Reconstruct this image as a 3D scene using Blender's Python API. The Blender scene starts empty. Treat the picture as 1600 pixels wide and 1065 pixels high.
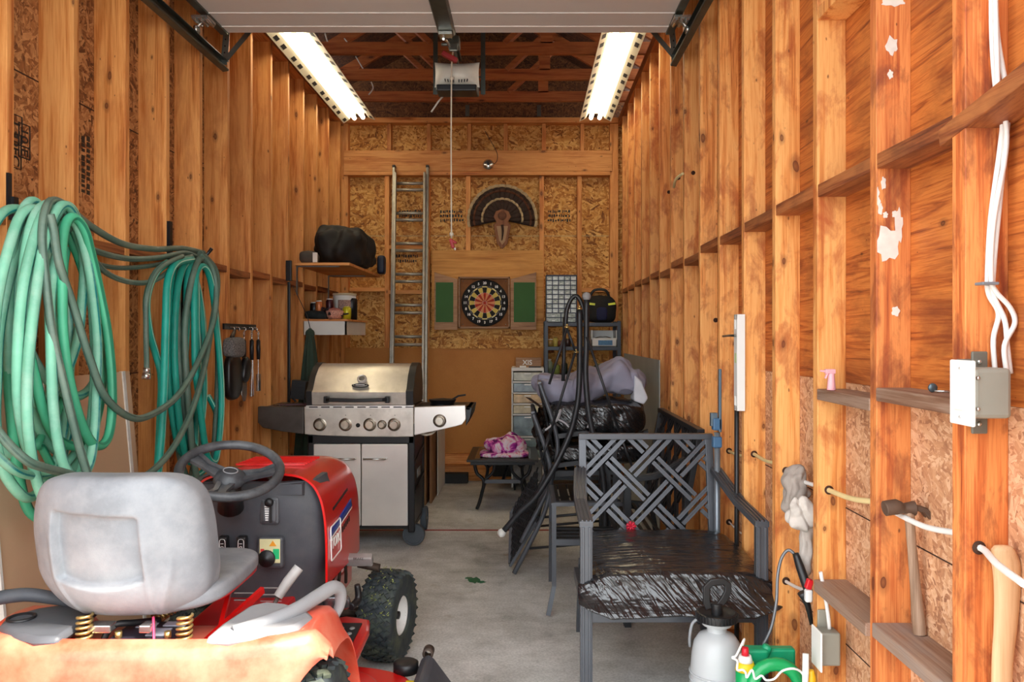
import bpy, bmesh, math, random
from mathutils import Vector, Matrix, Euler, noise
PI = math.pi
V = Vector
SC = bpy.context.scene
COL = SC.collection
# ------------------------------------------------------------------ camera, sky, sun, exposure
F, CX, CY, H = 1235.0, 822.0, 525.0, 1.4        # focal length and vanishing point in photo pixels, eye height in metres
cam = bpy.data.cameras.new('camera')
cam.sensor_width = 36.0
cam.lens = F / 1600 * 36.0
cam.shift_x = -(CX - 800) / 1600
cam.shift_y = (CY - 532.5) / 1600
cam.clip_start = 0.05
cam_o = bpy.data.objects.new('camera', cam); COL.objects.link(cam_o)
cam_o.location = (0, 0, H); cam_o.rotation_euler = (PI/2, 0, 0)
SC.camera = cam_o
SC.view_settings.view_transform = 'Standard'
SC.view_settings.look = 'None'
SC.view_settings.gamma = 1.0
SC.view_settings.use_curve_mapping = False
SC.view_settings.exposure = 0.3
w = bpy.data.worlds.new('sky'); SC.world = w; w.use_nodes = True
bgn = w.node_tree.nodes['Background']
bgn.inputs[0].default_value = (0.93, 0.97, 1.0, 1); bgn.inputs[1].default_value = 3.9
sun = bpy.data.lights.new('sun', 'SUN'); sun.energy = 13.0; sun.angle = math.radians(1.2); sun.color = (1.0, 0.93, 0.82)
sun_o = bpy.data.objects.new('sun', sun); COL.objects.link(sun_o)
SUN_DIR = V((-0.62, 0.42, -1.12)).normalized()
sun_o.rotation_euler = SUN_DIR.to_track_quat('-Z', 'Y').to_euler(); sun_o.location = (3, -3, 6)
TUBE_GLOW = 8.0                                  # strength of the fluorescent tubes

# ------------------------------------------------------------------ projection helpers (photo pixel + real depth -> metres)
def P(px, py, Y): return V(((px - CX) * Y / F, Y, H - (py - CY) * Y / F))
def YX(px, X): return F * X / (px - CX)
def PX(px, py, X): return P(px, py, YX(px, X))
def PF(px, py, Z=0.0): return P(px, py, F * (H - Z) / (py - CY))

# ------------------------------------------------------------------ node materials
def mat(name):
    m = bpy.data.materials.new(name); m.use_nodes = True
    nt = m.node_tree; b = nt.nodes['Principled BSDF']
    return m, nt, b
def nd(nt, typ, **kw):
    n = nt.nodes.new(typ)
    for k, v in kw.items():
        if k in n.inputs: n.inputs[k].default_value = v
        else: setattr(n, k, v)
    return n
def lk(nt, a, b): nt.links.new(a, b)
def srgb(r, g, b):
    f = lambda c: (c/255/12.92) if c/255 <= 0.04045 else ((c/255+0.055)/1.055)**2.4
    return (f(r), f(g), f(b), 1)
def ramp(nt, fac, stops, interp='LINEAR'):
    r = nt.nodes.new('ShaderNodeValToRGB'); r.color_ramp.interpolation = interp
    e = r.color_ramp.elements
    while len(e) < len(stops): e.new(0.5)
    for i, (p, c) in enumerate(stops): e[i].position = p; e[i].color = c if len(c) == 4 else (*c, 1)
    lk(nt, fac, r.inputs[0]); return r.outputs[0]
def mixc(nt, fac, a, b, typ='MIX'):
    n = nt.nodes.new('ShaderNodeMix'); n.data_type = 'RGBA'; n.blend_type = typ
    for s, v in ((n.inputs[0], fac), (n.inputs[6], a), (n.inputs[7], b)):
        if hasattr(v, 'is_linked'): lk(nt, v, s)
        else: s.default_value = v
    return n.outputs[2]
def math_(nt, op, a, b=0.0, c=None, clamp=False):
    n = nt.nodes.new('ShaderNodeMath'); n.operation = op; n.use_clamp = clamp
    for s, v in zip(n.inputs, (a, b, c)):
        if v is None: continue
        if hasattr(v, 'is_linked'): lk(nt, v, s)
        else: s.default_value = v
    return n.outputs[0]
def coords(nt, scale=(1, 1, 1), rot=(0, 0, 0), rand=True, src='Object'):
    tc = nt.nodes.new('ShaderNodeTexCoord'); out = tc.outputs[src]
    if rand:
        oi = nt.nodes.new('ShaderNodeObjectInfo')
        mul = nd(nt, 'ShaderNodeVectorMath', operation='ADD'); sc = nd(nt, 'ShaderNodeVectorMath', operation='SCALE')
        cx = nt.nodes.new('ShaderNodeCombineXYZ')
        for i in range(3): lk(nt, oi.outputs['Random'], cx.inputs[i])
        lk(nt, cx.outputs[0], sc.inputs[0]); sc.inputs['Scale'].default_value = 43.7
        lk(nt, out, mul.inputs[0]); lk(nt, sc.outputs[0], mul.inputs[1]); out = mul.outputs[0]
    mp = nd(nt, 'ShaderNodeMapping'); mp.inputs['Scale'].default_value = scale; mp.inputs['Rotation'].default_value = rot
    lk(nt, out, mp.inputs[0]); return mp.outputs[0]
def tex_noise(nt, vec, scale, detail=4, rough=0.55, dist=0.0, out='Fac'):
    n = nd(nt, 'ShaderNodeTexNoise'); n.inputs['Scale'].default_value = scale; n.inputs['Detail'].default_value = detail
    n.inputs['Roughness'].default_value = rough; n.inputs['Distortion'].default_value = dist
    lk(nt, vec, n.inputs['Vector']); return n.outputs[out]
def bump(nt, b, h, strength=0.3, dist=0.002):
    n = nd(nt, 'ShaderNodeBump'); n.inputs['Strength'].default_value = strength; n.inputs['Distance'].default_value = dist
    lk(nt, h, n.inputs['Height']); lk(nt, n.outputs[0], b.inputs['Normal'])

def plain(name, col, rough=0.5, metal=0.0, var=0.12, scale=8, coat=0.0, bumps=0.0, bscale=60, spec=None, alpha=None, trans=0.0, dirt=None, dirt_amt=0.5, dirt_scale=6):
    m, nt, b = mat(name)
    vec = coords(nt)
    n1 = tex_noise(nt, vec, scale, 5)
    c0 = tuple(c*(1-var) for c in col[:3]) + (1,); c1 = tuple(min(1, c*(1+var)) for c in col[:3]) + (1,)
    c = ramp(nt, n1, [(0.3, c0), (0.7, c1)])
    if dirt:
        n2 = tex_noise(nt, vec, dirt_scale, 7, 0.65)
        f = ramp(nt, n2, [(0.45, (0, 0, 0)), (0.72, (dirt_amt,)*3)])
        c = mixc(nt, f, c, dirt)
    lk(nt, c, b.inputs['Base Color'])
    b.inputs['Roughness'].default_value = rough; b.inputs['Metallic'].default_value = metal
    if coat: b.inputs['Coat Weight'].default_value = coat; b.inputs['Coat Roughness'].default_value = 0.12
    if trans: b.inputs['Transmission Weight'].default_value = trans
    if alpha: b.inputs['Alpha'].default_value = alpha
    if bumps: bump(nt, b, tex_noise(nt, vec, bscale, 4), bumps)
    return m

def wood(name, light, base, dark, axis='Z', knots=0.5, stain=0.35, stain_col=None, rough=0.62, paint=0.0, objvar=0.25, grain=1.0, swirl=0.7, stain_scale=1.0):
    m, nt, b = mat(name)
    def sc(al, ac): return tuple(al if a == axis else ac for a in 'XYZ')
    v = coords(nt, sc(0.5, 9)); vf = coords(nt, sc(1.6, 70))
    n1 = tex_noise(nt, v, 2.2, 5, 0.6, swirl); n2 = tex_noise(nt, vf, 3.0, 3, 0.6)
    g = math_(nt, 'ADD', math_(nt, 'MULTIPLY', n1, 0.72), math_(nt, 'MULTIPLY', n2, 0.28 * grain))
    c = ramp(nt, g, [(0.33, dark), (0.43, base), (0.53, light), (0.64, base), (0.74, dark)])
    oi = nt.nodes.new('ShaderNodeObjectInfo')
    if objvar:
        k = math_(nt, 'MULTIPLY_ADD', oi.outputs['Random'], objvar, 1 - objvar/2)
        hsv = nt.nodes.new('ShaderNodeHueSaturation'); lk(nt, k, hsv.inputs['Value']); lk(nt, c, hsv.inputs['Color']); c = hsv.outputs[0]
    if stain:
        ns = tex_noise(nt, coords(nt, sc(0.7*stain_scale**1.4, 2.2*stain_scale)), 2.6, 6, 0.65, 0.4)
        f = ramp(nt, ns, [(0.50, (0, 0, 0)), (0.60, (stain*.55,)*3), (0.72, (stain,)*3)])
        c = mixc(nt, f, c, stain_col or dark)
    if knots:
        ai = 'XYZ'.index(axis); oth = [i for i in range(3) if i != ai]
        def knot(al, ac, prob, k, stops, col, c):
            vv = coords(nt, sc(al, ac)); sp = nt.nodes.new('ShaderNodeSeparateXYZ'); lk(nt, vv, sp.inputs[0])
            cb = nt.nodes.new('ShaderNodeCombineXYZ'); lk(nt, math_(nt, 'ADD', sp.outputs[oth[0]], sp.outputs[oth[1]]), cb.inputs[0]); lk(nt, sp.outputs[ai], cb.inputs[1])
            nz = tex_noise(nt, vv, 1.8, 2, 0.5, 0, 'Color')
            va = nd(nt, 'ShaderNodeVectorMath', operation='MULTIPLY_ADD'); lk(nt, nz, va.inputs[0]); va.inputs[1].default_value = (.16,)*3; lk(nt, cb.outputs[0], va.inputs[2])
            vo = nd(nt, 'ShaderNodeTexVoronoi', voronoi_dimensions='2D'); vo.inputs['Scale'].default_value = 1.0; lk(nt, va.outputs[0], vo.inputs['Vector'])
            sep = nd(nt, 'ShaderNodeSeparateColor'); lk(nt, vo.outputs['Color'], sep.inputs[0])
            size = math_(nt, 'MULTIPLY', math_(nt, 'SUBTRACT', sep.outputs[0], 1 - prob, clamp=True), k)
            d = math_(nt, 'DIVIDE', vo.outputs['Distance'], math_(nt, 'ADD', size, 0.0001))
            return mixc(nt, ramp(nt, d, [(p, (v_,)*3) for p, v_ in stops]), c, col)
        kd = tuple(x*0.35 for x in dark[:3]) + (1,)
        c = knot(2.9, 6.0, knots, .26, [(0.0, .7), (0.28, .85), (0.36, .95), (0.42, .42), (0.7, .26), (1.0, 0.0)], kd, c)
        c = knot(7.0, 15.0, knots*.45, .22, [(0.0, .9), (0.5, .7), (1.0, 0.0)], kd, c)
    if paint:
        np_ = tex_noise(nt, coords(nt, sc(1.3, 3.0)), 3.0, 6, 0.6)
        f = ramp(nt, np_, [(0.60, (0, 0, 0)), (0.62, (paint,)*3)])
        c = mixc(nt, f, c, (0.72, 0.68, 0.62, 1))
    lk(nt, c, b.inputs['Base Color']); b.inputs['Roughness'].default_value = rough
    bump(nt, b, n2, 0.25, 0.001)
    return m

def osb(name, cols, plane='YZ', scale=1.0, rough=0.7):
    """wood strands: five layers of stretched cells, each turned its own way, chosen by patchy noise"""
    m, nt, b = mat(name)
    lay = []
    for i, ang in enumerate((0.5, -0.9, 1.45, 0.05, -0.4)):
        rot = (ang, 0, 0) if plane == 'YZ' else (0, ang, 0) if plane == 'XZ' else (0, 0, ang)
        s = {'YZ': (1, 13, 62), 'XZ': (13, 1, 62), 'XY': (13, 62, 1)}[plane]
        v = coords(nt, (1, 1, 1), rot, rand=False)
        mp = nd(nt, 'ShaderNodeMapping'); mp.inputs['Scale'].default_value = tuple(x*scale for x in s); mp.inputs['Location'].default_value = (i*3.3,)*3
        lk(nt, v, mp.inputs[0])
        nz = tex_noise(nt, mp.outputs[0], 0.8, 2, 0.5, 0, 'Color')
        va = nd(nt, 'ShaderNodeVectorMath', operation='MULTIPLY_ADD'); lk(nt, nz, va.inputs[0]); va.inputs[1].default_value = (1.8,)*3; lk(nt, mp.outputs[0], va.inputs[2])
        vo = nd(nt, 'ShaderNodeTexVoronoi'); vo.inputs['Scale'].default_value = 1.0; lk(nt, va.outputs[0], vo.inputs['Vector'])
        sep = nd(nt, 'ShaderNodeSeparateColor'); lk(nt, vo.outputs['Color'], sep.inputs[0])
        fib = tex_noise(nt, va.outputs[0], 1.7, 3, .6)
        lay.append(math_(nt, 'ADD', math_(nt, 'MULTIPLY', sep.outputs[0], .62), math_(nt, 'MULTIPLY', fib, .38)))
    base = coords(nt, (1, 1, 1), rand=False)
    g = lay[0]
    for i, (sc_, th) in enumerate(((17, .50), (13, .53), (21, .54), (15, .56))):
        k = ramp(nt, tex_noise(nt, base, sc_*scale, 2, .5, .8 + .3*i), [(th-.01, (0, 0, 0)), (th+.01, (1, 1, 1))])
        g = mixc(nt, k, g, lay[i+1])
    lo = tex_noise(nt, base, 2.5, 4)
    g = math_(nt, 'ADD', math_(nt, 'MULTIPLY', g, 0.85), math_(nt, 'MULTIPLY', lo, 0.25))
    n = len(cols)
    c = ramp(nt, g, [(0.22 + 0.62*i/(n-1), x) for i, x in enumerate(cols)])
    lk(nt, c, b.inputs['Base Color']); b.inputs['Roughness'].default_value = rough
    bump(nt, b, g, 0.5, 0.003)
    return m

# ------------------------------------------------------------------ mesh builder
class MB:
    def __init__(s): s.bm = bmesh.new(); s.uv = s.bm.loops.layers.uv.new('UVMap')
    def _add(s, verts, faces):
        vs = [s.bm.verts.new(v) for v in verts]
        out = []
        for f in faces:
            try: out.append(s.bm.faces.new([vs[i] for i in f]))
            except ValueError: pass
        return out
    def box(s, c, size, rot=None):
        c = V(c); hx, hy, hz = [x/2 for x in size]
        M = (rot.to_matrix() if hasattr(rot, 'to_matrix') else Euler(rot).to_matrix()) if rot is not None else Matrix.Identity(3)
        vs = [c + M @ V((x*hx, y*hy, z*hz)) for x in (-1, 1) for y in (-1, 1) for z in (-1, 1)]
        s._add(vs, [(0, 1, 3, 2), (4, 6, 7, 5), (0, 4, 5, 1), (2, 3, 7, 6), (0, 2, 6, 4), (1, 5, 7, 3)]); return s
    def span(s, a, b):
        a = V(a); b = V(b); return s.box((a+b)/2, [abs(b[i]-a[i]) for i in range(3)])
    def beam(s, p0, p1, w, h, up=(0, 0, 1)):
        p0 = V(p0); p1 = V(p1); d = (p1-p0).normalized(); up = V(up)
        if abs(d.dot(up)) > 0.98: up = V((0, 1, 0))
        x = d.cross(up).normalized(); y = x.cross(d).normalized()
        vs = [p + x*a*w/2 + y*b*h/2 for p in (p0, p1) for a, b in ((-1, -1), (1, -1), (1, 1), (-1, 1))]
        s._add(vs, [(3, 2, 1, 0), (4, 5, 6, 7), (0, 1, 5, 4), (1, 2, 6, 5), (2, 3, 7, 6), (3, 0, 4, 7)]); return s
    def polybeam(s, pts, w, h, up=(0, 0, 1)):
        """rectangular bar swept along points, mitred"""
        pts = [V(p) for p in pts]; up = V(up); rings = []
        for i, p in enumerate(pts):
            t = (pts[min(i+1, len(pts)-1)] - pts[max(i-1, 0)]).normalized()
            x = t.cross(up)
            x = x.normalized() if x.length > 1e-4 else V((1, 0, 0)); y = x.cross(t).normalized()
            k = 1.0
            if 0 < i < len(pts)-1:
                a = (pts[i]-pts[i-1]).normalized(); k = 1/max(0.4, a.dot(t))
            rings.append([p + x*a_*w/2 + y*b_*h/2*k for a_, b_ in ((-1, -1), (1, -1), (1, 1), (-1, 1))])
        vs = [v for r in rings for v in r]; fs = [(3, 2, 1, 0)]
        for i in range(len(rings)-1):
            o = 4*i
            for j in range(4): fs.append((o+j, o+(j+1) % 4, o+4+(j+1) % 4, o+4+j))
        o = 4*(len(rings)-1); fs.append((o, o+1, o+2, o+3)); s._add(vs, fs); return s
    def tube(s, pts, r=0.01, seg=8, closed=False, sub=0, caps=True, uvlen=1.0):
        pts = [V(p) for p in pts]
        rad = list(r) if isinstance(r, (list, tuple)) else [r]*len(pts)
        if sub: pts, rad = smooth_path(pts, rad, sub, closed)
        n = len(pts); T = []
        for i in range(n):
            a = pts[(i-1) % n] if closed or i > 0 else pts[i]; b = pts[(i+1) % n] if closed or i < n-1 else pts[i]
            t = b-a; T.append(t.normalized() if t.length > 1e-9 else V((0, 0, 1)))
        up = V((0, 0, 1)) if abs(T[0].z) < 0.9 else V((1, 0, 0))
        x = T[0].cross(up).normalized(); rings = []
        for i in range(n):
            x = (x - T[i]*x.dot(T[i]))
            x = x.normalized() if x.length > 1e-6 else T[i].orthogonal().normalized()
            y = T[i].cross(x)
            rings.append([s.bm.verts.new(pts[i] + (x*math.cos(2*PI*j/seg) + y*math.sin(2*PI*j/seg))*rad[i]) for j in range(seg)])
        m = n if closed else n-1; u = 0
        for i in range(m):
            a = rings[i]; b = rings[(i+1) % n]; du = (pts[(i+1) % n]-pts[i]).length
            off = 0
            if closed and i == n-1:
                off = min(range(seg), key=lambda k: (a[0].co-b[k].co).length)
            for j in range(seg):
                try: f = s.bm.faces.new((a[j], a[(j+1) % seg], b[(j+1+off) % seg], b[(j+off) % seg]))
                except ValueError: continue
                f.smooth = True
                for lp, (uu, vv) in zip(f.loops, ((u, j), (u, j+1), (u+du, j+1), (u+du, j))): lp[s.uv].uv = (uu*uvlen, vv/seg)
            u += du
        if caps and not closed:
            s.bm.faces.new(list(reversed(rings[0]))); s.bm.faces.new(rings[-1])
        return s
    def cyl(s, p0, p1, r, seg=20, r2=None): return s.tube([p0, p1], [r, r if r2 is None else r2], seg)
    def lathe(s, prof, M=None, seg=28, caps=True):
        M = M or Matrix.Identity(4); rings = []
        for r, z in prof:
            if r < 1e-6: rings.append([s.bm.verts.new(M @ V((0, 0, z)))])
            else: rings.append([s.bm.verts.new(M @ V((r*math.cos(2*PI*j/seg), r*math.sin(2*PI*j/seg), z))) for j in range(seg)])
        for a, b in zip(rings, rings[1:]):
            for j in range(seg):
                k = (j+1) % seg
                vs = [a[0], b[k], b[j]] if len(a) == 1 else [a[j], a[k], b[0]] if len(b) == 1 else [a[j], a[k], b[k], b[j]]
                if len(a) == 1 and len(b) == 1: continue
                try: f = s.bm.faces.new(vs); f.smooth = True
                except ValueError: pass
        for R, rev in ((rings[0], True), (rings[-1], False)):
            if len(R) > 1 and caps:
                try: s.bm.faces.new(list(reversed(R)) if rev else R)
                except ValueError: pass
        return s
    def prism(s, poly, axis, a, b):
        """poly of 2D points extruded along axis from a to b; 'X': (y,z) 'Y': (x,z) 'Z': (x,y)"""
        f = {'X': lambda p, t: V((t, p[0], p[1])), 'Y': lambda p, t: V((p[0], t, p[1])), 'Z': lambda p, t: V((p[0], p[1], t))}[axis]
        n = len(poly); vs = [f(p, a) for p in poly] + [f(p, b) for p in poly]
        s._add(vs, [tuple(range(n)), tuple(reversed(range(n, 2*n)))] + [(i, n+i, n+(i+1) % n, (i+1) % n) for i in range(n)]); return s
    def sphere(s, c, r, seg=16, scale=(1, 1, 1), rot=None):
        M = Matrix.Translation(V(c)) @ (Euler(rot).to_matrix().to_4x4() if rot else Matrix.Identity(4)) @ Matrix.Diagonal((*[r*x for x in scale], 1))
        k = seg//2
        return s.lathe([(math.sin(PI*i/k), -math.cos(PI*i/k)) for i in range(k+1)], M, seg)
    def grid(s, fn, nu, nv, closed_u=False, smooth=True):
        vs = [[s.bm.verts.new(fn(i/(nu if closed_u else nu-1), j/(nv-1))) for j in range(nv)] for i in range(nu)]
        for i in range(nu if closed_u else nu-1):
            for j in range(nv-1):
                a = vs[i]; b = vs[(i+1) % nu]
                try:
                    f = s.bm.faces.new((a[j], b[j], b[j+1], a[j+1])); f.smooth = smooth
                    for lp, (uu, vv) in zip(f.loops, ((i, j), (i+1, j), (i+1, j+1), (i, j+1))): lp[s.uv].uv = (uu/nu, vv/nv)
                except ValueError: pass
        return vs
    def slab(s, fn, nu, nv, th):
        """closed curved sheet of thickness th, fn(u,v)->point; thickness along the local normal"""
        e = 1e-3
        def nrm(u, v):
            a = fn(min(1, u+e), v) - fn(max(0, u-e), v); b = fn(u, min(1, v+e)) - fn(u, max(0, v-e))
            n = a.cross(b); return n.normalized() if n.length > 1e-12 else V((0, 0, 1))
        A = s.grid(fn, nu, nv); B = s.grid(lambda u, v: fn(u, v) - nrm(u, v)*th, nu, nv)
        for f in list(s.bm.faces)[-(nu-1)*(nv-1):]: f.normal_flip()
        def q(a, b, c, d):
            try: s.bm.faces.new((a, b, c, d)).smooth = True
            except ValueError: pass
        for i in range(nu-1):
            q(A[i+1][0], A[i][0], B[i][0], B[i+1][0]); q(A[i][-1], A[i+1][-1], B[i+1][-1], B[i][-1])
        for j in range(nv-1):
            q(A[0][j], A[0][j+1], B[0][j+1], B[0][j]); q(A[-1][j+1], A[-1][j], B[-1][j], B[-1][j+1])
        return s
    def blob(s, c, size, rot=None, e=4.0, cuts=10, amp=0.0, freq=6.0, seed=0, shape=None, creases=0.0):
        """rounded box with noisy surface"""
        M = Matrix.Translation(V(c)) @ (Euler(rot).to_matrix().to_4x4() if rot else Matrix.Identity(4))
        t = bmesh.new(); bmesh.ops.create_cube(t, size=2.0)
        bmesh.ops.subdivide_edges(t, edges=t.edges[:], cuts=cuts, use_grid_fill=True)
        idx = {}
        for v in t.verts:
            p = v.co.copy(); k = (abs(p.x)**e + abs(p.y)**e + abs(p.z)**e)**(1/e)
            m = max(abs(p.x), abs(p.y), abs(p.z)); q = p * (m/k)
            q = V((q.x*size[0]/2, q.y*size[1]/2, q.z*size[2]/2))
            if shape: q = shape(q)
            n = V((p.x, p.y, p.z)).normalized()
            if amp:
                w_ = noise.noise(q*freq + V((seed, 0, 0))) + 0.5*noise.noise(q*freq*2.3 + V((0, seed, 0)))
                q += n*amp*w_
            if creases:
                r_ = 1-abs(noise.noise(V((q.x*freq*1.2, q.y*freq*1.2, q.z*freq*.5)) + V((seed, seed, 0)))*3)
                q -= n*creases*max(0, r_)
            idx[v] = s.bm.verts.new(M @ q)
        for f in t.faces:
            g = s.bm.faces.new([idx[v] for v in f.verts]); g.smooth = True
        t.free(); return s

def smooth_path(pts, rad, sub, closed=False):
    n = len(pts); P_ = []; R_ = []
    rng = range(n if closed else n-1)
    for i in rng:
        g = (lambda k: pts[k % n]) if closed else (lambda k: pts[max(0, min(n-1, k))])
        a, b, c, d = g(i-1), g(i), g(i+1), g(i+2)
        for j in range(sub):
            t = j/sub
            P_.append(0.5*((2*b) + (c-a)*t + (2*a-5*b+4*c-d)*t*t + (3*b-a-3*c+d)*t**3))
            R_.append(rad[i]*(1-t) + rad[(i+1) % n]*t)
    if not closed: P_.append(pts[-1]); R_.append(rad[-1])
    return P_, R_

def finish(o, b, smooth, bev):
    me = o.data
    if smooth is not None:
        me.polygons.foreach_set('use_smooth', [True]*len(me.polygons)); me.set_sharp_from_angle(angle=math.radians(smooth))
    if bev:
        md = o.modifiers.new('bevel', 'BEVEL'); md.width = bev; md.segments = 2; md.limit_method = 'ANGLE'; md.angle_limit = math.radians(40)
def part(name, mb, m, parent, smooth=None, bev=0.0, label=None):
    """one mesh object; vertices were given in world metres and are stored relative to the parent"""
    M = Matrix.Identity(4)
    q = parent
    chain = []
    while q is not None: chain.append(q); q = q.parent
    for q in reversed(chain): M = M @ Matrix.LocRotScale(q.location, q.rotation_euler, q.scale)
    bmesh.ops.recalc_face_normals(mb.bm, faces=mb.bm.faces[:])
    if parent is not None: bmesh.ops.transform(mb.bm, matrix=M.inverted(), verts=mb.bm.verts[:])
    me = bpy.data.meshes.new(name); mb.bm.to_mesh(me); mb.bm.free()
    for x in (m if isinstance(m, (list, tuple)) else [m]): me.materials.append(x)
    o = bpy.data.objects.new(name, me); COL.objects.link(o)
    if parent is not None: o.parent = parent
    if label: o['label'] = label
    finish(o, None, smooth, bev)
    return o
def tag(o, label, cat, group=None, kind=None):
    o['label'] = label; o['category'] = cat
    if group: o['group'] = group
    if kind: o['kind'] = kind
    return o
def thing(name, label, cat, loc=(0, 0, 0), rotz=0.0, group=None):
    o = bpy.data.objects.new(name, None); COL.objects.link(o); o.empty_display_size = 0.1
    o.location = loc; o.rotation_euler = (0, 0, rotz)
    return tag(o, label, cat, group)
def single(name, mb, m, label, cat, group=None, smooth=None, bev=0.0, kind=None):
    """a thing that is one mesh, its origin moved to the bottom centre"""
    xs = [v.co for v in mb.bm.verts]
    c = V(((min(v.x for v in xs)+max(v.x for v in xs))/2, (min(v.y for v in xs)+max(v.y for v in xs))/2, min(v.z for v in xs)))
    bmesh.ops.translate(mb.bm, verts=mb.bm.verts[:], vec=-c)
    o = part(name, mb, m, None, smooth, bev); o.location = c
    return tag(o, label, cat, group, kind)
def struct(name, mb, m, label=None, cat=None):
    o = part(name, mb, m, None); o['kind'] = 'structure'
    if label: o['label'] = label
    return o
def copy_tree(o, parent=None):
    c = o.copy(); COL.objects.link(c)
    if parent is not None: c.parent = parent
    for ch in [x for x in bpy.data.objects if x.parent == o and x != c]: copy_tree(ch, c)
    return c
def text_mesh(txt, size, M, depth=0.001, font=None, bold=0.0):
    """lettering as mesh geometry in an MB, placed by matrix M (text runs along local x, up local y)"""
    cu = bpy.data.curves.new('lettering', 'FONT'); cu.body = txt; cu.size = size; cu.extrude = depth; cu.align_x = 'CENTER'; cu.align_y = 'CENTER'; cu.offset = bold; cu.resolution_u = 3
    to = bpy.data.objects.new('lettering', cu); COL.objects.link(to)
    bpy.context.view_layer.update()
    dg = bpy.context.evaluated_depsgraph_get(); me = bpy.data.meshes.new_from_object(to.evaluated_get(dg))
    mb = MB(); mb.bm.from_mesh(me); bmesh.ops.transform(mb.bm, matrix=M, verts=mb.bm.verts[:])
    bpy.data.objects.remove(to); bpy.data.curves.remove(cu); bpy.data.meshes.remove(me)
    return mb
def frameM(origin, x, y):
    x = V(x).normalized(); y = V(y); y = (y - x*y.dot(x)).normalized(); z = x.cross(y)
    return Matrix(((x.x, y.x, z.x, origin[0]), (x.y, y.y, z.y, origin[1]), (x.z, y.z, z.z, origin[2]), (0, 0, 0, 1)))
# ------------------------------------------------------------------ shared materials
WL, WB, WD = srgb(230, 164, 94), srgb(204, 128, 60), srgb(152, 78, 28)
M_stud_z = wood('fir_stud', WL, WB, WD, 'Z', knots=0.62, stain=0.55, stain_col=srgb(170, 84, 30))
M_stud_r = wood('fir_stud_weathered', srgb(240, 176, 104), srgb(220, 140, 68), srgb(164, 80, 30), 'Z', knots=0.66, stain=0.85, stain_col=srgb(166, 76, 30), stain_scale=2.4)
M_stud_p = wood('fir_stud_red_stained', srgb(222, 140, 76), srgb(192, 100, 46), srgb(140, 60, 26), 'Z', knots=0.62, stain=0.95, stain_col=srgb(112, 46, 26), stain_scale=2.2)
M_wood_x = wood('fir_lumber_across', WL, WB, WD, 'X', knots=0.6, stain=0.5, stain_col=srgb(170, 84, 30))
M_wood_y = wood('fir_lumber_along', srgb(200, 130, 72), srgb(172, 100, 48), srgb(120, 60, 26), 'Y', knots=0.3, stain=0.5)
M_block = wood('dark_block', srgb(176, 108, 58), srgb(140, 74, 36), srgb(90, 42, 22), 'Y', knots=0.3, stain=0.7, stain_col=srgb(70, 34, 20))
M_ledge = wood('dusty_ledge', srgb(150, 124, 106), srgb(128, 96, 76), srgb(100, 62, 42), 'Y', knots=0.1, stain=0.9, stain_col=srgb(136, 126, 120))
M_truss = wood('truss_lumber', srgb(190, 112, 58), srgb(160, 82, 38), srgb(110, 52, 22), 'X', knots=0.6, stain=0.4)
M_osb_l = osb('osb_left', [srgb(70, 38, 18), srgb(126, 76, 38), srgb(164, 108, 60), srgb(204, 150, 96), srgb(136, 84, 42)], 'YZ', .85)
M_osb_r = osb('osb_right', [srgb(140, 92, 66), srgb(180, 128, 92), srgb(200, 150, 110), srgb(220, 178, 142), srgb(186, 132, 96)], 'YZ', 1.25)
M_osb_b = osb('osb_back', [srgb(96, 54, 16), srgb(170, 106, 40), srgb(206, 146, 68), srgb(236, 190, 112), srgb(180, 116, 48)], 'XZ', .62)
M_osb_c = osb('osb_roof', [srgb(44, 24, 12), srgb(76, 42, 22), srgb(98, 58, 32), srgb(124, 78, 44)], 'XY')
M_ply_r = wood('plywood_right', srgb(204, 122, 54), srgb(172, 90, 34), srgb(112, 52, 18), 'Y', knots=0.35, stain=0.85, stain_col=srgb(112, 50, 20), objvar=0.1, grain=0.9, swirl=3.2)
M_ply_b = wood('plywood_back', srgb(224, 164, 84), srgb(204, 140, 62), srgb(170, 108, 42), 'X', knots=0.12, stain=0.3, objvar=0.0)
M_partb = plain('particle_board', srgb(196, 132, 66), 0.75, var=0.08, scale=160, dirt=srgb(170, 100, 42), dirt_amt=0.4, dirt_scale=3)
M_galv = plain('galvanised_steel', srgb(120, 124, 118), 0.38, 0.85, 0.15, 12)
M_galv_d = plain('dull_track_steel', srgb(92, 98, 92), 0.42, 0.8, 0.2, 9)
M_zinc = plain('bright_zinc', srgb(205, 205, 200), 0.25, 0.9, 0.08, 30)
M_black = plain('black_plastic', srgb(26, 26, 28), 0.42, 0.0, 0.2, 12)
M_black_m = plain('black_enamel_metal', srgb(30, 31, 34), 0.35, 0.3, 0.2, 10)
M_rubber = plain('black_rubber', srgb(30, 32, 35), 0.8, 0.0, 0.2, 20, bumps=0.3)
M_white = plain('white_plastic', srgb(232, 232, 228), 0.35, 0.0, 0.03, 6)
M_whitep = plain('white_paint', srgb(225, 224, 218), 0.5, 0.0, 0.05, 5)
M_hole = plain('drilled_hole_shadowed', srgb(60, 34, 20), 0.9)

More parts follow.
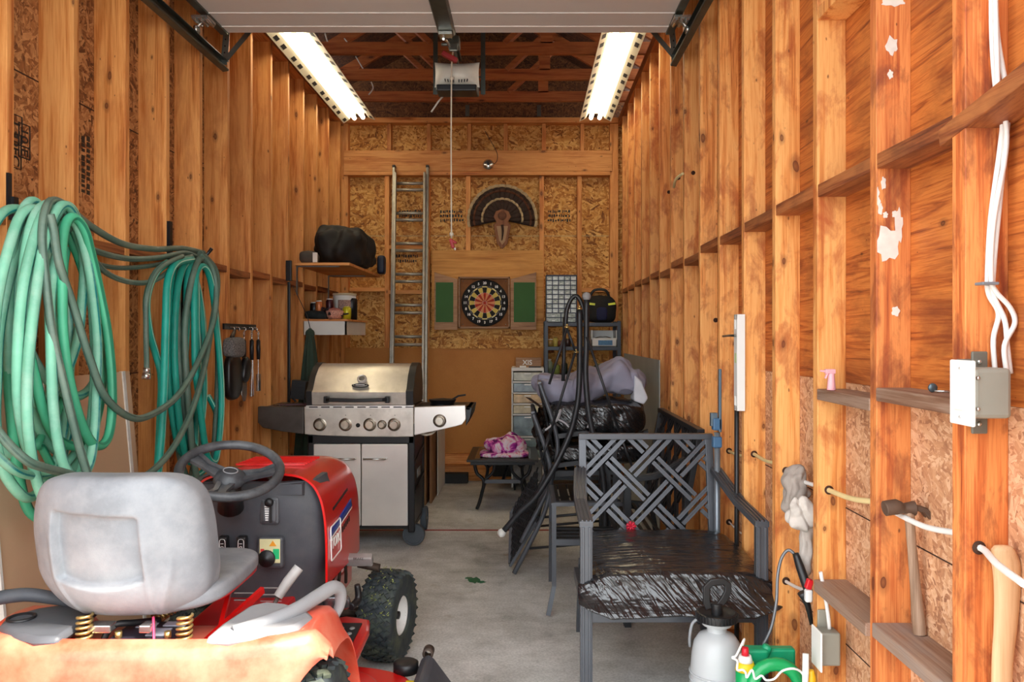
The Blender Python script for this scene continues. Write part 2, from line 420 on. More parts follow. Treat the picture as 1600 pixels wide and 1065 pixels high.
def concrete():
    m, nt, b = mat('concrete_floor'); v = coords(nt, rand=False)
    big = tex_noise(nt, v, 1.1, 6, 0.6, 0.3); mid = tex_noise(nt, v, 6, 8, 0.7); fine = tex_noise(nt, v, 90, 4, 0.6)
    vs = coords(nt, (1.2, 5.5, 1), rand=False); trow = tex_noise(nt, vs, 3.0, 6, 0.65, 0.5)
    g = math_(nt, 'ADD', math_(nt, 'MULTIPLY', big, 0.45), math_(nt, 'ADD', math_(nt, 'MULTIPLY', mid, 0.4), math_(nt, 'MULTIPLY', trow, 0.15)))
    c = ramp(nt, g, [(0.34, srgb(146, 144, 138)), (0.44, srgb(186, 185, 180)), (0.54, srgb(210, 209, 205)), (0.64, srgb(228, 227, 224))])
    f = ramp(nt, fine, [(0.35, (0.78, 0.78, 0.78)), (0.6, (1.05, 1.05, 1.05))]); c = mixc(nt, 1.0, c, f, 'MULTIPLY')
    rust = ramp(nt, tex_noise(nt, v, 3.1, 3, 0.5), [(0.66, (0, 0, 0)), (0.74, (0.45,)*3)]); c = mixc(nt, rust, c, srgb(140, 112, 70))
    dk = ramp(nt, tex_noise(nt, v, 2.1, 5, 0.7), [(0.60, (0, 0, 0)), (0.75, (0.45,)*3)]); c = mixc(nt, dk, c, srgb(92, 88, 80))
    lk(nt, c, b.inputs['Base Color']); b.inputs['Roughness'].default_value = 0.72
    bump(nt, b, mid, 0.25, 0.004); return m
M_conc = concrete()

# ------------------------------------------------------------------ ground and floor
XL, XR, YB, YF = -1.78, 0.90, 7.72, 1.30           # inner stud faces, back wall face, opening plane
DL, DR, T = 0.14, 0.089, 0.038
XSL, XSR = XL-DL, XR+DR                            # sheathing faces
m = MB(); m.span((XSL-0.02, YF-0.2, -0.12), (XSR+0.02, YB+0.12, 0)); floor = struct('floor', m, M_conc)
m = MB(); m.span((-9, -9, -0.2), (9, YF-0.2, -0.01)); struct('ground', m, plain('driveway_concrete', srgb(128, 124, 118), 0.9, 0, 0.12, 3))
m = MB(); m.box((-0.18, F*1.4/303, 0.0012), (2.2, 0.028, 0.002)); part('red_line', m, plain('red_floor_paint', srgb(150, 48, 38), 0.7, 0, 0.25, 20), floor)
m = MB()
for i, (px, py, rx, ry) in enumerate([(741, 906, .035, .05), (752, 909, .022, .02), (733, 903, .02, .02)]):
    c = PF(px, py); n = 14
    poly = [(c.x+rx*(1+.3*math.sin(3.1*k+i))*math.cos(2*PI*k/n), c.y+ry*(1+.3*math.cos(2.3*k+i))*math.sin(2*PI*k/n)) for k in range(n)]
    m.prism(poly, 'Z', -0.001, 0.0012+i*0.0004)
part('green_paint_splash', m, plain('green_spilt_paint', srgb(24, 104, 70), 0.4), floor)

# ------------------------------------------------------------------ left wall
def holeyarc(c, r, n=10): return [(c[0]+r*math.cos(2*PI*k/n), c[1]+r*math.sin(2*PI*k/n)) for k in range(n)]
ZT = 3.53
m = MB(); m.span((XSL-0.012, YF, 0), (XSL, YB+0.14, ZT)); wall_left = struct('wall_left', m, M_osb_l)
for z in (1.22, 2.40):
    m = MB(); m.box((XSL+0.0008, 4.5, z), (0.003, 6.4, 0.005)); part('panel_seam', m, M_hole, wall_left)
LY = [2.71 + 0.4*k for k in range(-3, 12)] + [YB-0.16]
for y in LY:
    m = MB(); m.span((XSL, y, 0.038), (XL, y+T, ZT-0.076)); part('stud', m, M_stud_z, wall_left, bev=0.002)
m = MB(); m.span((XSL, YF, ZT-0.076), (XL, YB, ZT)); part('top_plate', m, M_wood_y, wall_left)
m = MB(); m.span((XSL, YF, 0), (XL, YB, 0.038)); part('bottom_plate', m, M_wood_y, wall_left)
for y, z in zip(LY[2:], (1.80, 1.76, 1.78, 1.79, 1.79, 1.80, 1.79, 1.81, 1.80, 1.81, 1.80, 1.81, 1.80)):
    if y+0.4 > YB: continue
    m = MB(); m.span((XSL+0.02, y+T, z-0.019), (XL-0.003, y+0.4, z+0.019)); part('blocking', m, M_block, wall_left)

# ------------------------------------------------------------------ right wall: OSB below, plywood above
m = MB(); m.span((XSR, YF, 0), (XSR+0.012, YB+0.14, 1.2565)); wall_right = struct('wall_right', m, M_osb_r)
m = MB(); m.span((XSR, YF, 1.2575), (XSR+0.012, YB+0.14, ZT)); part('plywood_panel', m, M_ply_r, wall_right)
for z in (0.87, 0.45):
    m = MB(); m.box((XSR-0.0008, 3.5, z), (0.0016, 4.3, 0.003)); part('printed_line', m, M_hole, wall_right)
RY = [1.62 + 0.411*k for k in range(0, 15)]
for i, y in enumerate(RY):
    m = MB(); wdt = 0.05 if i == 0 else T
    m.span((XR, y, 0.038), (XSR, y+wdt, ZT-0.076)); part('stud', m, M_stud_p if i in (0, 1) else M_stud_r, wall_right, bev=0.002)
m = MB(); m.span((XR, YF, 0.038), (XSR, YF+0.1, ZT)); part('stud', m, M_stud_r, wall_right)
m = MB(); m.span((XR, YF, ZT-0.076), (XSR, YB, ZT)); part('top_plate', m, M_wood_y, wall_right)
m = MB(); m.span((XR, YF, 0), (XSR, YB, 0.038)); part('bottom_plate', m, M_wood_y, wall_right)
zz = [1.85, 1.83, 1.83, 1.835, 1.83, 1.825, 1.83, 1.80, 1.82, 1.79, 1.81, 1.80, 1.81, 1.80]
for i, y in enumerate([YF+0.1] + RY[:-1]):
    y1 = RY[i]; z = zz[min(i, len(zz)-1)]
    m = MB()
    if i == 0: m.beam((XR+0.042, y, z+0.03), (XR+0.042, y1+0.1, z-0.02), 0.089, 0.038)
    else: m.span((XR+0.001, y+T, z), (XSR, y1, z+0.038))
    part('blocking', m, M_block, wall_right, bev=0.002)
for i, (a, b, z) in enumerate([(RY[0], RY[1], 1.268), (RY[1], RY[2], 1.238)]):
    m = MB(); m.span((XR-0.002, a+T, z-0.034), (XSR, b, z)); part('ledge', m, M_ledge, wall_right, bev=0.003)
for i, (a, b, z) in enumerate([(RY[0], RY[1], .665), (RY[1], RY[2], .65)]):
    m = MB(); m.span((XR-0.012, a+T, z-0.036), (XSR, b, z)); part('ledge', m, M_ledge, wall_right, bev=0.003)
m = MB(); m.span((XR, RY[1]+T, 2.375), (XSR, RY[2], 2.413)); part('blocking', m, M_stud_r, wall_right, bev=0.002)

# ------------------------------------------------------------------ back wall
SB = YB + 0.089
BP = lambda px, py: P(px, py, YB)
m = MB(); m.span((XSL, SB, 0), (XSR, SB+0.012, ZT+1.1)); wall_back = struct('wall_back', m, M_osb_b)
m = MB(); m.span((XSL, SB-.004, ZT+.01), (XSR, SB-.001, ZT+1.1)); part('gable_shade_panel', m, osb('osb_gable_shaded', [srgb(50, 28, 14), srgb(92, 54, 26), srgb(118, 74, 38), srgb(140, 94, 52)], 'XZ'), wall_back)  # thin overlay of darker OSB; the roof-space shade is put into its colour
m = MB(); m.box((-0.45, SB-0.0008, 2.39), (2.7, 0.003, 0.006)); part('panel_seam', m, plain('pale_seam', srgb(200, 180, 130), .8), wall_back)
for a, b, zt, zb in [(530, 544, 193, 750), (601, 608, 275, 750), (664, 671, 275, 750), (728, 735, 275, 543), (843, 850, 275, 543), (902, 909, 275, 560), (953, 966, 193, 750)]:
    m = MB(); m.span((BP(a, 0).x, YB, 0 if zb == 750 else BP(0, zb).z), (BP(b, 0).x, SB, BP(0, zt).z)); part('stud', m, M_stud_z, wall_back)
for x in (608, 670, 733, 790, 850, 910):
    m = MB(); m.span((BP(x-3, 0).x, YB, BP(0, 236).z), (BP(x+3, 0).x, SB, BP(0, 193).z)); part('cripple_stud', m, M_stud_z, wall_back)
m = MB(); m.span((BP(538, 0).x, YB-0.03, BP(0, 268).z), (BP(956, 0).x, SB, BP(0, 236).z)); part('header_beam', m, M_wood_x, wall_back, bev=0.002)
m = MB(); m.span((BP(538, 0).x, YB-0.035, BP(0, 274.5).z), (BP(953, 0).x, SB, BP(0, 268.5).z)); part('header_plate', m, M_wood_x, wall_back, bev=0.002)
m = MB(); m.span((XL, YB-0.02, ZT-0.05), (XR, SB, ZT)); part('top_plate', m, M_wood_x, wall_back)
for a, b, y in [(546, 601, 451), (608, 664, 455), (909, 953, 452), (608, 664, 385)]:
    m = MB(); m.span((BP(a, 0).x, YB, BP(0, y+4).z), (BP(b, 0).x, SB, BP(0, y-2).z)); part('blocking', m, M_wood_x, wall_back)
m = MB(); m.span((BP(675, 0).x, YB-0.018, BP(0, 543).z), (BP(849, 0).x, YB-0.001, BP(0, 391).z)); part('plywood_sheet', m, M_ply_b, wall_back)
m = MB(); m.span((BP(672, 0).x, YB-0.03, BP(0, 544).z), (BP(850, 0).x, YB-0.018, BP(0, 516).z)); part('osb_strip', m, M_osb_b, wall_back)
m = MB(); m.span((BP(540, 0).x, YB-0.02, 0.27), (BP(853, 0).x, YB-0.001, BP(0, 543).z)); part('particle_board', m, M_partb, wall_back)
m = MB(); m.span((BP(540, 0).x, YB-0.012, 0.0), (BP(953, 0).x, YB-0.001, 0.27)); part('kick_board', m, M_ply_b, wall_back)
for z0, z1, d in [(.16, .26, .045), (.06, .155, .09), (.0, .055, .05)]:
    m = MB(); m.span((BP(600, 0).x, YB-d-.02, z0), (BP(860, 0).x, YB-.013, z1)); part('kick_board', m, M_wood_x, wall_back, bev=0.002)

# ------------------------------------------------------------------ roof: trusses and sheathing
XC = (XL+XR)/2
RISE = 0.95
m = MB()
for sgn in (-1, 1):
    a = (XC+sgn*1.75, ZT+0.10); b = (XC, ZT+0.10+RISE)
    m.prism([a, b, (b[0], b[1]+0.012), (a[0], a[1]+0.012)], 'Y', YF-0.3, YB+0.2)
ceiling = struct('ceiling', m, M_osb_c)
TY = [7.2 - 0.6*k for k in range(10)]
for y in TY:
    m = MB(); m.span((XSL, y-T, ZT), (XSR, y, ZT+0.089)); part('truss_chord', m, M_truss, ceiling)
    for sgn in (-1, 1):
        m = MB(); m.prism([(XC+sgn*1.6, ZT+.09), (XC+sgn*1.42, ZT+.09), (XC, ZT+RISE-.02), (XC, ZT+RISE+.08)], 'Y', y-T, y)
        part('truss_rafter', m, M_truss, ceiling)
        m = MB(); m.beam((XC+sgn*0.28, y-T/2, ZT+.08), (XC+sgn*0.75, y-T/2, ZT+.52), T, 0.08, up=(0, 1, 0)); part('truss_web', m, M_truss, ceiling)
    m = MB(); m.span((XC+.55, y-T, ZT+.08), (XC+.64, y, ZT+.5)); part('truss_web', m, M_truss, ceiling)
for x in (731, 842):                                 # stamped hangers on the back plate
    m = MB(); m.box(BP(x, 175) + V((0, -0.05, 0)), (0.04, 0.004, 0.11)); part('metal_hanger', m, M_galv, ceiling)
# front wall with the garage door opening
m = MB(); m.span((XSL, YF-0.12, 3.02), (XSR, YF, ZT+1.0)); m.span((XSL-.4, YF-.12, 0), (XL+.06, YF, ZT+.5)); m.span((XR-.03, YF-.12, 0), (XSR+.4, YF, ZT+.5))
struct('wall_front', m, M_osb_l)

# old paint daubs on the stained stud of the right wall
M_daub = plain('old_white_paint_daub', srgb(214, 204, 194), .7, 0, .1, 30)
random.seed(8)
def daub(px, py, w_, h_, i=1):
    c = P(px, py, RY[i]-.0009); n = 16; ph = random.uniform(0, 6)
    poly = []
    for k in range(n):
        a = 2*PI*k/n; r = 1+.38*math.sin(3*a+ph)*math.cos(2*a+ph*2)+random.uniform(-.08, .08)
        x = min(max(c.x+w_/2*r*math.cos(a), XR+.002), XSR-.002); poly.append((x, c.z+h_/2*r*math.sin(a)))
    m = MB(); daub.n = getattr(daub, 'n', 0)+1; m.prism(poly, 'Y', RY[i]-.0006-.0001*daub.n, RY[i]+.0003); part('paint_daub', m, M_daub, wall_right)
for px, py, w_, h_ in ((1395, 72, .03, .045), (1392, 116, .014, .022), (1398, 4, .06, .02), (1385, 385, .06, .09), (1405, 350, .02, .09), (1376, 325, .012, .03), (1384, 335, .012, .016), (1398, 335, .012, .018), (1370, 300, .014, .03), (1380, 285, .012, .03), (1372, 315, .01, .02), (1400, 485, .02, .025)): daub(px, py, w_, h_)
# ------------------------------------------------------------------ lawn tractor
XT = -0.995
M_red = plain('tractor_red_paint', srgb(206, 20, 18), 0.28, 0.0, 0.04, 4, coat=0.6)
M_red_f = plain('sunlit_dusty_red_fender', srgb(226, 74, 50), 0.42, 0.0, 0.08, 3, coat=0.3, dirt=srgb(246, 190, 156), dirt_amt=0.5, dirt_scale=2.2)  # true red lightened: sun glare painted into the base and the whitened dust
M_dash = plain('tractor_dash_plastic', srgb(70, 72, 78), 0.5, 0.0, 0.15, 10, bumps=0.15, bscale=240, dirt=srgb(110, 108, 106), dirt_amt=0.35)
M_seat = plain('dusty_grey_vinyl', srgb(122, 125, 130), 0.55, 0.0, 0.14, 7, bumps=0.25, bscale=300, dirt=srgb(170, 171, 173), dirt_amt=0.55, dirt_scale=5)
M_dustg = plain('dusty_grey_plastic', srgb(140, 140, 142), 0.55, 0.0, 0.12, 6, bumps=0.2, bscale=260)
M_wheelrim = plain('white_rim_paint', srgb(226, 224, 220), 0.4, 0.0, 0.06, 6)
M_dirty = plain('grimy_engine_metal', srgb(70, 58, 50), 0.6, 0.4, 0.35, 14)
M_brass = plain('brass_spring_steel', srgb(196, 170, 110), 0.3, 0.85, 0.15, 14)
M_blue = plain('blue_stripe', srgb(28, 58, 150), 0.4); M_yel = plain('yellow_label', srgb(232, 200, 30), 0.5)
M_grip = plain('worn_grey_grip', srgb(176, 172, 168), 0.5, 0, 0.15, 20)
M_steer = plain('worn_black_steering_plastic', srgb(56, 58, 62), 0.45, 0, 0.2, 14, dirt=srgb(130, 132, 134), dirt_amt=0.45, dirt_scale=9)
M_lit_w = plain('white_print', srgb(238, 238, 234), 0.5, var=0.0)
M_dark_print = plain('black_print', srgb(28, 26, 26), 0.6, var=0.0)

tr = thing('lawn_tractor', 'red ride-on lawn tractor with dusty grey seat parked on the concrete', 'lawn mower', (XT, 2.8, 0))

def smooth01(x, a, b):
    t = max(0, min(1, (x-a)/(b-a))); return t*t*(3-2*t)
# rear fender deck
def fender(u, v):
    x = (u-0.5)*2; X = XT + x*0.475; ax = abs(x)
    ztop = 0.565 + 0.06*smooth01(ax, 0.5, 0.64) - 0.09*smooth01(ax, 0.9, 1.0)
    lip = 0.63 - 0.05*smooth01(ax, 0.93, 1.0)
    Yr = 1.975 + 0.10*ax**4
    zlow = 0.36 + 0.20*smooth01(ax, 0.6, 1.0)
    k = v
    if k < 0.28: t = k/0.28; return V((X*1.0 + (0 if ax < .9 else 0), Yr - 0.012*math.sin(t*PI), zlow + (lip-0.02-zlow)*t))
    if k < 0.36: t = (k-0.28)/0.08; return V((X, Yr+0.035*t, lip-0.02+0.02*math.sin(t*PI/2)))
    if k < 0.44: t = (k-0.36)/0.08; return V((X, Yr+0.035+0.02*t, lip + (ztop-lip)*smooth01(t, 0, 1)))
    if k < 0.74: t = (k-0.44)/0.30; return V((X, Yr+0.055+(2.27-Yr-0.055)*t, ztop + 0.01*math.sin(t*PI)))
    t = (k-0.74)/0.26; return V((X, 2.27+0.22*t**0.8, ztop - (ztop-0.30)*t**1.5))
m = MB(); m.slab(fender, 56, 48, 0.006); fd = part('rear_fender', m, M_red_f, tr, smooth=50)
# chassis frame and centre tunnel
m = MB(); m.span((XT-.17, 2.2, .24), (XT+.17, 3.75, .34)); m.span((XT-.14, 2.45, .3), (XT+.14, 2.95, .44)); part('chassis', m, M_red, tr, bev=.01)
m = MB(); m.span((XT-.12, 3.05, .3), (XT+.14, 3.6, .52)); m.cyl((XT-.05, 3.3, .5), (XT-.05, 3.3, .62), .09)
for k in range(6): m.tube([(XT+.12+.02*k, 3.1+.06*k, .34), (XT+.17+.01*k, 3.12+.05*k, .44), (XT+.14, 3.2+.05*k, .54)], .008, 6, sub=4)
part('engine', m, M_dirty, tr, bev=.004)
m = MB(); m.tube([(XT+.2, 3.08, .5), (XT+.235, 3.1, .43), (XT+.21, 3.14, .36)], .005, 6, sub=4); part('red_wire', m, M_red, tr)
# hood
def hood_section(y):
    t = (y-2.86)/0.90
    w_ = 0.262 - 0.02*t - 0.11*smooth01(t, 0.62, 1.0)**1.6
    zt = 0.905 - 0.03*t - 0.17*smooth01(t, 0.55, 1.0)**1.7
    return w_, zt
def hood(u, v):
    y = 2.86 + 0.90*v; w_, zt = hood_section(y); zb = 0.50 - 0.06*v
    a = PI*(u); e = 0.42
    cx_ = math.copysign(abs(math.cos(a))**e, math.cos(a)); sz = abs(math.sin(a))**0.5
    zb2 = zb if True else 0
    return V((XT+0.015 - w_*cx_*(1.0 - 0.12*sz*0), y, zb2 + (zt-zb2)*sz))
m = MB(); m.slab(hood, 49, 26, 0.008)
m.grid(lambda u, v: V((XT+0.015 + (hood(u, 1).x-XT-.015)*v, 3.76+.012*(1-v), 0.44 + (hood(u, 1).z-.44)*v)), 49, 4)
hd = part('hood', m, M_red, tr, smooth=45)
m = MB()
for k in range(7): m.beam((XT-.14+.012, 3.06+.035*k, .9045-.001*k), (XT+.14, 3.06+.035*k, .9045-.001*k), .006, .008)
part('hood_vent', m, M_red, hd)
# stripe + emblem on the right flank, laid 1 mm off the panel
def flank(y, z, off=0.0015):
    w_, zt = hood_section(y); v = (y-2.86)/0.90; zb = .50-.06*v
    s = max(0.0, min(1.0, (z-zb)/(zt-zb))); a = math.asin(min(1, s**2)); cx_ = abs(math.cos(a))**0.42
    return V((XT+0.015+w_*cx_+off, y, z))
m = MB(); m.slab(lambda u, v: flank(2.90+.42*u, .655+.034*u+(.030+.004*u)*v), 16, 3, 0.001); part('blue_stripe', m, M_blue, hd)
m = MB(); m.slab(lambda u, v: flank(2.90+.42*u, .648+.032*u+.006*v), 16, 2, 0.001); part('white_stripe', m, M_lit_w, hd)
m = MB(); m.slab(lambda u, v: flank(2.98+.3*u, .742+.02*u+.010*v), 10, 2, 0.001); part('hood_groove', m, M_dark_print, hd)
m = MB()
rr = []
for (cy_, cz_, a0) in ((3.06, .685, 0), (2.915, .685, 90), (2.915, .585, 180), (3.06, .585, 270)):
    for k in range(5): a = math.radians(a0+22.5*k); rr.append((cy_+.012*math.cos(a), cz_+.012*math.sin(a)))
m.tube([flank(a, b, .004) for a, b in rr], .0028, 6, closed=True); em = part('emblem_frame', m, M_lit_w, hd)
m = text_mesh('TORO', .05, frameM(flank(2.987, .632, .006), (0, 1, 0.02), (0, 0, 1)) @ Matrix.Diagonal((1.0, 1.1, 1, 1)), .001, bold=.0012); part('emblem_lettering', m, M_lit_w, hd)
m = MB()
for k in range(5): m.slab(lambda u, v, k=k: flank(3.11+.032*k+.02*u, .628+.003*k+.022*v, .002), 3, 3, .001)
part('model_lettering', m, M_dark_print, hd)
# dash tower
def dash(u, v):
    z = 0.33 + 0.545*v
    w_ = 0.185 + 0.05*smooth01(v, .15, .5) + 0.0*v - 0.03*smooth01(v, .8, 1)
    x = (u-.5)*2; ax = abs(x)
    yb = 2.90 - 0.05*v + 0.09*ax**3 + (0.05*(1-v)**2)
    if ax > 0.0: pass
    return V((XT + w_*math.copysign(min(1, ax*1.12), x), yb + 0.12*max(0, ax-0.89)/0.11, z))
m = MB(); m.slab(dash, 44, 30, -0.02)
m.span((XT-.19, 2.97, .34), (XT+.19, 3.05, .74)); m.prism([(2.84, .868), (2.88, .872), (2.88, .82), (2.84, .83)], 'X', XT-.19, XT+.19)
ds = part('dash_panel', m, M_dash, tr, smooth=45)
def DP(px, py, Y=2.85): return P(px, py, Y)
# control bezel, key plate, rocker switches, throttle slot
m = MB(); c = DP(424, 862, 2.845); m.box(c, (.095, .03, .115)); bz = part('key_bezel', m, M_dash, ds, bev=.012)
m = MB(); m.box(c+V((0, -.0165, .008)), (.074, .003, .086)); kp = part('key_label', m, plain('pale_key_label', srgb(214, 208, 160), .5), ds, bev=.0015)
m = MB(); m.prism([(c.x-.002, c.z+.026), (c.x+.024, c.z+.026), (c.x+.011, c.z+.046)], 'Y', c.y-.0195, c.y-.018); part('warning_triangle', m, plain('amber_print', srgb(224, 150, 40), .5), kp)
m = MB(); m.prism([(c.x+.012, c.z-.02), (c.x+.034, c.z-.02), (c.x+.034, c.z+.016), (c.x+.012, c.z+.016)], 'Y', c.y-.0192, c.y-.018); part('green_mark', m, plain('green_print', srgb(40, 190, 120), .5), kp)
m = MB(); m.prism([(c.x-.033, c.z+.0), (c.x-.02, c.z+.0), (c.x-.02, c.z+.016), (c.x-.033, c.z+.016)], 'Y', c.y-.0192, c.y-.018); part('red_mark', m, plain('red_print', srgb(214, 60, 60), .5), kp)
m = MB(); kc = c+V((-.01, -.02, -.018)); m.lathe([(0, .014), (.010, .014), (.011, .011), (.022, .011), (.024, .006), (.030, .006), (.031, 0), (0, 0)], frameM(kc, (1, 0, 0), (0, 0, 1))); part('ignition_knob', m, M_black, ds)
for px in (350, 379):
    c = DP(px, 850, 2.84); m = MB(); m.box(c, (.033, .03, .062), (0.1, 0, 0)); sw = part('rocker_switch', m, M_black, ds, bev=.006)
    m = text_mesh('%s' % ('0 1'), .016, frameM(c+V((0, -.0175, .0)), (0, 0, 1), (-1, 0, 0)), .0006); part('switch_lettering', m, M_lit_w, sw)
    m = MB(); m.tube([c+V((a, -.0165, b)) for a, b in ((-.008, -.02), (.008, -.02), (.010, 0), (.008, .02), (-.008, .02), (-.010, 0))], .0012, 5, closed=True, sub=3); part('switch_outline', m, M_lit_w, sw)
c = DP(421, 798, 2.84); m = MB(); m.box(c, (.055, .02, .085)); m.box(c+V((0, .006, .0)), (.07, .02, .1)); th = part('throttle_recess', m, M_dash, ds, bev=.01)
m = MB(); m.box(c+V((.008, -.0105, -.004)), (.008, .003, .07)); part('throttle_slot', m, M_dark_print, th)
m = MB()
for k in range(7): m.box(c+V((-.006, -.0105, -.03+.008*k)), (.010+.001*k, .002, .0045))
part('throttle_scale', m, M_lit_w, th)
m = MB(); m.lathe([(0, .016), (.014, .014), (.016, .004), (.008, -.01)], frameM(c+V((.004, -.012, .034)), (1, 0, 0), (0, 0, 1))); part('throttle_knob', m, M_black, th)
m = MB()
for px0, px1, ys in ((366, 400, (926, 937)), (407, 440, (918, 928.5, 939))):
    for py in ys: m.beam(DP(px0, py, 2.865), DP(px1, py, 2.865), .006, .003)
part('dash_vent', m, plain('worn_edge_grey', srgb(160, 158, 156), .5), ds)
# steering wheel
sc_ = P(360, 738, 2.72); tilt = math.radians(22)
SM = Matrix.Translation(sc_) @ Matrix.Rotation(tilt, 4, 'X') @ Matrix.Rotation(math.radians(10), 4, 'Y')
R0 = .163
m = MB(); m.tube([SM @ V((R0*math.cos(2*PI*k/40), R0*math.sin(2*PI*k/40), .012)) for k in range(40)], .0165, 10, closed=True)
sw = part('steering_wheel', m, M_steer, tr, smooth=60)
m = MB()
for a in (20, 160, 270):
    a = math.radians(a); d = V((math.cos(a), math.sin(a), 0)); n_ = V((-math.sin(a), math.cos(a), 0))
    for s_ in (-1, 1):
        m.polybeam([SM @ (d*.035 + n_*.022*s_ + V((0, 0, -.018))), SM @ (d*.10 + n_*.014*s_ + V((0, 0, -.008))), SM @ (d*.16 + n_*.024*s_ + V((0, 0, .01)))], .016, .012, up=SM.to_3x3() @ V((0, 0, 1)))
    m.polybeam([SM @ (d*.035 + V((0, 0, -.022))), SM @ (d*.10 + V((0, 0, -.014))), SM @ (d*.162 + V((0, 0, .008)))], .034, .007, up=SM.to_3x3() @ V((0, 0, 1)))
part('steering_spokes', m, M_steer, sw, smooth=30)
m = MB(); m.lathe([(0, .008), (.030, .006), (.036, 0), (.05, -.012), (.056, -.03), (.04, -.045), (.03, -.05)], SM, 28); hb = part('steering_hub', m, M_steer, sw)
m = MB(); m.tube([SM @ V((.024*math.cos(2*PI*k/24), .018*math.sin(2*PI*k/24), .0085)) for k in range(24)], .0022, 5, closed=True); part('hub_emblem', m, M_dustg, hb)
m = MB(); m.tube([SM @ V((0, 0, -.04)), SM @ V((0, .02, -.16))], [.034, .045], 18); part('steering_column', m, M_black, sw)
# seat
def back_shape(q):
    x, y, z = q
    s = x/.232; h = z/.1925
    x2 = x*(1.0 - 0.07*smooth01(h, .1, 1.0) - (0.17 if x < 0 else .06)*smooth01(-h, .3, 1.0)) + .012*smooth01(-h, -.4, 1)
    if y < 0:
        xc = x+.022; wv = .118
        low = -.40 - .12*(1-(xc/wv)**2)
        ins = smooth01(wv-abs(xc), 0, .010)*smooth01(h-low, 0, .06)*smooth01(.52-.04*(xc/wv)-h, 0, .05)
        y += .024*ins
        gl = math.exp(-((xc+wv+.004-.02*smooth01(-h, .4, 1))/.007)**2); gr = math.exp(-((xc-wv-.008+.0*h)/.007)**2)
        y -= .006*(gl+gr)*smooth01(-h, -.45, .1)
        g2 = math.exp(-((x-.160+.045*smooth01(-h, .1, 1.2))/.008)**2)*smooth01(-h, -.1, .4); y -= .007*g2
        y -= .022*(1-s*s)*(1-h*h)
    y += .06*s*s
    y += -.12*z + .10*max(0, -h-.5)**2
    return V((x2, y, z))
sb = V((-1.088, 2.10, .845))
m = MB(); m.blob(sb, (.465, .13, .385), e=5.0, cuts=60, shape=back_shape); st = part('seat_back', m, M_seat, tr, smooth=180)
def cush_shape(q):
    x, y, z = q
    return V((x, y, z + .010*(x/.22)**2 + .004*smooth01(y, 0, .2)))
m = MB(); m.blob((-1.055, 2.33, .687), (.455, .46, .074), e=4, cuts=20, shape=cush_shape, amp=.003); part('seat_cushion', m, M_seat, tr, smooth=180)
m = MB(); m.blob((-1.05, 2.36, .652), (.42, .38, .03), e=5, cuts=10, shape=lambda q: V((q.x, q.y, q.z+.02*abs(q.x)/.2))); part('seat_pan', m, M_red, tr, smooth=180)
for bx_, bw_ in ((-1.12, .06), (-1.0, .03)):
    m = MB(); m.box((bx_, 2.09, .632), (bw_, .04, .02)); part('seat_bracket', m, M_zinc, tr, bev=.003)
def spring(name, p0, p1, r, turns, wr, mt):
    p0 = V(p0); p1 = V(p1); d = p1-p0; a = d.normalized().orthogonal().normalized(); b = d.normalized().cross(a); n = turns*14
    m = MB(); m.tube([p0 + d*(k/n) + (a*math.cos(2*PI*k/14)+b*math.sin(2*PI*k/14))*r for k in range(n+1)], wr, 6); return part(name, m, mt, tr)
spring('seat_spring', (-1.155, 2.06, .565), (-1.155, 2.07, .672), .018, 8, .004, M_brass)
spring('seat_spring', (-.893, 2.06, .565), (-.893, 2.07, .670), .018, 8, .004, M_brass)
spring('seat_spring', (-1.05, 2.22, .60), (-.99, 2.25, .63), .010, 8, .003, M_brass)
m = MB(); m.tube([(-.99, 2.1, .655), (-.975, 2.07, .60), (-.968, 2.05, .575)], .0035, 6, sub=4); part('pink_cable', m, plain('pink_cable', srgb(220, 70, 110), .5), tr)
# battery below the seat
m = MB(); m.span((-1.10, 2.07, .545), (-.93, 2.21, .605)); bt = part('battery', m, plain('battery_case', srgb(44, 40, 50), .45, 0, .2), tr, bev=.006)
for (x, y, sx, sy) in ((-.985, 2.12, .05, .05), (-.965, 2.18, .06, .03), (-1.04, 2.17, .05, .03)):
    m = MB(); m.box((x, y, .607), (sx, sy, .003)); part('battery_label', m, plain('battery_label_grey', srgb(176, 178, 190), .5), bt)
for x in (-1.075, -.945):
    m = MB(); m.cyl((x, 2.085, .6), (x, 2.085, .622), .009); part('terminal', m, M_brass, bt)
m = MB(); m.tube([(-1.12, 2.08, .58), (-1.10, 2.10, .63), (-1.06, 2.14, .625), (-1.02, 2.2, .61)], .009, 8, sub=5); part('battery_cable', m, M_black, bt)
m = MB(); m.tube([(-1.115, 2.045, .565), (-1.115, 2.04, .60), (-1.10, 2.04, .605), (-.95, 2.04, .605), (-.93, 2.04, .59), (-.93, 2.05, .56)], .005, 6); part('battery_tray', m, M_black, bt)
for x0, x1 in ((-.87, -.80), (-.84, -.9)):
    m = MB(); m.beam((x0, 2.15, .57), (x1, 2.4, .63), .012, .02); part('seat_strut', m, M_red, tr)
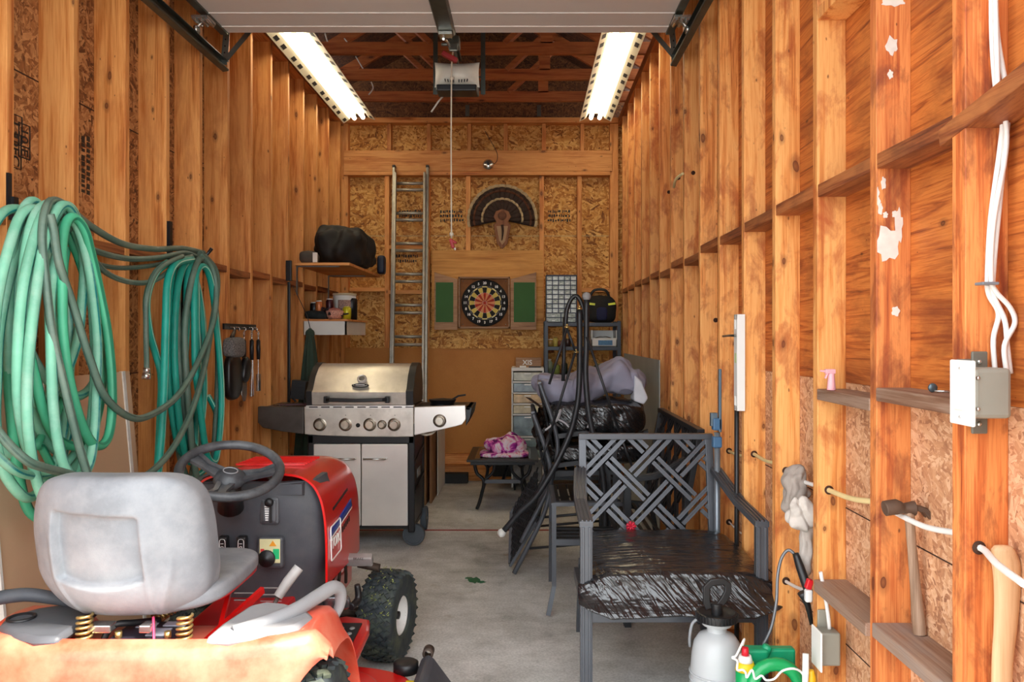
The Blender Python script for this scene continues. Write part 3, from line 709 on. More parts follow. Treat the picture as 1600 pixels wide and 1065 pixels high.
# fender handles and grey trim
for s_, mt in ((1, M_dustg), (-1, M_dash)):
    mx = lambda p: (XT + s_*(p[0]-XT),) + tuple(p[1:])
    m = MB(); m.prism([mx(p) for p in ((-.812, 1.995), (-.808, 2.10), (-.785, 2.24), (-.745, 2.275), (-.69, 2.26), (-.62, 2.22), (-.575, 2.15), (-.60, 2.08), (-.68, 2.02), (-.75, 1.99))], 'Z', .612, .640); tm = part('fender_trim', m, mt, tr, bev=.014, smooth=50)
    m = MB(); pts = [(-.76, 2.05, .632), (-.69, 2.10, .640), (-.63, 2.17, .650), (-.59, 2.25, .662), (-.565, 2.31, .666), (-.552, 2.345, .645), (-.556, 2.36, .60), (-.572, 2.35, .56)] if s_ > 0 else [(-.55, 2.00, .60), (-.535, 2.03, .655), (-.545, 2.10, .69), (-.60, 2.17, .69), (-.66, 2.21, .67), (-.71, 2.25, .64)]
    m.tube([mx(p) for p in pts], [.018, .020, .020, .020, .020, .018, .016, .012] if s_ > 0 else [.012, .018, .019, .019, .018, .014], 12, sub=6)
    part('fender_handle', m, mt, tm, smooth=60)
m = MB(); m.lathe([(.036, .0), (.036, .004), (.030, .005), (.026, -.004), (0, -.006)], Matrix.Translation((-1.36, 2.13, .641)), caps=False); part('cup_recess', m, M_black, tr)
# side lever
m = MB(); m.tube([P(420, 972, 2.42), P(426, 950, 2.45), P(435, 930, 2.48)], .007, 8); lv = part('side_lever', m, M_zinc, tr)
m = MB(); m.tube([P(434, 932, 2.47), P(450, 908, 2.49), P(467, 886, 2.51)], [.015, .017, .0165], 14); part('lever_grip', m, M_grip, lv, smooth=50)
# foot rests
for s_ in (1, -1):
    x0 = XT + s_*.20; x1 = XT + s_*.40
    poly = [(x0, 2.42), (x0, 3.12), (x0+s_*.08, 3.16), (x1-s_*.02, 3.12), (x1, 3.0), (x1+s_*.01, 2.6), (x1-s_*.0, 2.42)]
    m = MB(); m.prism(poly, 'Z', .255, .285); fr = part('foot_rest', m, M_red, tr, bev=.012)
    m = MB(); m.prism([(x0+s_*.03, 2.5), (x0+s_*.03, 3.06), (x1-s_*.04, 3.06), (x1-s_*.025, 2.5)], 'Z', .285, .291); mt_ = part('foot_mat', m, M_black, fr)
    m = MB()
    for i in range(9):
        for j in range(3): m.sphere((x0+s_*(.055+.04*j), 2.56+.055*i, .292), .011, 8, (1, 1.4, .35))
    part('foot_mat_studs', m, plain('worn_mat_studs', srgb(140, 138, 136), .6), mt_)
# pedals on the right
m = MB(); m.box(P(562, 874, 3.25), (.108, .035, .045), (.5, 0, 0)); pd = part('brake_pedal', m, plain('worn_aluminium', srgb(170, 168, 166), .4, .5, .1, 20), tr, bev=.006)
m = text_mesh('BRAKE', .014, frameM(P(562, 872, 3.25)+V((0, -.028, .006)), (1, 0, 0), (0, .4, 1)), .0006); part('pedal_lettering', m, M_dirty, pd)
m = MB(); m.tube([P(541, 874, 3.26), P(522, 884, 3.26), P(512, 905, 3.22), P(508, 930, 3.1)], .009, 8, sub=4); part('pedal_arm', m, M_black, pd)
m = MB(); m.tube([P(560, 880, 3.35), P(593, 887, 3.35)], .017, 14); part('exhaust_pipe', m, M_dirty, tr)
m = MB(); m.blob(P(526, 940, 3.05), (.105, .03, .072), (.6, 0, 0), e=4, cuts=10); p2 = part('chrome_pedal', m, plain('scuffed_chrome', srgb(150, 150, 152), .25, .8, .1, 20), tr, smooth=60)
m = MB(); m.tube([P(548, 948, 3.05), P(560, 935, 3.1), P(558, 913, 3.1)], [.014, .015, .011], 10, sub=4); part('pedal_knob', m, M_black, p2)
# wheels
M_tyre = plain('tractor_tyre_rubber', srgb(46, 54, 58), 0.75, 0, 0.25, 16, bumps=.2, dirt=srgb(120, 128, 90), dirt_amt=0.35, dirt_scale=14)
def wheel(c, R, W, rim, rotz, s_, rows=30, grass=False):
    """axle along local x; s_ = +1 outer side toward +X"""
    Mw = Matrix.Translation(V(c)) @ Matrix.Rotation(rotz, 4, 'Z') @ Matrix.Rotation(PI/2, 4, 'Y')
    m = MB(); h = W/2
    prof = [(rim*.92, -h*.72), (rim, -h*.8), (rim*1.08, -h*.93), (R*.84, -h*1.0), (R*.93, -h*.93), (R*.965, -h*.75), (R*.985, -h*.35), (R*.99, 0), (R*.985, h*.35), (R*.965, h*.75), (R*.93, h*.93), (R*.84, h), (rim*1.08, h*.93), (rim, h*.8), (rim*.92, h*.72), (rim*.92, -h*.72)]
    m.lathe(prof, Mw, 48, caps=False); t = part('tyre', m, M_tyre, tr, smooth=50)
    m = MB()
    for k in range(rows):
        for lane in range(-2, 3):
            zc = lane*W*.185; pts = []
            for j, (dz, da) in enumerate(((-.5, 0), (-.17, .3), (.17, .02), (.5, .32))):
                z = zc+dz*W*.17; a = 2*PI*(k+da+(.5 if lane % 2 else 0)*.0+.35*abs(lane))/rows
                rr_ = R*(.99-.045*(abs(z)/h)**3)
                pts.append(Mw @ V((rr_*math.cos(a), rr_*math.sin(a), z)))
            ctr = V(c); up_ = (pts[1]-ctr).normalized()
            m.polybeam(pts, R*2*PI/rows*.52, .011, up=up_)
    part('tread', m, M_tyre, t)
    m = MB(); z1 = h*.72*s_; zi = h*.15*s_
    m.lathe([(rim*.98, z1*1.05), (rim*1.0, z1*1.12), (rim*.93, z1*1.1), (rim*.90, z1*.8), (rim*.84, z1*.45), (rim*.55, zi*1.5), (rim*.3, zi*1.6), (0, zi*1.6)], Mw, 36, caps=False); rm = part('rim', m, M_wheelrim, t, smooth=50)
    m = MB(); m.lathe([(0, z1*1.0), (rim*.2, z1*.95), (rim*.24, zi)], Mw, 16); part('hub_cap', m, M_black, rm)
    for a in (0.6, 2.7, 4.8):
        m = MB(); p = Mw @ V((rim*.5*math.cos(a), rim*.5*math.sin(a), zi*2.2)); m.sphere(p, rim*.13, 10, (.4, 1, 1.4), (0, 0, rotz)); part('rim_hole', m, M_dark_print, rm)
    if grass:
        random.seed(4); m = MB()
        for k in range(60):
            a = random.uniform(PI*.55, PI*1.5); z = random.uniform(-h, h*.9); p = Mw @ V((R*1.015*math.cos(a), R*1.015*math.sin(a), z))
            cnt = random.randint(1, 4)
            for _ in range(cnt):
                q = p+V((random.gauss(0, .006), random.gauss(0, .002), random.gauss(0, .006))); m.beam(q, q+V((random.uniform(-.01, .01), random.uniform(-.003, .003), random.uniform(-.01, .01))), .0025, .0015)
        part('grass_clippings', m, plain('dry_grass', srgb(160, 170, 90), .8), t)['kind'] = 'stuff'
wheel((-.602, 3.44, .19), .185, .155, .082, -math.radians(11), 1, 30, True)
wheel((-1.38, 3.44, .19), .185, .155, .082, -math.radians(11), -1, 30)
wheel((-.625, 2.165, .252), .25, .20, .11, 0, 1, 34)
wheel((-1.365, 2.165, .252), .25, .20, .11, 0, -1, 34)
m = MB(); m.cyl((-1.30, 3.44, .2), (-.66, 3.44, .2), .022); m.cyl((-1.28, 2.165, .252), (-.72, 2.165, .252), .03); m.tube([(-.70, 3.40, .2), (-.78, 3.3, .25), (XT, 3.3, .3)], .014, 8)
part('axle', m, M_dirty, tr)
# mower deck
def outline(cx_, cy_, hx, hy, n=40, e=3.0):
    return [(cx_+hx*math.copysign(abs(math.cos(2*PI*k/n))**(2/e), math.cos(2*PI*k/n)), cy_+hy*math.copysign(abs(math.sin(2*PI*k/n))**(2/e), math.sin(2*PI*k/n))) for k in range(n)]
m = MB()
m.prism(outline(-.93, 2.62, .55, .27), 'Z', .10, .205); m.prism(outline(-.72, 2.62, .23, .20, e=2.2), 'Z', .2, .222)
dk = part('mower_deck', m, M_red, tr, bev=.02)
m = MB(); m.prism([(-.43, 2.52), (-.385, 2.52), (-.37, 2.74), (-.415, 2.74)], 'Z', .205, .2075); yl = part('warning_label', m, M_yel, dk)
m = MB(); m.box((-.405, 2.68, .208), (.022, .03, .001)); m.box((-.40, 2.62, .208), (.022, .012, .001)); part('label_print', m, M_dark_print, yl)
m = MB(); m.lathe([(.045, .2), (.045, .232), (.036, .238), (0, .238)], Matrix.Translation((-.43, 2.83, 0))); part('spindle_cap', m, M_black, dk)
def chute(u, v):
    return V((-.395+.17*u, 2.45+.40*v - .0*u, .235-.16*u**1.3 + .02*math.sin(PI*v)))
m = MB(); m.prism([(-.39, .20), (-.375, .245), (-.35, .26), (-.33, .245), (-.23, .11), (-.20, .06), (-.22, .05), (-.36, .17)], 'Y', 2.42, 2.84); ch = part('discharge_chute', m, M_dash, dk, bev=.008)
m = MB(); m.lathe([(.012, -.02), (.02, -.02), (.02, .02), (.012, .02), (.012, -.02)], frameM((-.352, 2.85, .262), (0, 0, 1), (1, 0, 0)), 16, caps=False); part('chute_hinge', m, M_dirty, ch)
# ------------------------------------------------------------------ overhead door, tracks, opener, lights
M_door = plain('door_taupe_enamel', srgb(226, 218, 212), 0.5, 0, 0.03, 3)
M_door_line = plain('door_ridge_enamel', srgb(246, 240, 234), 0.45, 0, 0.02, 3)
ZD = 3.085
m = MB(); m.span((XC-1.215, 4.0, ZD), (XC+1.215, 4.39, ZD+.045)); door_1 = struct('door_1', m, M_door)
for k in range(4):
    y0 = 4.0-.55*(k+1)
    m = MB(); m.span((XC-1.215, y0+.004, ZD), (XC+1.215, y0+.55, ZD+.045)); part('door_section', m, M_door, door_1)
for y in (4.30, 4.12):
    m = MB(); m.box((XC, y, ZD-.0015), (2.43, .006, .004)); part('door_ridge', m, M_door_line, door_1)
m = MB(); m.prism([(XC-.05, ZD), (XC-.04, ZD-.022), (XC+.04, ZD-.022), (XC+.05, ZD)], 'Y', 2.0, 4.385); part('centre_stile', m, M_galv_d, door_1)
for s_ in (-1, 1):
    m = MB(); x = XC+s_*1.235; m.span((x-.02, 2.0, ZD-.012), (x+.02, 4.39, ZD+.04)); es = part('end_stile', m, M_galv_d, door_1)
    m = MB(); xx = XC+s_*1.25; m.box((xx, 4.14, ZD-.03), (.085, .11, .012)); 
    for j in (-1, 0, 1): m.tube([(xx+.03*j, 4.09, ZD-.04), (xx+.03*j, 4.19, ZD-.04)], .010, 8)
    m.cyl((xx, 4.14, ZD-.035), (XC+s_*1.29, 4.14, ZD-.075), .006, 8); part('roller_hinge', m, M_zinc, door_1)
    m = MB(); m.cyl((XC+s_*1.275, 4.14, ZD-.08), (XC+s_*1.295, 4.14, ZD-.08), .022, 16); part('roller', m, M_zinc, door_1)
for s_, z0 in ((-1, 2.955), (1, 2.985)):
    X = XC+s_*1.29; m = MB()
    for k in range(9): pass
    prof = [(X-s_*.018, z0+.028), (X-s_*.021, z0+.02), (X+s_*.012, z0+.028), (X+s_*.016, z0), (X+s_*.012, z0-.028), (X-s_*.021, z0-.02), (X-s_*.018, z0-.030), (X+s_*.015, z0-.036), (X+s_*.021, z0), (X+s_*.015, z0+.036)]
    m.prism(prof, 'Y', 1.6, 4.55); tk = part('door_track', m, M_galv_d, door_1, bev=.002)
    m = MB(); m.beam((X, 4.53, z0), (X-s_*.05, 4.53, ZT+.02), .032, .003, up=(0, 1, 0)); m.beam((X+s_*.014, 4.53, z0), (X-s_*.036, 4.53, ZT+.02), .003, .03, up=(0, 1, 0)); ha = part('track_hanger', m, M_galv, door_1)
    m = MB()
    for k in range(14): m.cyl((X-.003*k*s_*.9, 4.527, z0+.03+.038*k), (X-.003*k*s_*.9, 4.5265, z0+.03+.038*k), .005, 8)
    part('hanger_holes', m, M_dark_print, ha)
    m = MB(); m.beam((X, 4.52, z0+.01), (X-s_*.42, 4.60, ZT), .028, .004, up=(0, 1, 0)); part('track_brace', m, M_galv, door_1)

# opener: power head, light lens, rail, hangers
op = thing('garage_door_opener', 'door opener with white light lens hanging under the trusses', 'door opener', (XC, 5.12, 2.98))
m = MB(); m.span((-.575, 5.10, 3.0), (-.315, 5.30, 3.15)); m.span((-.575, 5.055, 2.97), (-.315, 5.20, 3.012)); part('power_head', m, M_black, op, bev=.008)
def lens(u, v):
    x = (u-.5)*2; z = (v-.5)*2
    return V((-.445 + .145*x*(1-.04*(1-z*z)) , 5.10-.07*(1-abs(x)**3)*(1-abs(z)**3), 3.085 + z*(.072+.008*x*x)))
m = MB(); m.slab(lens, 20, 14, .004); ln = part('light_lens', m, plain('milky_lens', srgb(222, 220, 208), .4), op, smooth=60)
m = MB()
for k in range(9):
    if k == 4: continue
    m.box((-.515+.0175*k, 5.035, 3.025+.001*(k-4)**2*.3), (.006, .012, .016), (0, .2*(k-4)/4, 0))
part('lens_vent_slots', m, M_dark_print, ln)
m = MB(); m.span((XC-.018, 1.5, 3.19), (XC+.018, 5.15, 3.215)); m.span((XC-.004, 1.5, 3.15), (XC+.004, 5.15, 3.2)); part('rail', m, M_galv_d, op)
m = MB(); m.box((XC+.01, 4.72, 3.15), (.07, .09, .06)); m.box((XC+.01, 4.68, 3.11), (.05, .02, .05)); m.cyl((XC-.06, 4.66, 3.12), (XC-.02, 4.66, 3.12), .01); part('trolley', m, M_galv, op, bev=.006)
m = MB(); m.box((XC-.02, 4.76, 3.08), (.10, .04, .028), (0, .5, 0)); part('red_release_lever', m, plain('red_lever', srgb(150, 24, 26), .5), op, bev=.004)
m = MB(); m.tube([(XC-.015, 4.35, ZD-.05), (XC-.01, 4.5, 3.08), (XC-.005, 4.68, 3.11)], .007, 8); m.beam((XC-.022, 4.3, ZD-.03), (XC-.022, 4.40, ZD-.03), .03, .01); m.box((XC, 4.33, ZD-.034), (.07, .06, .016)); part('door_arm', m, M_zinc, op)
for x in (-.60, -.285):
    m = MB(); m.beam((x, 5.25, 3.0), (x+.0, 5.25, 3.56), .003, .034, up=(0, 1, 0)); m.beam((x+.0, 5.235, 3.0), (x+.0, 5.235, 3.56), .03, .003, up=(0, 1, 0)); part('hanger', m, M_galv_d, op)
m = MB(); m.beam((-.6, 5.25, 3.12), (-.28, 5.25, 3.12), .03, .004); part('hanger_bar', m, M_galv_d, op)
# release cord
pc = thing('pull_cord', 'white release cord with red handle hanging from the opener trolley', 'cord', (-.472, 5.0, 1.97))
m = MB(); m.tube([(XC+.005, 4.74, 3.12), (XC-.02, 4.9, 3.1), (-.472, 5.0, 3.0), (-.474, 5.0, 2.6), (-.472, 5.0, 2.02)], .0045, 6, sub=4); part('cord', m, plain('white_cord', srgb(226, 216, 196), .7), pc)
m = MB(); m.sphere((-.472, 5.0, 2.045), .014, 12); m.sphere((-.47, 5.0, 3.03), .014, 10); part('knot', m, plain('white_cord_knot', srgb(226, 216, 196), .7), pc)
m = MB(); m.box((-.468, 5.0, 1.985), (.022, .02, .06), (0, -.3, 0)); m.box((-.462, 5.0, 2.0), (.05, .018, .016), (0, .5, 0)); part('red_handle', m, plain('red_handle', srgb(170, 26, 34), .5), pc, bev=.004)
m = MB(); m.tube([(-.455, 5.0, 1.965), (-.448, 5.0, 1.95), (-.452, 5.0, 1.945)], .006, 6); part('cord_tail', m, M_white, pc)

# fluorescent strip lights with slotted reflectors
m_, nt, b = mat('fluorescent_tube'); b.inputs['Base Color'].default_value = (1, 1, 1, 1); b.inputs['Emission Color'].default_value = (1.0, 0.90, 0.70, 1); b.inputs['Emission Strength'].default_value = TUBE_GLOW
M_tube = m_
M_refl = plain('cream_reflector_enamel', srgb(226, 218, 190), 0.4, 0, .03, 4)
def striplight(label, xc, roll):
    t = thing('strip_light', label, 'ceiling light', (xc, 6.16, 3.45), 0, 'twin tube strip lights under the trusses')
    R_ = Matrix.Translation((xc, 0, 3.437)) @ Matrix.Rotation(roll, 4, 'Y')
    Y0, Y1 = 4.94, 7.38
    prof = [(-.148, -.035), (-.09, -.005), (-.065, .04), (.065, .04), (.09, -.005), (.148, -.035)]
    m = MB()
    for a, b_ in zip(prof, prof[1:]):
        p = [R_ @ V((a[0], Y0, a[1])), R_ @ V((b_[0], Y0, b_[1])), R_ @ V((b_[0], Y1, b_[1])), R_ @ V((a[0], Y1, a[1]))]
        n = (p[1]-p[0]).cross(p[2]-p[0]).normalized()*.0015
        m._add([q-n for q in p]+[q+n for q in p], [(0, 1, 2, 3), (7, 6, 5, 4), (0, 4, 5, 1), (1, 5, 6, 2), (2, 6, 7, 3), (3, 7, 4, 0)])
    rf = part('reflector', m, M_refl, t)
    m = MB(); c = R_ @ V((0, (Y0+Y1)/2, .055)); m.box(c, (.10, Y1-Y0, .03), (0, roll, 0)); part('ballast_housing', m, M_whitep, t)
    for s_ in (-1, 1):
        for k in range(12):
            y = Y0+.13+.2*k+(.04 if k % 2 else 0)
            m = MB(); m.box(R_ @ V((s_*.121, y, -.0225)), (.03, .075, .003), (0, roll + s_*math.atan2(.03, .058), 0)); 
            m2 = part('reflector_slot', m, M_dark_print, rf)
    for s_ in (-1, 1):
        m = MB(); m.cyl(R_ @ V((s_*.04, Y0+.03, -.002)), R_ @ V((s_*.04, Y1-.01, -.002)), .019, 14); part('fluorescent_tube', m, M_tube, t)
        for y in (Y0+.02, Y1-.02):
            m = MB(); m.box(R_ @ V((s_*.04, y, .012)), (.03, .02, .05), (0, roll, 0)); part('lamp_holder', m, M_white, t)
    return t
striplight('long twin tube strip light along the left wall, above the coiled hoses', -1.56, math.radians(-6))
striplight('long twin tube strip light near the right wall', .645, 0)
# loose wires hanging from the roof
M_wire = plain('white_wire', srgb(216, 208, 196), .6)
for lab, pts in (('short white wire end dangling between the trusses left of the opener', [(508, 52, 6.4), (514, 72, 6.4)]),
                 ('curved white wire dangling below the second truss', [(538, 60, 6.5), (548, 72, 6.5)]),
                 ('white wire dangling beside the left strip light', [(556, 88, 6.8), (570, 112, 6.8)]),
                 ('curled white wire dangling near the back truss on the left', [(580, 128, 7.0), (583, 138, 7.0), (576, 148, 7.0)]),
                 ('white wire hanging below the opener', [(694, 148, 5.3), (684, 160, 5.3), (674, 175, 5.3)]),
                 ('white wire loop dangling right of the opener', [(852, 48, 6.3), (856, 62, 6.3), (866, 66, 6.3)])):
    m = MB(); m.tube([P(*p) for p in pts], .006, 6, sub=4); single('loose_wire', m, M_wire, lab, 'wire', 'loose wires under the roof')
# ------------------------------------------------------------------ things on the back wall
# ladder
M_alu = plain('paint_spattered_aluminium', srgb(176, 172, 160), .4, .6, .12, 10, dirt=srgb(90, 84, 70), dirt_amt=.5, dirt_scale=20)
ld = thing('extension_ladder', 'worn aluminium extension ladder leaning on the back wall behind the grill', 'ladder', (-1.07, 7.1, 0))
top = V((-1.115, 7.655, 3.03)); bot = V((-1.07, 7.12, 0.008)); dv = (bot-top)
wt, wb = .325, .325
def lp(t, s_, off=0): return top + dv*t + V((s_*.1625, -off, 0))
for s_ in (-1, 1):
    m = MB(); m.beam(lp(0, s_), lp(1, s_), .024, .06, up=(0, 1, 0)); part('rail', m, M_alu, ld, bev=.004)
    m = MB(); m.beam(lp(.02, s_*.86, .05), lp(.86, s_*.86, .05), .022, .05, up=(0, 1, 0)); part('fly_rail', m, M_alu, ld, bev=.004)
L_ = dv.length
for k in range(10):
    t = (.16+.30*k)/L_
    m = MB(); m.cyl(lp(t, -1), lp(t, 1), .015, 10); part('rung', m, M_alu, ld)
    if k < 8:
        m = MB(); m.cyl(lp(t+.075/L_, -.86, .05), lp(t+.075/L_, .86, .05), .015, 10); part('rung', m, M_alu, ld)
for s_ in (-1, 1):
    m = MB(); m.box(lp(-.003, s_), (.03, .066, .03)); part('rail_cap', m, M_black, ld, bev=.006)

# dartboard cabinet
Yc = YB-.035
M_cab = wood('weathered_cabinet', srgb(176, 136, 100), srgb(150, 110, 78), srgb(110, 74, 50), 'X', knots=0, stain=.2)
M_cab_in = plain('cork_brown', srgb(150, 96, 52), .8, 0, .15, 20)
M_green = plain('green_chalkboard', srgb(62, 104, 58), .85, 0, .06, 5)
dc = thing('dartboard_cabinet', 'open wooden dartboard cabinet with green chalk panels', 'dartboard cabinet', (P(757, 0, Yc).x, Yc, P(0, 513, Yc).z))
a = P(717, 513, Yc); b = P(797, 433, Yc)
m = MB(); m.span((a.x, Yc-.01, a.z), (b.x, YB-.031, b.z)); bk = part('back_panel', m, M_cab_in, dc)
for x0, x1, z0, z1 in ((a.x, a.x+.018, a.z, b.z), (b.x-.018, b.x, a.z, b.z), (a.x, b.x, a.z, a.z+.018), (a.x, b.x, b.z-.018, b.z)):
    m = MB(); m.span((x0, Yc-.075, z0), (x1, Yc-.01, z1)); part('frame_side', m, M_cab, dc, bev=.002)
for (pl, pr, flip) in ((679, 715, 0), (798, 838, 1)):
    A = P(pl, 0, Yc-.09).x; B = P(pr, 0, Yc-.09).x; y0 = Yc-.11
    zb = P(0, 515, y0).z; zo = P(0, 425, y0).z; zi = P(0, 436, y0).z
    poly = [(A, zb), (B, zb), (B, zo if flip else zi), (A, zi if flip else zo)]
    m = MB(); m.prism(poly, 'Y', y0, y0+.022); dr = part('cabinet_door', m, M_cab, dc, bev=.002)
    m = MB(); m.span((A+(.03 if flip else .014), y0-.003, P(0, 503, y0).z), (B-(.014 if flip else .04), y0+.001, P(0, 441, y0).z)); part('chalk_panel', m, M_green, dr)
for x, z in ((a.x+.04, b.z-.04), (b.x-.04, b.z-.04), (a.x+.04, a.z+.04), (b.x-.04, a.z+.04)):
    m = MB(); m.sphere((x, Yc-.012, z), .006, 8); part('bolt', m, M_zinc, bk)
# dartboard
cb = P(757.5, 473, Yc-.04); RB = .2255
db = thing('dartboard', 'round dartboard with cream and black segments in the open cabinet', 'dartboard', (cb.x, cb.y, cb.z-RB))
DM = Matrix.Translation(cb) @ Matrix.Rotation(PI/2, 4, 'X')
m = MB(); m.lathe([(0, -.028), (RB, -.028), (RB, .006), (RB-.006, .009), (0, .009)], DM, 48); bd = part('board', m, plain('black_sisal', srgb(20, 20, 20), .8), db)
M_sis = {'k': plain('black_segment', srgb(24, 22, 20), .85), 'y': plain('cream_segment', srgb(214, 190, 96), .85), 'r': plain('red_segment', srgb(170, 52, 30), .85), 'o': plain('salmon_segment', srgb(222, 140, 92), .85)}
def sector(m, r0, r1, a0, a1, z, n=4):
    vs = []
    for k in range(n+1):
        a = a0+(a1-a0)*k/n; vs.append(V((r0*math.sin(a), r0*math.cos(a), z)))
    for k in range(n, -1, -1):
        a = a0+(a1-a0)*k/n; vs.append(V((r1*math.sin(a), r1*math.cos(a), z)))
    vs = [DM @ v for v in vs]; m._add(vs, [tuple(range(len(vs)))])
mm = {k: MB() for k in 'kyro'}
for k in range(20):
    a0 = (k-.5)*PI/10; a1 = a0+PI/10; ev = k % 2 == 0
    sector(mm['k' if ev else 'y'], .098, .150, a0, a1, .0098)
    sector(mm['y' if ev else 'k'], .150, .160, a0, a1, .0098)
    sector(mm['r' if ev else 'o'], .018, .098, a0, a1, .0098)
sector(mm['r'], .001, .018, 0, 2*PI, .0098, 16)
for k, nm in (('k', 'black_segments'), ('y', 'cream_segments'), ('r', 'red_segments'), ('o', 'salmon_segments')):
    part(nm, mm[k], M_sis[k], bd)
m = MB()
for r in (.018, .098, .150, .161): m.tube([DM @ V((r*math.cos(2*PI*k/40), r*math.sin(2*PI*k/40), .011)) for k in range(40)], .0011, 4, closed=True)
for k in range(20):
    a = (k-.5)*PI/10; m.tube([DM @ V((r*math.sin(a), r*math.cos(a), .011)) for r in (.018, .161)], .0009, 4)
part('wire_spider', m, M_zinc, db)
nums = [20, 1, 18, 4, 13, 6, 10, 15, 2, 17, 3, 19, 7, 16, 8, 11, 14, 9, 12, 5]
for k, n_ in enumerate(nums):
    a = k*PI/10; r = .190
    m = text_mesh(str(n_), .034, DM @ Matrix.Translation((r*math.sin(a), r*math.cos(a), .011)), .001, bold=.0012); part('number', m, M_lit_w, db)

# turkey tail fan on a wooden plaque
tf = P(785, 343, YB-.06)
tk = thing('turkey_tail_fan', 'brown turkey tail feather fan on a carved wooden plaque', 'trophy', (tf.x, YB-.01, tf.z-.3))
M_fb = plain('dark_brown_feather', srgb(52, 34, 24), .8, 0, .35, 40); M_fc = plain('cream_feather_tip', srgb(196, 172, 130), .8, 0, .15, 30); M_fm = plain('copper_feather_band', srgb(100, 58, 34), .7, 0, .3, 40)
nF = 19
def feather(m, a, r0, r1, w0, w1, y, seg=6):
    d = V((math.cos(a), 0, math.sin(a))); s_ = V((-math.sin(a), 0, math.cos(a)))
    def fn(u, v):
        r = r0+(r1-r0)*u; w_ = w0+(w1-w0)*u; x = (v-.5)*2
        rr_ = r - .25*w1*x*x*u
        return tf + d*rr_ + s_*(w_*x) + V((0, y-.012*u*(1) - .004*(1-x*x), 0))
    m.slab(fn, 5, 5, .0015)
for k in range(nF):
    a = math.radians(-7 + 194*k/(nF-1)); jit = .004*(k % 2)
    m = MB(); feather(m, a, .05, .315, .01, .034, -jit); fe = part('tail_feather', m, M_fb, tk)
    m = MB(); feather(m, a, .312, .343, .032, .034, -jit-.002); part('feather_tip', m, M_fc, fe)
    m = MB(); feather(m, a, .265, .285, .029, .030, -jit-.010); part('feather_band', m, M_fm, fe)
for k in range(13):
    a = math.radians(-2+184*k/12)
    m = MB(); feather(m, a, .04, .185, .01, .028, -.035-.003*(k % 2)); fe = part('covert_feather', m, M_fb, tk)
    m = MB(); feather(m, a, .180, .205, .026, .027, -.040-.003*(k % 2)); part('feather_tip', m, M_fc, fe)
z0 = tf.z; xx = tf.x
M_plq = wood('plaque_wood', srgb(150, 96, 56), srgb(122, 72, 40), srgb(84, 46, 26), 'Z', knots=0, stain=.2)
m = MB(); m.prism([(xx-.085, z0+.02), (xx-.06, z0+.075), (xx, z0+.095), (xx+.06, z0+.075), (xx+.085, z0+.02), (xx+.055, z0-.03), (xx+.085, z0-.06), (xx+.05, z0-.24), (xx, z0-.29), (xx-.05, z0-.24), (xx-.085, z0-.06), (xx-.055, z0-.03)], 'Y', YB-.115, YB-.09); pq = part('plaque', m, M_plq, tk, bev=.004)
m = MB(); m.prism([(xx-.055, z0-.07), (xx+.055, z0-.07), (xx+.03, z0-.21), (xx, z0-.25), (xx-.03, z0-.21)], 'Y', YB-.119, YB-.114); part('plaque_inset', m, plain('pale_inset_wood', srgb(176, 140, 100), .6), pq)
m = MB(); m.tube([(xx, YB-.122, z0-.06), (xx+.006, YB-.128, z0-.12), (xx-.003, YB-.124, z0-.21)], [.013, .011, .004], 8, sub=4); part('beard', m, M_fb, pq)
m = MB(); m.lathe([(0, .004), (.035, .004), (.042, 0), (.042, -.004)], frameM((xx, YB-.117, z0+.03), (1, 0, 0), (0, 0, 1))); part('carved_rosette', m, M_fm, pq)

# small motion light on the header
ml = thing('security_light', 'small silver round sensor light on the header beam', 'light', BP(764, 264)+V((0, -.05, 0)))
c = P(763, 257, YB-.05)
m = MB(); m.lathe([(0, .035), (.03, .03), (.052, .012), (.055, 0), (.04, -.012)], frameM(c, (1, 0, 0), (0, .3, 1))); part('lamp_head', m, M_zinc, ml, smooth=60)
m = MB(); m.box(c+V((0, -.037, 0)), (.018, .006, .028)); part('sensor', m, M_black, ml)
m = MB(); m.tube([c+V((.04, 0, .0)), P(776, 252, YB-.04), P(777, 240, YB-.04), P(770, 226, YB-.035), P(758, 205, YB-.02)], .003, 6, sub=4); part('cable', m, M_black, ml)

# printed marks on the OSB
def stamp(px, py):
    m = MB(); random.seed(px*7+py); x = -.11
    while x < .11:
        w_ = random.uniform(.006, .02); c = BP(px, py)+V((x, .0885, random.uniform(-.004, .004))); m.box(c, (w_, .0012, random.uniform(.015, .032))); x += w_+random.uniform(.006, .012)
    part('stamp', m, M_dark_print, wall_back)
for px, w_ in ((640, 1), (705, 1), (875, 1)):
    for r in range(3):
        stamp(px, 328+7*r)
for px, py in ((635, 398), (633, 406)): stamp(px, py)

# ------------------------------------------------------------------ resin/steel shelf unit with its load
YS = 7.22
M_shelf = plain('dark_grey_shelf_steel', srgb(66, 72, 80), .45, .3, .12, 8)
su = thing('shelf_unit', 'dark grey metal shelf unit in the back right corner', 'shelf unit', (.51, 7.4, 0))
x0, x1 = P(851, 0, YS).x, P(970, 0, YS).x; x1 = min(x1, .865)
for z in (1.525, 1.305, 1.05, .75, .4, .12):
    m = MB(); m.span((x0, YS, z-.035), (x1, YS+.38, z)); part('shelf', m, M_shelf, su, bev=.004)
for x in (x0+.015, x1-.015):
    for y in (YS+.015, YS+.365):
        m = MB(); m.box((x, y, .77), (.035, .03, 1.54)); part('post', m, M_shelf, su, bev=.003)
pc_ = thing('parts_cabinet', 'small parts cabinet with rows of clear drawers on the shelf unit', 'organizer', (P(877, 0, YS).x, YS+.12, 1.525))
a = P(853, 501, YS+.04); b = P(900, 429, YS+.04)
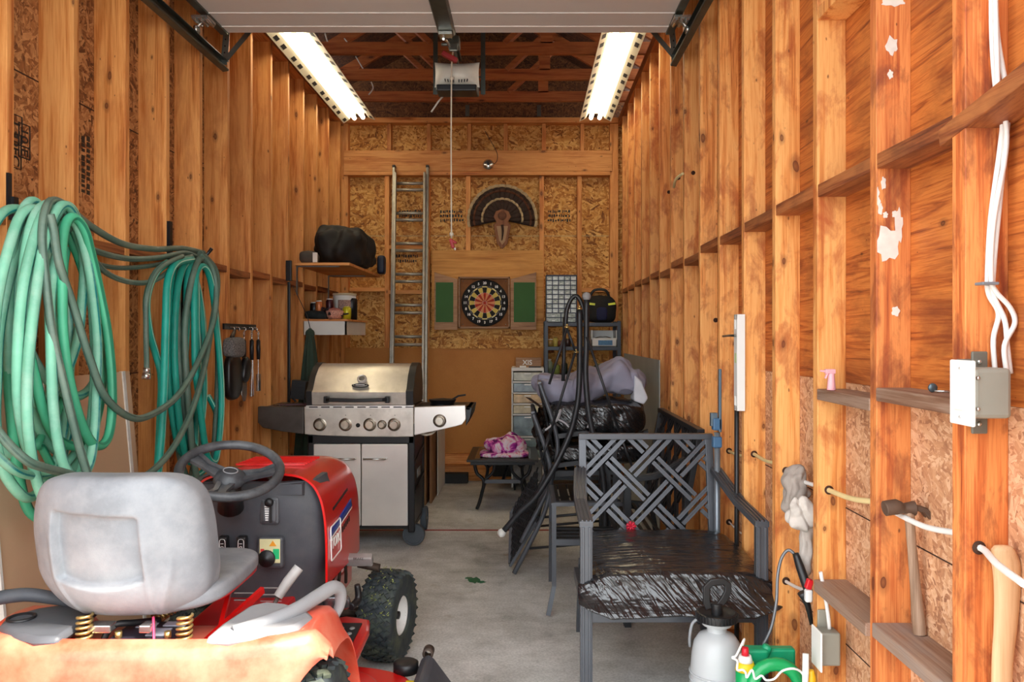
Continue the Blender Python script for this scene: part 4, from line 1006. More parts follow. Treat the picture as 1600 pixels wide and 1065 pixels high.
m = MB(); m.span((a.x, YS+.05, 1.525), (b.x+.01, YS+.22, b.z)); part('case', m, plain('navy_plastic_case', srgb(34, 44, 70), .5), pc_, bev=.003)
M_clr = plain('clear_drawer_plastic', srgb(190, 200, 196), .25, 0, .25, 30); M_clr2 = plain('clear_drawer_full', srgb(150, 160, 150), .3, 0, .4, 60)
wd = (b.x-a.x)/5; hh = (b.z-1.54)/10
for r in range(10):
    z = b.z-.012-hh*(r+.5)
    if r < 8:
        for k in range(5):
            m = MB(); m.box((a.x+wd*(k+.5)+.004, YS+.045, z), (wd*.84, .02, hh*.78)); dw = part('small_drawer', m, M_clr if (r+k) % 3 else M_clr2, pc_)
            m = MB(); m.box((a.x+wd*(k+.5)+.004, YS+.033, z-.006), (wd*.4, .006, .005)); part('drawer_pull', m, M_white, dw)
    else:
        for k in range(2):
            m = MB(); m.box((a.x+wd*(2.5*k+1.25), YS+.045, z), (wd*2.3, .02, hh*.8)); dw = part('wide_drawer', m, M_clr2, pc_)
            m = MB(); m.box((a.x+wd*(2.5*k+1.25), YS+.033, z-.006), (wd*.5, .006, .006)); part('drawer_pull', m, M_white, dw)
bg = thing('tool_bag', 'black tool bag with yellow reflective strips on the shelf unit', 'bag', (P(938, 0, YS).x, YS+.13, 1.525))
c = P(937, 479, YS+.13); c.z = 1.525+.125
m = MB(); m.blob(c, (.29, .22, .25), e=4, cuts=14, amp=.012, freq=7, seed=2); part('bag_body', m, plain('black_canvas', srgb(30, 28, 26), .85, 0, .2, 30, bumps=.3), bg)
for dx, an in ((-.085, .12), (.10, -.15)):
    m = MB(); m.box(c+V((dx, -.112, .045)), (.065, .006, .020), (0, an, 0)); part('reflective_strip', m, plain('reflective_yellow', srgb(226, 236, 60), .4), bg)
m = MB(); m.blob(c+V((.01, -.11, -.045)), (.10, .04, .12), e=4, cuts=6); part('front_pocket', m, plain('navy_fabric', srgb(24, 30, 66), .8), bg)
m = MB(); m.tube([c+V((-.09, 0, .11)), c+V((-.06, -.01, .17)), c+V((.0, -.01, .185)), c+V((.06, -.01, .17)), c+V((.09, 0, .11))], .012, 8, sub=5); part('handle', m, M_black, bg)
bn = thing('plastic_bin', 'white open-front plastic bin on the shelf under the tool bag', 'bin', (P(945, 0, YS).x, YS+.12, 1.305))
xa, xb = P(924, 0, YS).x, P(967, 0, YS).x-.01; z0 = 1.305
m = MB(); m.span((xa, YS+.03, z0), (xb, YS+.035, z0+.07)); m.span((xa, YS+.03, z0), (xa+.012, YS+.28, z0+.15)); m.span((xb-.012, YS+.03, z0), (xb, YS+.28, z0+.15)); m.span((xa, YS+.27, z0), (xb, YS+.28, z0+.15)); m.span((xa, YS+.03, z0), (xb, YS+.28, z0+.006)); m.span((xa, YS+.028, z0+.066), (xb, YS+.04, z0+.078)); part('bin_body', m, M_whitep, bn)
m = MB(); m.box(((xa+xb)/2+.01, YS+.028, z0+.035), (.13, .003, .045)); lb = part('printed_label', m, plain('blue_printed_label', srgb(70, 120, 160), .5, 0, .3, 80), bn)
m = MB(); m.grid(lambda u, v: V((xa+.015+(xb-xa-.03)*u, YS+.04+.2*v, z0+.06+.035*math.sin(PI*u))), 12, 3); part('brown_contents', m, plain('brown_cloth', srgb(170, 130, 80), .9), bn)
random.seed(11)
cans = [(860, 1.305, .03, .07, (150, 120, 60), 'small amber jar'), (868, 1.305, .025, .09, (200, 180, 90), 'yellow capped bottle'), (876, 1.305, .03, .06, (110, 60, 40), 'brown tin'), (887, 1.305, .03, .08, (60, 40, 38), 'dark red tin'),
        (858, 1.05, .032, .14, (120, 130, 110), 'tall clear jar'), (869, 1.05, .035, .1, (140, 150, 70), 'olive spray can'), (882, 1.05, .03, .12, (40, 60, 50), 'dark green bottle'), (936, 1.05, .05, .1, (30, 90, 60), 'wide green tub'), (956, 1.05, .02, .14, (150, 80, 50), 'thin copper bottle')]
for px, z, r, h_, colr, nm in cans:
    x = P(px, 0, YS+.1).x
    t = thing('storage_jar' if 'jar' in nm else 'bottle' if 'bottle' in nm else 'can', nm + (' on the shelf unit, level with the white bin' if z > 1.2 else ' on the shelf unit, one shelf below the white bin'), 'container', (x, YS+.1, z), 0, 'small containers on the shelf unit')
    m = MB(); m.lathe([(0, z), (r, z), (r, z+h_*.75), (r*.6, z+h_*.88), (r*.6, z+h_*.9)], Matrix.Translation((x, YS+.1, 0)), 16); part('body', m, plain('jar_'+nm.replace(' ', '_'), srgb(*colr), .3), t)
    m = MB(); m.lathe([(r*.62, z+h_*.88), (r*.66, z+h_), (0, z+h_)], Matrix.Translation((x, YS+.1, 0)), 16); part('cap', m, M_white if nm[0] in 'st' else M_brass, t)

# plastic drawer tower
YD = 7.15
dt = thing('drawer_tower', 'white plastic drawer tower with clear drawers behind the folding table', 'drawers', (P(830, 0, YD).x, YD+.2, 0))
xa, xb = P(799, 0, YD).x, P(799, 0, YD).x+.295
zs = [1.085, .985, .885, .785, .69, .49, .29, .08]
m = MB(); m.span((xa, YD+.0, 1.085), (xb, YD+.38, 1.115)); m.span((xa, YD, .03), (xa+.015, YD+.38, 1.09)); m.span((xb-.015, YD, .03), (xb, YD+.38, 1.09)); m.span((xa, YD+.37, .03), (xb, YD+.38, 1.09))
for z in zs[1:]: m.span((xa, YD, z-.008), (xb, YD+.37, z+.008))
part('frame', m, M_whitep, dt, bev=.002)
cc = [(190, 192, 176), (140, 156, 166), (206, 176, 130), (196, 184, 150), (130, 150, 158), (120, 140, 140), (130, 130, 130)]
for i in range(7):
    zt_, zb_ = zs[i]-.012, zs[i+1]+.012
    m = MB(); m.span((xa+.02, YD-.006, zb_), (xb-.02, YD+.35, zt_)); dw = part('drawer', m, plain('frosted_drawer_%d' % i, srgb(*cc[i]), .3, 0, .35, 14), dt, bev=.004)
    m = MB(); m.span(((xa+xb)/2-.03, YD-.014, zt_-.016), ((xa+xb)/2+.03, YD-.004, zt_-.006)); part('drawer_lip', m, M_white, dw)
for x in (xa+.03, xb-.03):
    for y in (YD+.04, YD+.34):
        m = MB(); m.cyl((x-.01, y, .022), (x+.01, y, .022), .022); m.span((x-.006, y-.006, .02), (x+.006, y+.006, .05)); part('caster', m, M_black, dt)
sg = thing('small_sign', 'small wooden block with white letters on the drawer tower', 'sign', (P(826, 0, YD+.1).x, YD+.1, 1.115))
c = P(824, 569, YD+.08)
m = MB(); m.span((P(806, 0, YD+.08).x, YD+.08, 1.115), (P(846, 0, YD+.08).x, YD+.10, 1.205)); bb = part('board', m, M_cab, sg, bev=.003)
m = text_mesh('XIS', .062, frameM((c.x+.0, YD+.078, 1.158), (1, 0, 0), (0, 0, 1)), .001, bold=.001); part('lettering', m, M_lit_w, bb)
for nm, px0, px1, h_ in (('white remote lying in front of the small wooden sign', 812, 822, .016), ('dark bar lying in front of the small wooden sign', 826, 845, .012)):
    m = MB(); m.span((P(px0, 0, YD+.03).x, YD+.02, 1.115), (P(px1, 0, YD+.03).x, YD+.06, 1.115+h_)); single('remote' if 'white' in nm else 'bar', m, M_white if 'white' in nm else M_black, nm, 'clutter', bev=.003)

# ------------------------------------------------------------------ left shelves and what stands on them
M_brk = plain('grey_bracket', srgb(120, 124, 126), .4, .5)
sh = thing('wall_shelf', 'upper wooden wall shelf carrying the black bag', 'shelf', (-1.57, 6.7, 1.94), 0, 'wall shelves beside the grill')
m = MB(); m.span((XL, 6.07, 1.945), (-1.355, 7.35, 1.965)); part('board', m, M_wood_x, sh)
for y in (6.12, 7.1):
    m = MB(); m.span((XL, y, 1.72), (XL+.006, y+.03, 1.945)); m.span((XL, y, 1.937), (-1.45, y+.03, 1.945)); part('bracket', m, M_brk, sh)
sh2 = thing('wall_shelf', 'lower wooden wall shelf with white edging holding cans and a bucket', 'shelf', (-1.6, 6.7, 1.5), 0, 'wall shelves beside the grill')
m = MB(); m.span((XL, 6.29, 1.52), (-1.415, 7.05, 1.536)); part('board', m, M_wood_x, sh2)
m = MB(); m.span((XL+.01, 6.30, 1.41), (-1.43, 6.315, 1.52)); m.span((-1.445, 6.30, 1.41), (-1.43, 7.04, 1.52)); part('white_edging', m, M_whitep, sh2)
m = MB(); m.blob((-1.53, 6.74, 2.15), (.44, 1.0, .36), e=2.8, cuts=30, amp=.045, freq=5, seed=5, creases=.02, shape=lambda q: V((q.x, q.y, max(-.165, q.z*(1.15-.62*max(0, q.y+.3)) - .03)))); single('duffel_bag', m, plain('black_nylon', srgb(13, 13, 15), .7, 0, .2, 10), 'big black cloth bag slumped on the upper wall shelf', 'bag', smooth=180)
m = MB(); m.blob((-1.32, 7.22, 2.05), (.07, .12, .17), e=5, cuts=6); single('blue_case', m, plain('dark_blue_plastic', srgb(16, 26, 50), .5), 'dark blue case tucked at the far end of the upper wall shelf', 'case')
cp = thing('cap', 'grey cap with white patch beside the black bag on the upper shelf', 'cap', (-1.70, 6.18, 1.965))
m = MB(); m.blob((-1.70, 6.2, 2.015), (.15, .15, .11), e=2.6, cuts=10, amp=.006, freq=14, shape=lambda q: V((q.x, q.y, q.z)) ); part('crown', m, plain('grey_cap_cloth', srgb(78, 72, 66), .9), cp, smooth=180)
m = MB(); m.box((-1.635, 6.125, 2.01), (.035, .008, .075)); part('patch', m, M_whitep, cp)
# bucket, cans, basket
bk_ = thing('bucket', 'white printed pail with lid on the lower wall shelf', 'bucket', (-1.52, 6.72, 1.536))
m = MB(); m.lathe([(0, 1.536), (.082, 1.536), (.094, 1.745), (.094, 1.75), (0, 1.75)], Matrix.Translation((-1.52, 6.62, 0)), 28); pb = part('pail', m, M_whitep, bk_)
m = MB(); m.lathe([(.098, 1.738), (.1, 1.75), (.096, 1.758), (0, 1.762)], Matrix.Translation((-1.52, 6.62, 0)), 28); part('lid', m, plain('beige_lid', srgb(196, 182, 150), .5), bk_)
m = MB(); m.slab(lambda u, v: V((-1.52+.0925*math.cos(-PI*.62+u*1.3), 6.62+.0925*math.sin(-PI*.62+u*1.3), 1.57+.13*v)), 12, 3, .0015); part('printed_label', m, plain('speckled_print', srgb(160, 130, 120), .6, 0, .6, 120), pb)
for nm, lab, cat, x, y, r, h_, colr in (('can', 'copper coloured drink can on the lower wall shelf', 'can', -1.665, 6.36, .028, .15, (190, 110, 60)), ('spray_can', 'dark spray can with white cap on the lower wall shelf', 'can', -1.60, 6.44, .03, .17, (60, 20, 30)), ('cup', 'yellow plastic cup at the end of the lower wall shelf', 'cup', -1.455, 6.42, .032, .105, (206, 196, 40)), ('tin', 'dark square tin behind the yellow cup', 'tin', -1.455, 6.6, .045, .19, (24, 24, 26)), ('bottle', 'black bottle with white cap left of the copper can', 'bottle', -1.72, 6.42, .034, .14, (24, 24, 28))):
    t = thing(nm, lab, cat, (x, y, 1.536), 0, 'things on the lower wall shelf')
    m = MB(); m.lathe([(0, 1.536), (r, 1.536), (r*(1.1 if nm == 'cup' else 1), 1.536+h_*.88), (r*.8, 1.536+h_*.95)], Matrix.Translation((x, y, 0)), 18); part('body', m, plain(nm+'_body', srgb(*colr), .35, .2), t)
    m = MB(); m.lathe([(r*.82, 1.536+h_*.94), (r*.8, 1.536+h_), (0, 1.536+h_)], Matrix.Translation((x, y, 0)), 18); part('cap' if nm != 'cup' else 'rim', m, M_white if nm != 'cup' else plain('cup_rim', srgb(230, 220, 90), .4), t)
bs = thing('basket', 'small pink woven basket at the front of the lower wall shelf', 'basket', (-1.545, 6.36, 1.536))
m = MB(); m.lathe([(0, 1.54), (.05, 1.54), (.068, 1.575), (.072, 1.605), (.065, 1.605), (.055, 1.56), (0, 1.56)], Matrix.Translation((-1.545, 6.38, 0)), 20); part('bowl', m, plain('pink_wicker', srgb(206, 150, 130), .8, 0, .5, 90, bumps=.6), bs)
m = MB(); m.blob((-1.545, 6.38, 1.60), (.11, .11, .06), e=2.2, cuts=6, amp=.01, freq=20); part('cover', m, plain('pink_cover', srgb(190, 120, 110), .8), bs)
m = MB()
random.seed(3)
for k in range(26):
    p = V((-1.60+random.uniform(-.1, .12), 6.35+random.uniform(-.02, .1), 1.55+random.uniform(0, .05))); m.tube([p, p+V((random.uniform(-.06, .06), random.uniform(-.03, .03), random.uniform(-.01, .04))), p+V((random.uniform(-.06, .06), 0, random.uniform(-.01, .03)))], .007, 6, sub=3)
single('cable_tangle', m, plain('dark_cable_mix', srgb(44, 26, 30), .6, 0, .5, 30), 'tangle of dark cords piled on the lower wall shelf', 'cords', kind='stuff')
m = MB(); m.blob((-1.68, 6.33, 1.57), (.18, .10, .07), e=3, cuts=10, amp=.015, freq=14); single('dark_cloth', m, plain('dark_teal_cloth', srgb(26, 34, 36), .9), 'dark cloth bundle at the left end of the lower wall shelf', 'cloth')
# stencilled date blocks on the left sheathing, turned sideways
def side_stamp(txt, px, py, size):
    c = PX(px, py, XSL+.001); m = text_mesh(txt, size, frameM(c, (0, 0, -1), (0, 1, 0)), .0004, bold=.001); p = part('stamp', m, M_dark_print, wall_left)
    w_ = size*.36*len(txt); 
    m = MB(); m.tube([c+V((0, a*size*.55, b*w_)) for a, b in ((-1, -1), (1, -1), (1, 1), (-1, 1))], .003, 4, closed=True); part('stamp_frame', m, M_dark_print, wall_left)
side_stamp('13', 24, 200, .07); side_stamp('DEC', 24, 235, .06); side_stamp('10', 38, 212, .06); side_stamp('E', 38, 238, .06)
def side_stamp2(px, py, X, n=5, s_=.05, par=None):
    random.seed(px); m = MB(); c = PX(px, py, X)
    for r in range(n):
        z = -.12
        while z < .12:
            w_ = random.uniform(.01, .03); m.box(c+V((0, s_*(r-n/2)*.8, z)), (.0012, s_*.5, w_)); z += w_+random.uniform(.006, .012)
    part('stamp', m, M_dark_print, par or wall_left)
side_stamp2(130, 255, XSL+.001, 4)
# ------------------------------------------------------------------ left wall: hoses, boards, grill tools
def stripe_mat(name, base, strp, n=1, wd=.12, dusty=None):
    m, nt, b = mat(name)
    uv = nt.nodes.new('ShaderNodeUVMap'); uv.uv_map = 'UVMap'
    sx = nt.nodes.new('ShaderNodeSeparateXYZ'); lk(nt, uv.outputs[0], sx.inputs[0])
    f = math_(nt, 'FRACT', math_(nt, 'MULTIPLY', sx.outputs[1], float(n)))
    f = math_(nt, 'LESS_THAN', f, wd)
    v = coords(nt); nz = tex_noise(nt, v, 5, 5)
    c0 = ramp(nt, nz, [(.35, tuple(x*.82 for x in base[:3])+(1,)), (.65, tuple(min(1, x*1.15) for x in base[:3])+(1,))])
    c = mixc(nt, f, c0, strp)
    if dusty:
        d = ramp(nt, tex_noise(nt, v, 9, 6, .7), [(.45, (0, 0, 0)), (.7, (.6,)*3)]); c = mixc(nt, d, c, dusty)
    lk(nt, c, b.inputs['Base Color']); b.inputs['Roughness'].default_value = .5
    bump(nt, b, tex_noise(nt, v, 220, 2), .2, .001)
    return m
M_mint = stripe_mat('mint_hose', srgb(116, 184, 154), srgb(12, 124, 124), 2, .14, srgb(160, 200, 180))
M_teal = stripe_mat('teal_hose', srgb(18, 150, 132), srgb(170, 214, 190), 2, .10)
M_olive = stripe_mat('dull_green_hose', srgb(86, 112, 98), srgb(60, 84, 74), 3, .2, srgb(120, 132, 116))
M_green2 = stripe_mat('green_hose', srgb(66, 164, 124), srgb(30, 120, 90), 2, .2)

def hang_loop(yc, zt, hw, hh, x, lean, n=16, r_bot=1.0, seed=0, skew=0.0):
    """points of one hanging loop in the wall plane, narrower at the top"""
    out = []
    for k in range(n):
        a = 2*PI*k/n
        s = math.sin(a); c = math.cos(a)
        wv = hw*(0.78+.22*(1-c)/2*r_bot)
        out.append(V((x + lean*(1-c)/2 + .014*noise.noise(V((k*.5, seed, 0))), yc + wv*s + skew*((1-c)/2)**1.3 + .03*(1-c)*noise.noise(V((seed*3.1, 0, 0))), zt - hh*(1-c)/2 + .01*noise.noise(V((seed, k*.4, 2))))))
    return out
g1 = thing('garden_hose', 'big coil of pale mint green hose on the nearest hook of the left wall', 'hose', (-1.66, 2.86, .9))
random.seed(21)
for i in range(13):
    hw = random.uniform(.13, .26); hh = random.choice((.66, .78, .86, .93, .99, 1.03)) ; zt = 1.855 - random.uniform(0, .07)
    x = -1.70 + .014*i + random.uniform(0, .02); yc = 2.66 + random.uniform(-.05, .03)
    m = MB(); m.tube(hang_loop(yc, zt, hw, hh, x, random.uniform(.0, .08), seed=i, skew=random.uniform(-.16, .08)), .0160, 10, closed=True, sub=5)
    part('hose_loop', m, M_mint if i % 6 else M_green2, g1, label='brighter green loop' if i % 6 == 0 else None)
m = MB(); m.tube([PX(105, 385, -1.62), PX(100, 430, -1.63), PX(108, 520, -1.62), PX(100, 620, -1.6), PX(60, 690, -1.58), PX(66, 700, -1.58), PX(90, 745, -1.56)], .0135, 8, sub=6); part('hose_tail', m, M_green2, g1)
m = MB(); m.tube([PX(-40, 660, -1.50), PX(-18, 694, -1.50), PX(0, 716, -1.50), PX(30, 738, -1.5), PX(66, 742, -1.52), PX(100, 728, -1.55), PX(128, 690, -1.56)], .0135, 8, sub=6); part('hose_tail', m, M_mint, g1)
m = MB(); m.box((XL+.01, 2.73, 1.84), (.02, .024, .08)); m.tube([(XL+.01, 2.73, 1.84), (XL+.13, 2.70, 1.825), (XL+.16, 2.70, 1.87)], .011, 8); hk = part('wall_hook', m, M_black_m, g1)
# dull green hose looping from hook to hook
g2 = thing('garden_hose', 'long dull green hose draped between the two hooks of the left wall', 'hose', (-1.6, 3.3, .8))
def hose(name, pts, r, mt, par, sub=7, label=None):
    m = MB(); m.tube([PX(a, b, c) if not isinstance(a, tuple) else V(a) for a, b, c in pts], r, 9, sub=sub); return part(name, m, mt, par, label=label)
hose('hose_run', [(138, 745, -1.42), (122, 690, -1.44), (100, 600, -1.47), (82, 520, -1.5), (72, 440, -1.52), (66, 370, -1.54), (72, 325, -1.55), (84, 313, -1.57), (104, 322, -1.58), (140, 352, -1.6), (190, 380, -1.62), (240, 389, -1.64), (285, 388, -1.66), (318, 395, -1.66)], .0135, M_olive, g2)
hose('hose_run', [(78, 335, -1.53), (84, 360, -1.52), (92, 410, -1.5), (115, 480, -1.49), (140, 560, -1.47), (165, 620, -1.46), (205, 652, -1.46), (240, 646, -1.48), (280, 615, -1.5), (312, 560, -1.52), (334, 500, -1.54), (338, 450, -1.56), (330, 415, -1.58), (312, 395, -1.6)], .0135, M_olive, g2)
hose('hose_run', [(88, 330, -1.56), (105, 345, -1.57), (125, 375, -1.58), (150, 392, -1.6), (200, 404, -1.62), (250, 402, -1.63), (290, 395, -1.64), (320, 408, -1.63)], .012, M_olive, g2)
hose('hose_run', [(95, 335, -1.6), (118, 360, -1.6), (140, 395, -1.6), (165, 425, -1.6), (200, 440, -1.6), (235, 440, -1.6), (262, 425, -1.6), (280, 404, -1.6)], .011, M_olive, g2)
hose('hose_run', [(130, 405, -1.65), (180, 418, -1.65), (240, 414, -1.65), (300, 400, -1.62)], .010, M_olive, g2)
hose('hose_run', [(-30, 640, -1.52), (10, 690, -1.48), (40, 718, -1.45), (62, 728, -1.44), (100, 738, -1.44), (150, 752, -1.43), (200, 752, -1.43), (235, 738, -1.45), (270, 700, -1.47), (300, 640, -1.5), (320, 570, -1.53), (332, 500, -1.55), (340, 450, -1.57), (336, 420, -1.58), (318, 398, -1.6)], .0135, M_olive, g2)
g3 = thing('garden_hose', 'teal hose with pale stripes coiled on the second hook of the left wall', 'hose', (-1.68, 4.05, .65))
random.seed(5)
for i in range(8):
    hw = random.uniform(.08, .27); hh = random.uniform(.92, 1.14); zt = 1.80-random.uniform(0, .06)
    x = -1.70+.016*i; yc = 3.86+random.uniform(-.05, .05)
    m = MB(); m.tube(hang_loop(yc, zt, hw, hh, x, random.uniform(0, .05), seed=30+i, r_bot=-.5), .016, 10, closed=True, sub=5); part('hose_loop', m, M_teal if i % 3 else M_olive, g3)
hose('hose_loop', [(262, 410, -1.6), (245, 425, -1.6), (233, 450, -1.6), (229, 480, -1.6), (234, 520, -1.6), (244, 555, -1.6), (252, 590, -1.58), (250, 660, -1.57), (246, 740, -1.56)], .0155, M_teal, g3)
hose('hose_loop', [(300, 405, -1.6), (275, 412, -1.58), (262, 440, -1.57), (259, 500, -1.56), (256, 600, -1.55), (252, 680, -1.54), (246, 745, -1.53)], .017, M_teal, g3)
hose('hose_tail', [(325, 618, -1.62), (336, 640, -1.6), (344, 672, -1.6), (338, 705, -1.6), (318, 735, -1.6), (296, 750, -1.6)], .014, M_teal, g3)
hose('hose_run', [(285, 400, -1.58), (248, 420, -1.58), (230, 460, -1.58), (228, 510, -1.58), (229, 560, -1.58), (229, 575, -1.58)], .011, M_olive, g3)
m = MB(); m.cyl(PX(229, 574, -1.58), PX(229, 583, -1.58), .014, 12); m.cyl(PX(229, 583, -1.58), PX(228, 592, -1.58), .017, 12); part('hose_coupling', m, M_zinc, g3)
m = MB(); m.box((XL+.008, 3.93, 1.87), (.016, .03, .2)); m.tube([(XL+.01, 4.05, 1.83), (XL+.14, 4.05, 1.81), (XL+.17, 4.05, 1.85)], .010, 8); part('wall_hook', m, M_black_m, g3)
m = MB(); m.tube([PX(288, 430, -1.7), PX(287, 470, -1.7), PX(280, 510, -1.7)], .012, 8, sub=4); part('black_sleeve', m, M_rubber, g3)
m = MB(); m.box((XL+.004, 2.715, 1.90), (.008, .02, .12)); single('wall_plate', m, M_black_m, 'small black steel plate on the stud above the mint hose coil', 'bracket')

# boards leaning on the left wall
M_gyp = plain('gypsum_paper', srgb(212, 176, 140), .85, 0, .04, 3)
pl = thing('drywall_sheet', 'tan wallboard sheet leaning on the left wall beneath the hoses', 'board', (-1.66, 3.0, 0))
def lean_sheet(m, y0, y1, zt, xb, xt, th):
    a = V((xb, 0, 0)); b = V((xt, 0, zt)); d = (b-a); n = V((d.z, 0, -d.x)).normalized()*th
    vs = [V((p.x, y, p.z)) for y in (y0, y1) for p in (a, b, b+n, a+n)]
    m._add(vs, [(0, 1, 2, 3), (7, 6, 5, 4), (0, 4, 5, 1), (1, 5, 6, 2), (2, 6, 7, 3), (3, 7, 4, 0)])
m = MB(); lean_sheet(m, 2.56, 3.50, 1.245, -1.66, -1.768, .012); part('face', m, M_gyp, pl)
m = MB()
for y in (2.552, 3.43): lean_sheet(m, y, y+.012 if y < 3 else y+.022, 1.247, -1.658, -1.766, .0155)
for y in (2.87,): lean_sheet(m, y, y+.006, 1.246, -1.659, -1.767, .0135)
part('chalky_edge', m, plain('white_plaster_edge', srgb(226, 222, 214), .9, 0, .1, 30), pl)

# grill tools on a rack 
rk = thing('tool_rack', 'black rack with hooks holding the oven mitt and grill tools', 'rack', (XL+.01, 5.0, 1.43))
ya, yb = YX(350, -1.77), YX(398, -1.77)
m = MB(); m.span((XL+.001, ya, 1.44), (XL+.012, yb+.02, 1.475)); part('bar', m, M_black_m, rk)
hy = [ya+(yb-ya)*t for t in (.14, .3, .5, .74, .9)]
for y in hy:
    m = MB(); m.tube([(XL+.012, y, 1.455), (XL+.04, y, 1.452), (XL+.045, y, 1.438), (XL+.035, y, 1.432)], .003, 6, sub=3); part('hook', m, M_zinc, rk)
mt = thing('oven_mitt', 'black oven mitt with patterned cuff hanging on the rack', 'oven mitt', (XL+.05, ya+.08, 1.07))
yc = YX(357, -1.73)
xm = -1.705
m = MB()
def mitt(q):
    return V((q.x*1.0, q.y*(1.08 - .25*smooth01(-q.z, .10, .19)), q.z))
m.blob((xm, yc, 1.165), (.07, .185, .27), e=3, cuts=14, shape=mitt, amp=.004); m.blob((xm+.03, yc+.12, 1.20), (.055, .09, .16), (-.35, 0, 0), e=2.6, cuts=8); part('mitt_body', m, plain('black_neoprene', srgb(17, 17, 19), .35, 0, .1, 6), mt, smooth=180)
m = MB(); m.blob((xm, yc+.02, 1.335), (.078, .215, .12), e=4, cuts=10, amp=.004); part('cuff', m, plain('speckled_grey_cuff', srgb(110, 108, 106), .85, 0, .8, 160), mt, smooth=180)
m = MB(); m.tube([(xm-.0, yc-.03, 1.39), (XL+.045, hy[0], 1.435), (xm, yc+.0, 1.39)], .009, 6, sub=3); part('hanging_loop', m, M_black, mt)
def util(nm, lab, y, tool):
    t = thing(nm, lab, 'grill tool', (XL+.04, y, 1.1), 0, 'grill tools on the rack'); x = XL+.045
    m = MB(); m.tube([(x, y, 1.43), (x, y+.012, 1.415), (x, y, 1.40), (x, y-.012, 1.415)], .0028, 6, closed=True, sub=3); m.cyl((x, y, 1.40), (x, y, 1.375), .006, 8); part('loop', m, M_zinc, t)
    m = MB(); m.tube([(x, y, 1.375), (x, y, 1.32), (x, y, 1.25)], [.012, .014, .011], 10); part('handle', m, M_black, t)
    m = MB(); m.box((x, y, 1.20), (.004, .014, .1))
    if tool == 'spatula': m.prism([(y-.03, 1.16), (y+.03, 1.16), (y+.045, 1.10), (y+.045, 1.04), (y+.02, 1.0), (y-.02, 1.0), (y-.045, 1.04), (y-.045, 1.10)], 'X', x-.002, x+.002)
    elif tool == 'fork':
        for dy in (-.012, .012): m.box((x, y+dy, 1.08), (.004, .005, .17))
    elif tool == 'brush':
        m.box((x, y, 1.10), (.014, .05, .11))
    else:
        for dy in (-.014, .014): m.beam((x, y+dy*.4, 1.25), (x, y+dy*1.5, 1.02), .014, .003)
    part('head', m, M_zinc, t, bev=.0008)
util('spatula', 'steel spatula hanging right behind the oven mitt', hy[2]-.03, 'spatula')
util('grill_tongs', 'steel tongs with black grips hanging left of the last grill tool', hy[3]-.02, 'tongs')
util('grill_brush', 'grill brush hanging at the far end of the rack', hy[4]+.02, 'brush')

# ------------------------------------------------------------------ gas grill
YG = 5.22
M_ss = plain('brushed_stainless', srgb(238, 234, 228), .3, .5, .05, 5)
M_ss_d = plain('stained_stainless', srgb(216, 210, 200), .34, .6, .14, 8, dirt=srgb(120, 104, 92), dirt_amt=.35)
M_sooty = plain('tarnished_shelf_metal', srgb(96, 92, 88), .4, .75, .3, 6)
M_blk_g = plain('grill_black_paint', srgb(28, 28, 31), .4, .1, .2, 8)
bq = thing('gas_grill', 'stainless steel gas grill on a black wheeled cart by the left wall', 'grill', (-1.1, 5.6, 0))
GP = lambda px, py, y=YG: (max(P(px, py, y).x, -1.774), P(px, py, y).z)
def facia(pts, y0, y1, nm, mt_, par=bq, bev=.004):
    m = MB(); m.prism([GP(a, b) for a, b in pts], 'Y', y0, y1); return part(nm, m, mt_, par, bev=bev)
cp_ = facia([(475, 635), (646, 635), (646, 682), (620, 682.5), (560, 682), (500, 680), (476, 678)], YG, YG+.06, 'control_panel', M_ss_d)
facia([(395, 635), (474, 636), (474, 678), (440, 674), (410, 668), (398, 660), (394, 645)], YG+.005, YG+.05, 'left_side_front', M_sooty)
rs = facia([(647, 636), (727, 633), (728, 655), (722, 663), (712, 666), (690, 671), (647, 680)], YG+.005, YG+.05, 'right_side_front', M_ss)
x0, x1 = max(P(394, 0, YG).x, -1.774), P(474, 0, YG).x
m = MB(); m.span((x0, YG+.05, .905), (x1, YG+.50, .922)); m.span((x0, YG+.05, .86), (x0+.01, YG+.5, .91)); m.span((x0, YG+.49, .86), (x1, YG+.5, .91)); part('left_side_shelf', m, M_sooty, bq, bev=.003)
x2, x3 = P(647, 0, YG).x, P(734, 0, YG).x
m = MB(); m.span((x2, YG+.05, .908), (x3, YG+.50, .924)); m.prism([(x3-.03, .80), (x3+.0, .86), (x3+.012, .924), (x3-.03, .924)], 'Y', YG+.05, YG+.5); m.cyl((x2+.16, YG+.25, .924), (x2+.16, YG+.25, .936), .085, 24); part('right_side_burner', m, M_blk_g, bq, bev=.003)
# grey strip with vent slots
xa, xb = P(478, 0, YG).x, P(646, 0, YG).x
m = MB(); m.span((xa, YG-.002, .921), (xb, YG+.05, .943)); vs_ = part('vent_strip', m, M_ss, cp_, bev=.002)
for k in range(9):
    m = MB(); m.box((xa+.05+.0795*k, YG-.003, .932), (.056, .004, .007)); part('vent_slot', m, M_dark_print, vs_)
# firebox
m = MB(); m.span((xa+.0, YG+.05, .78), (xb, YG+.5, .935)); part('firebox', m, M_blk_g, bq, bev=.01)
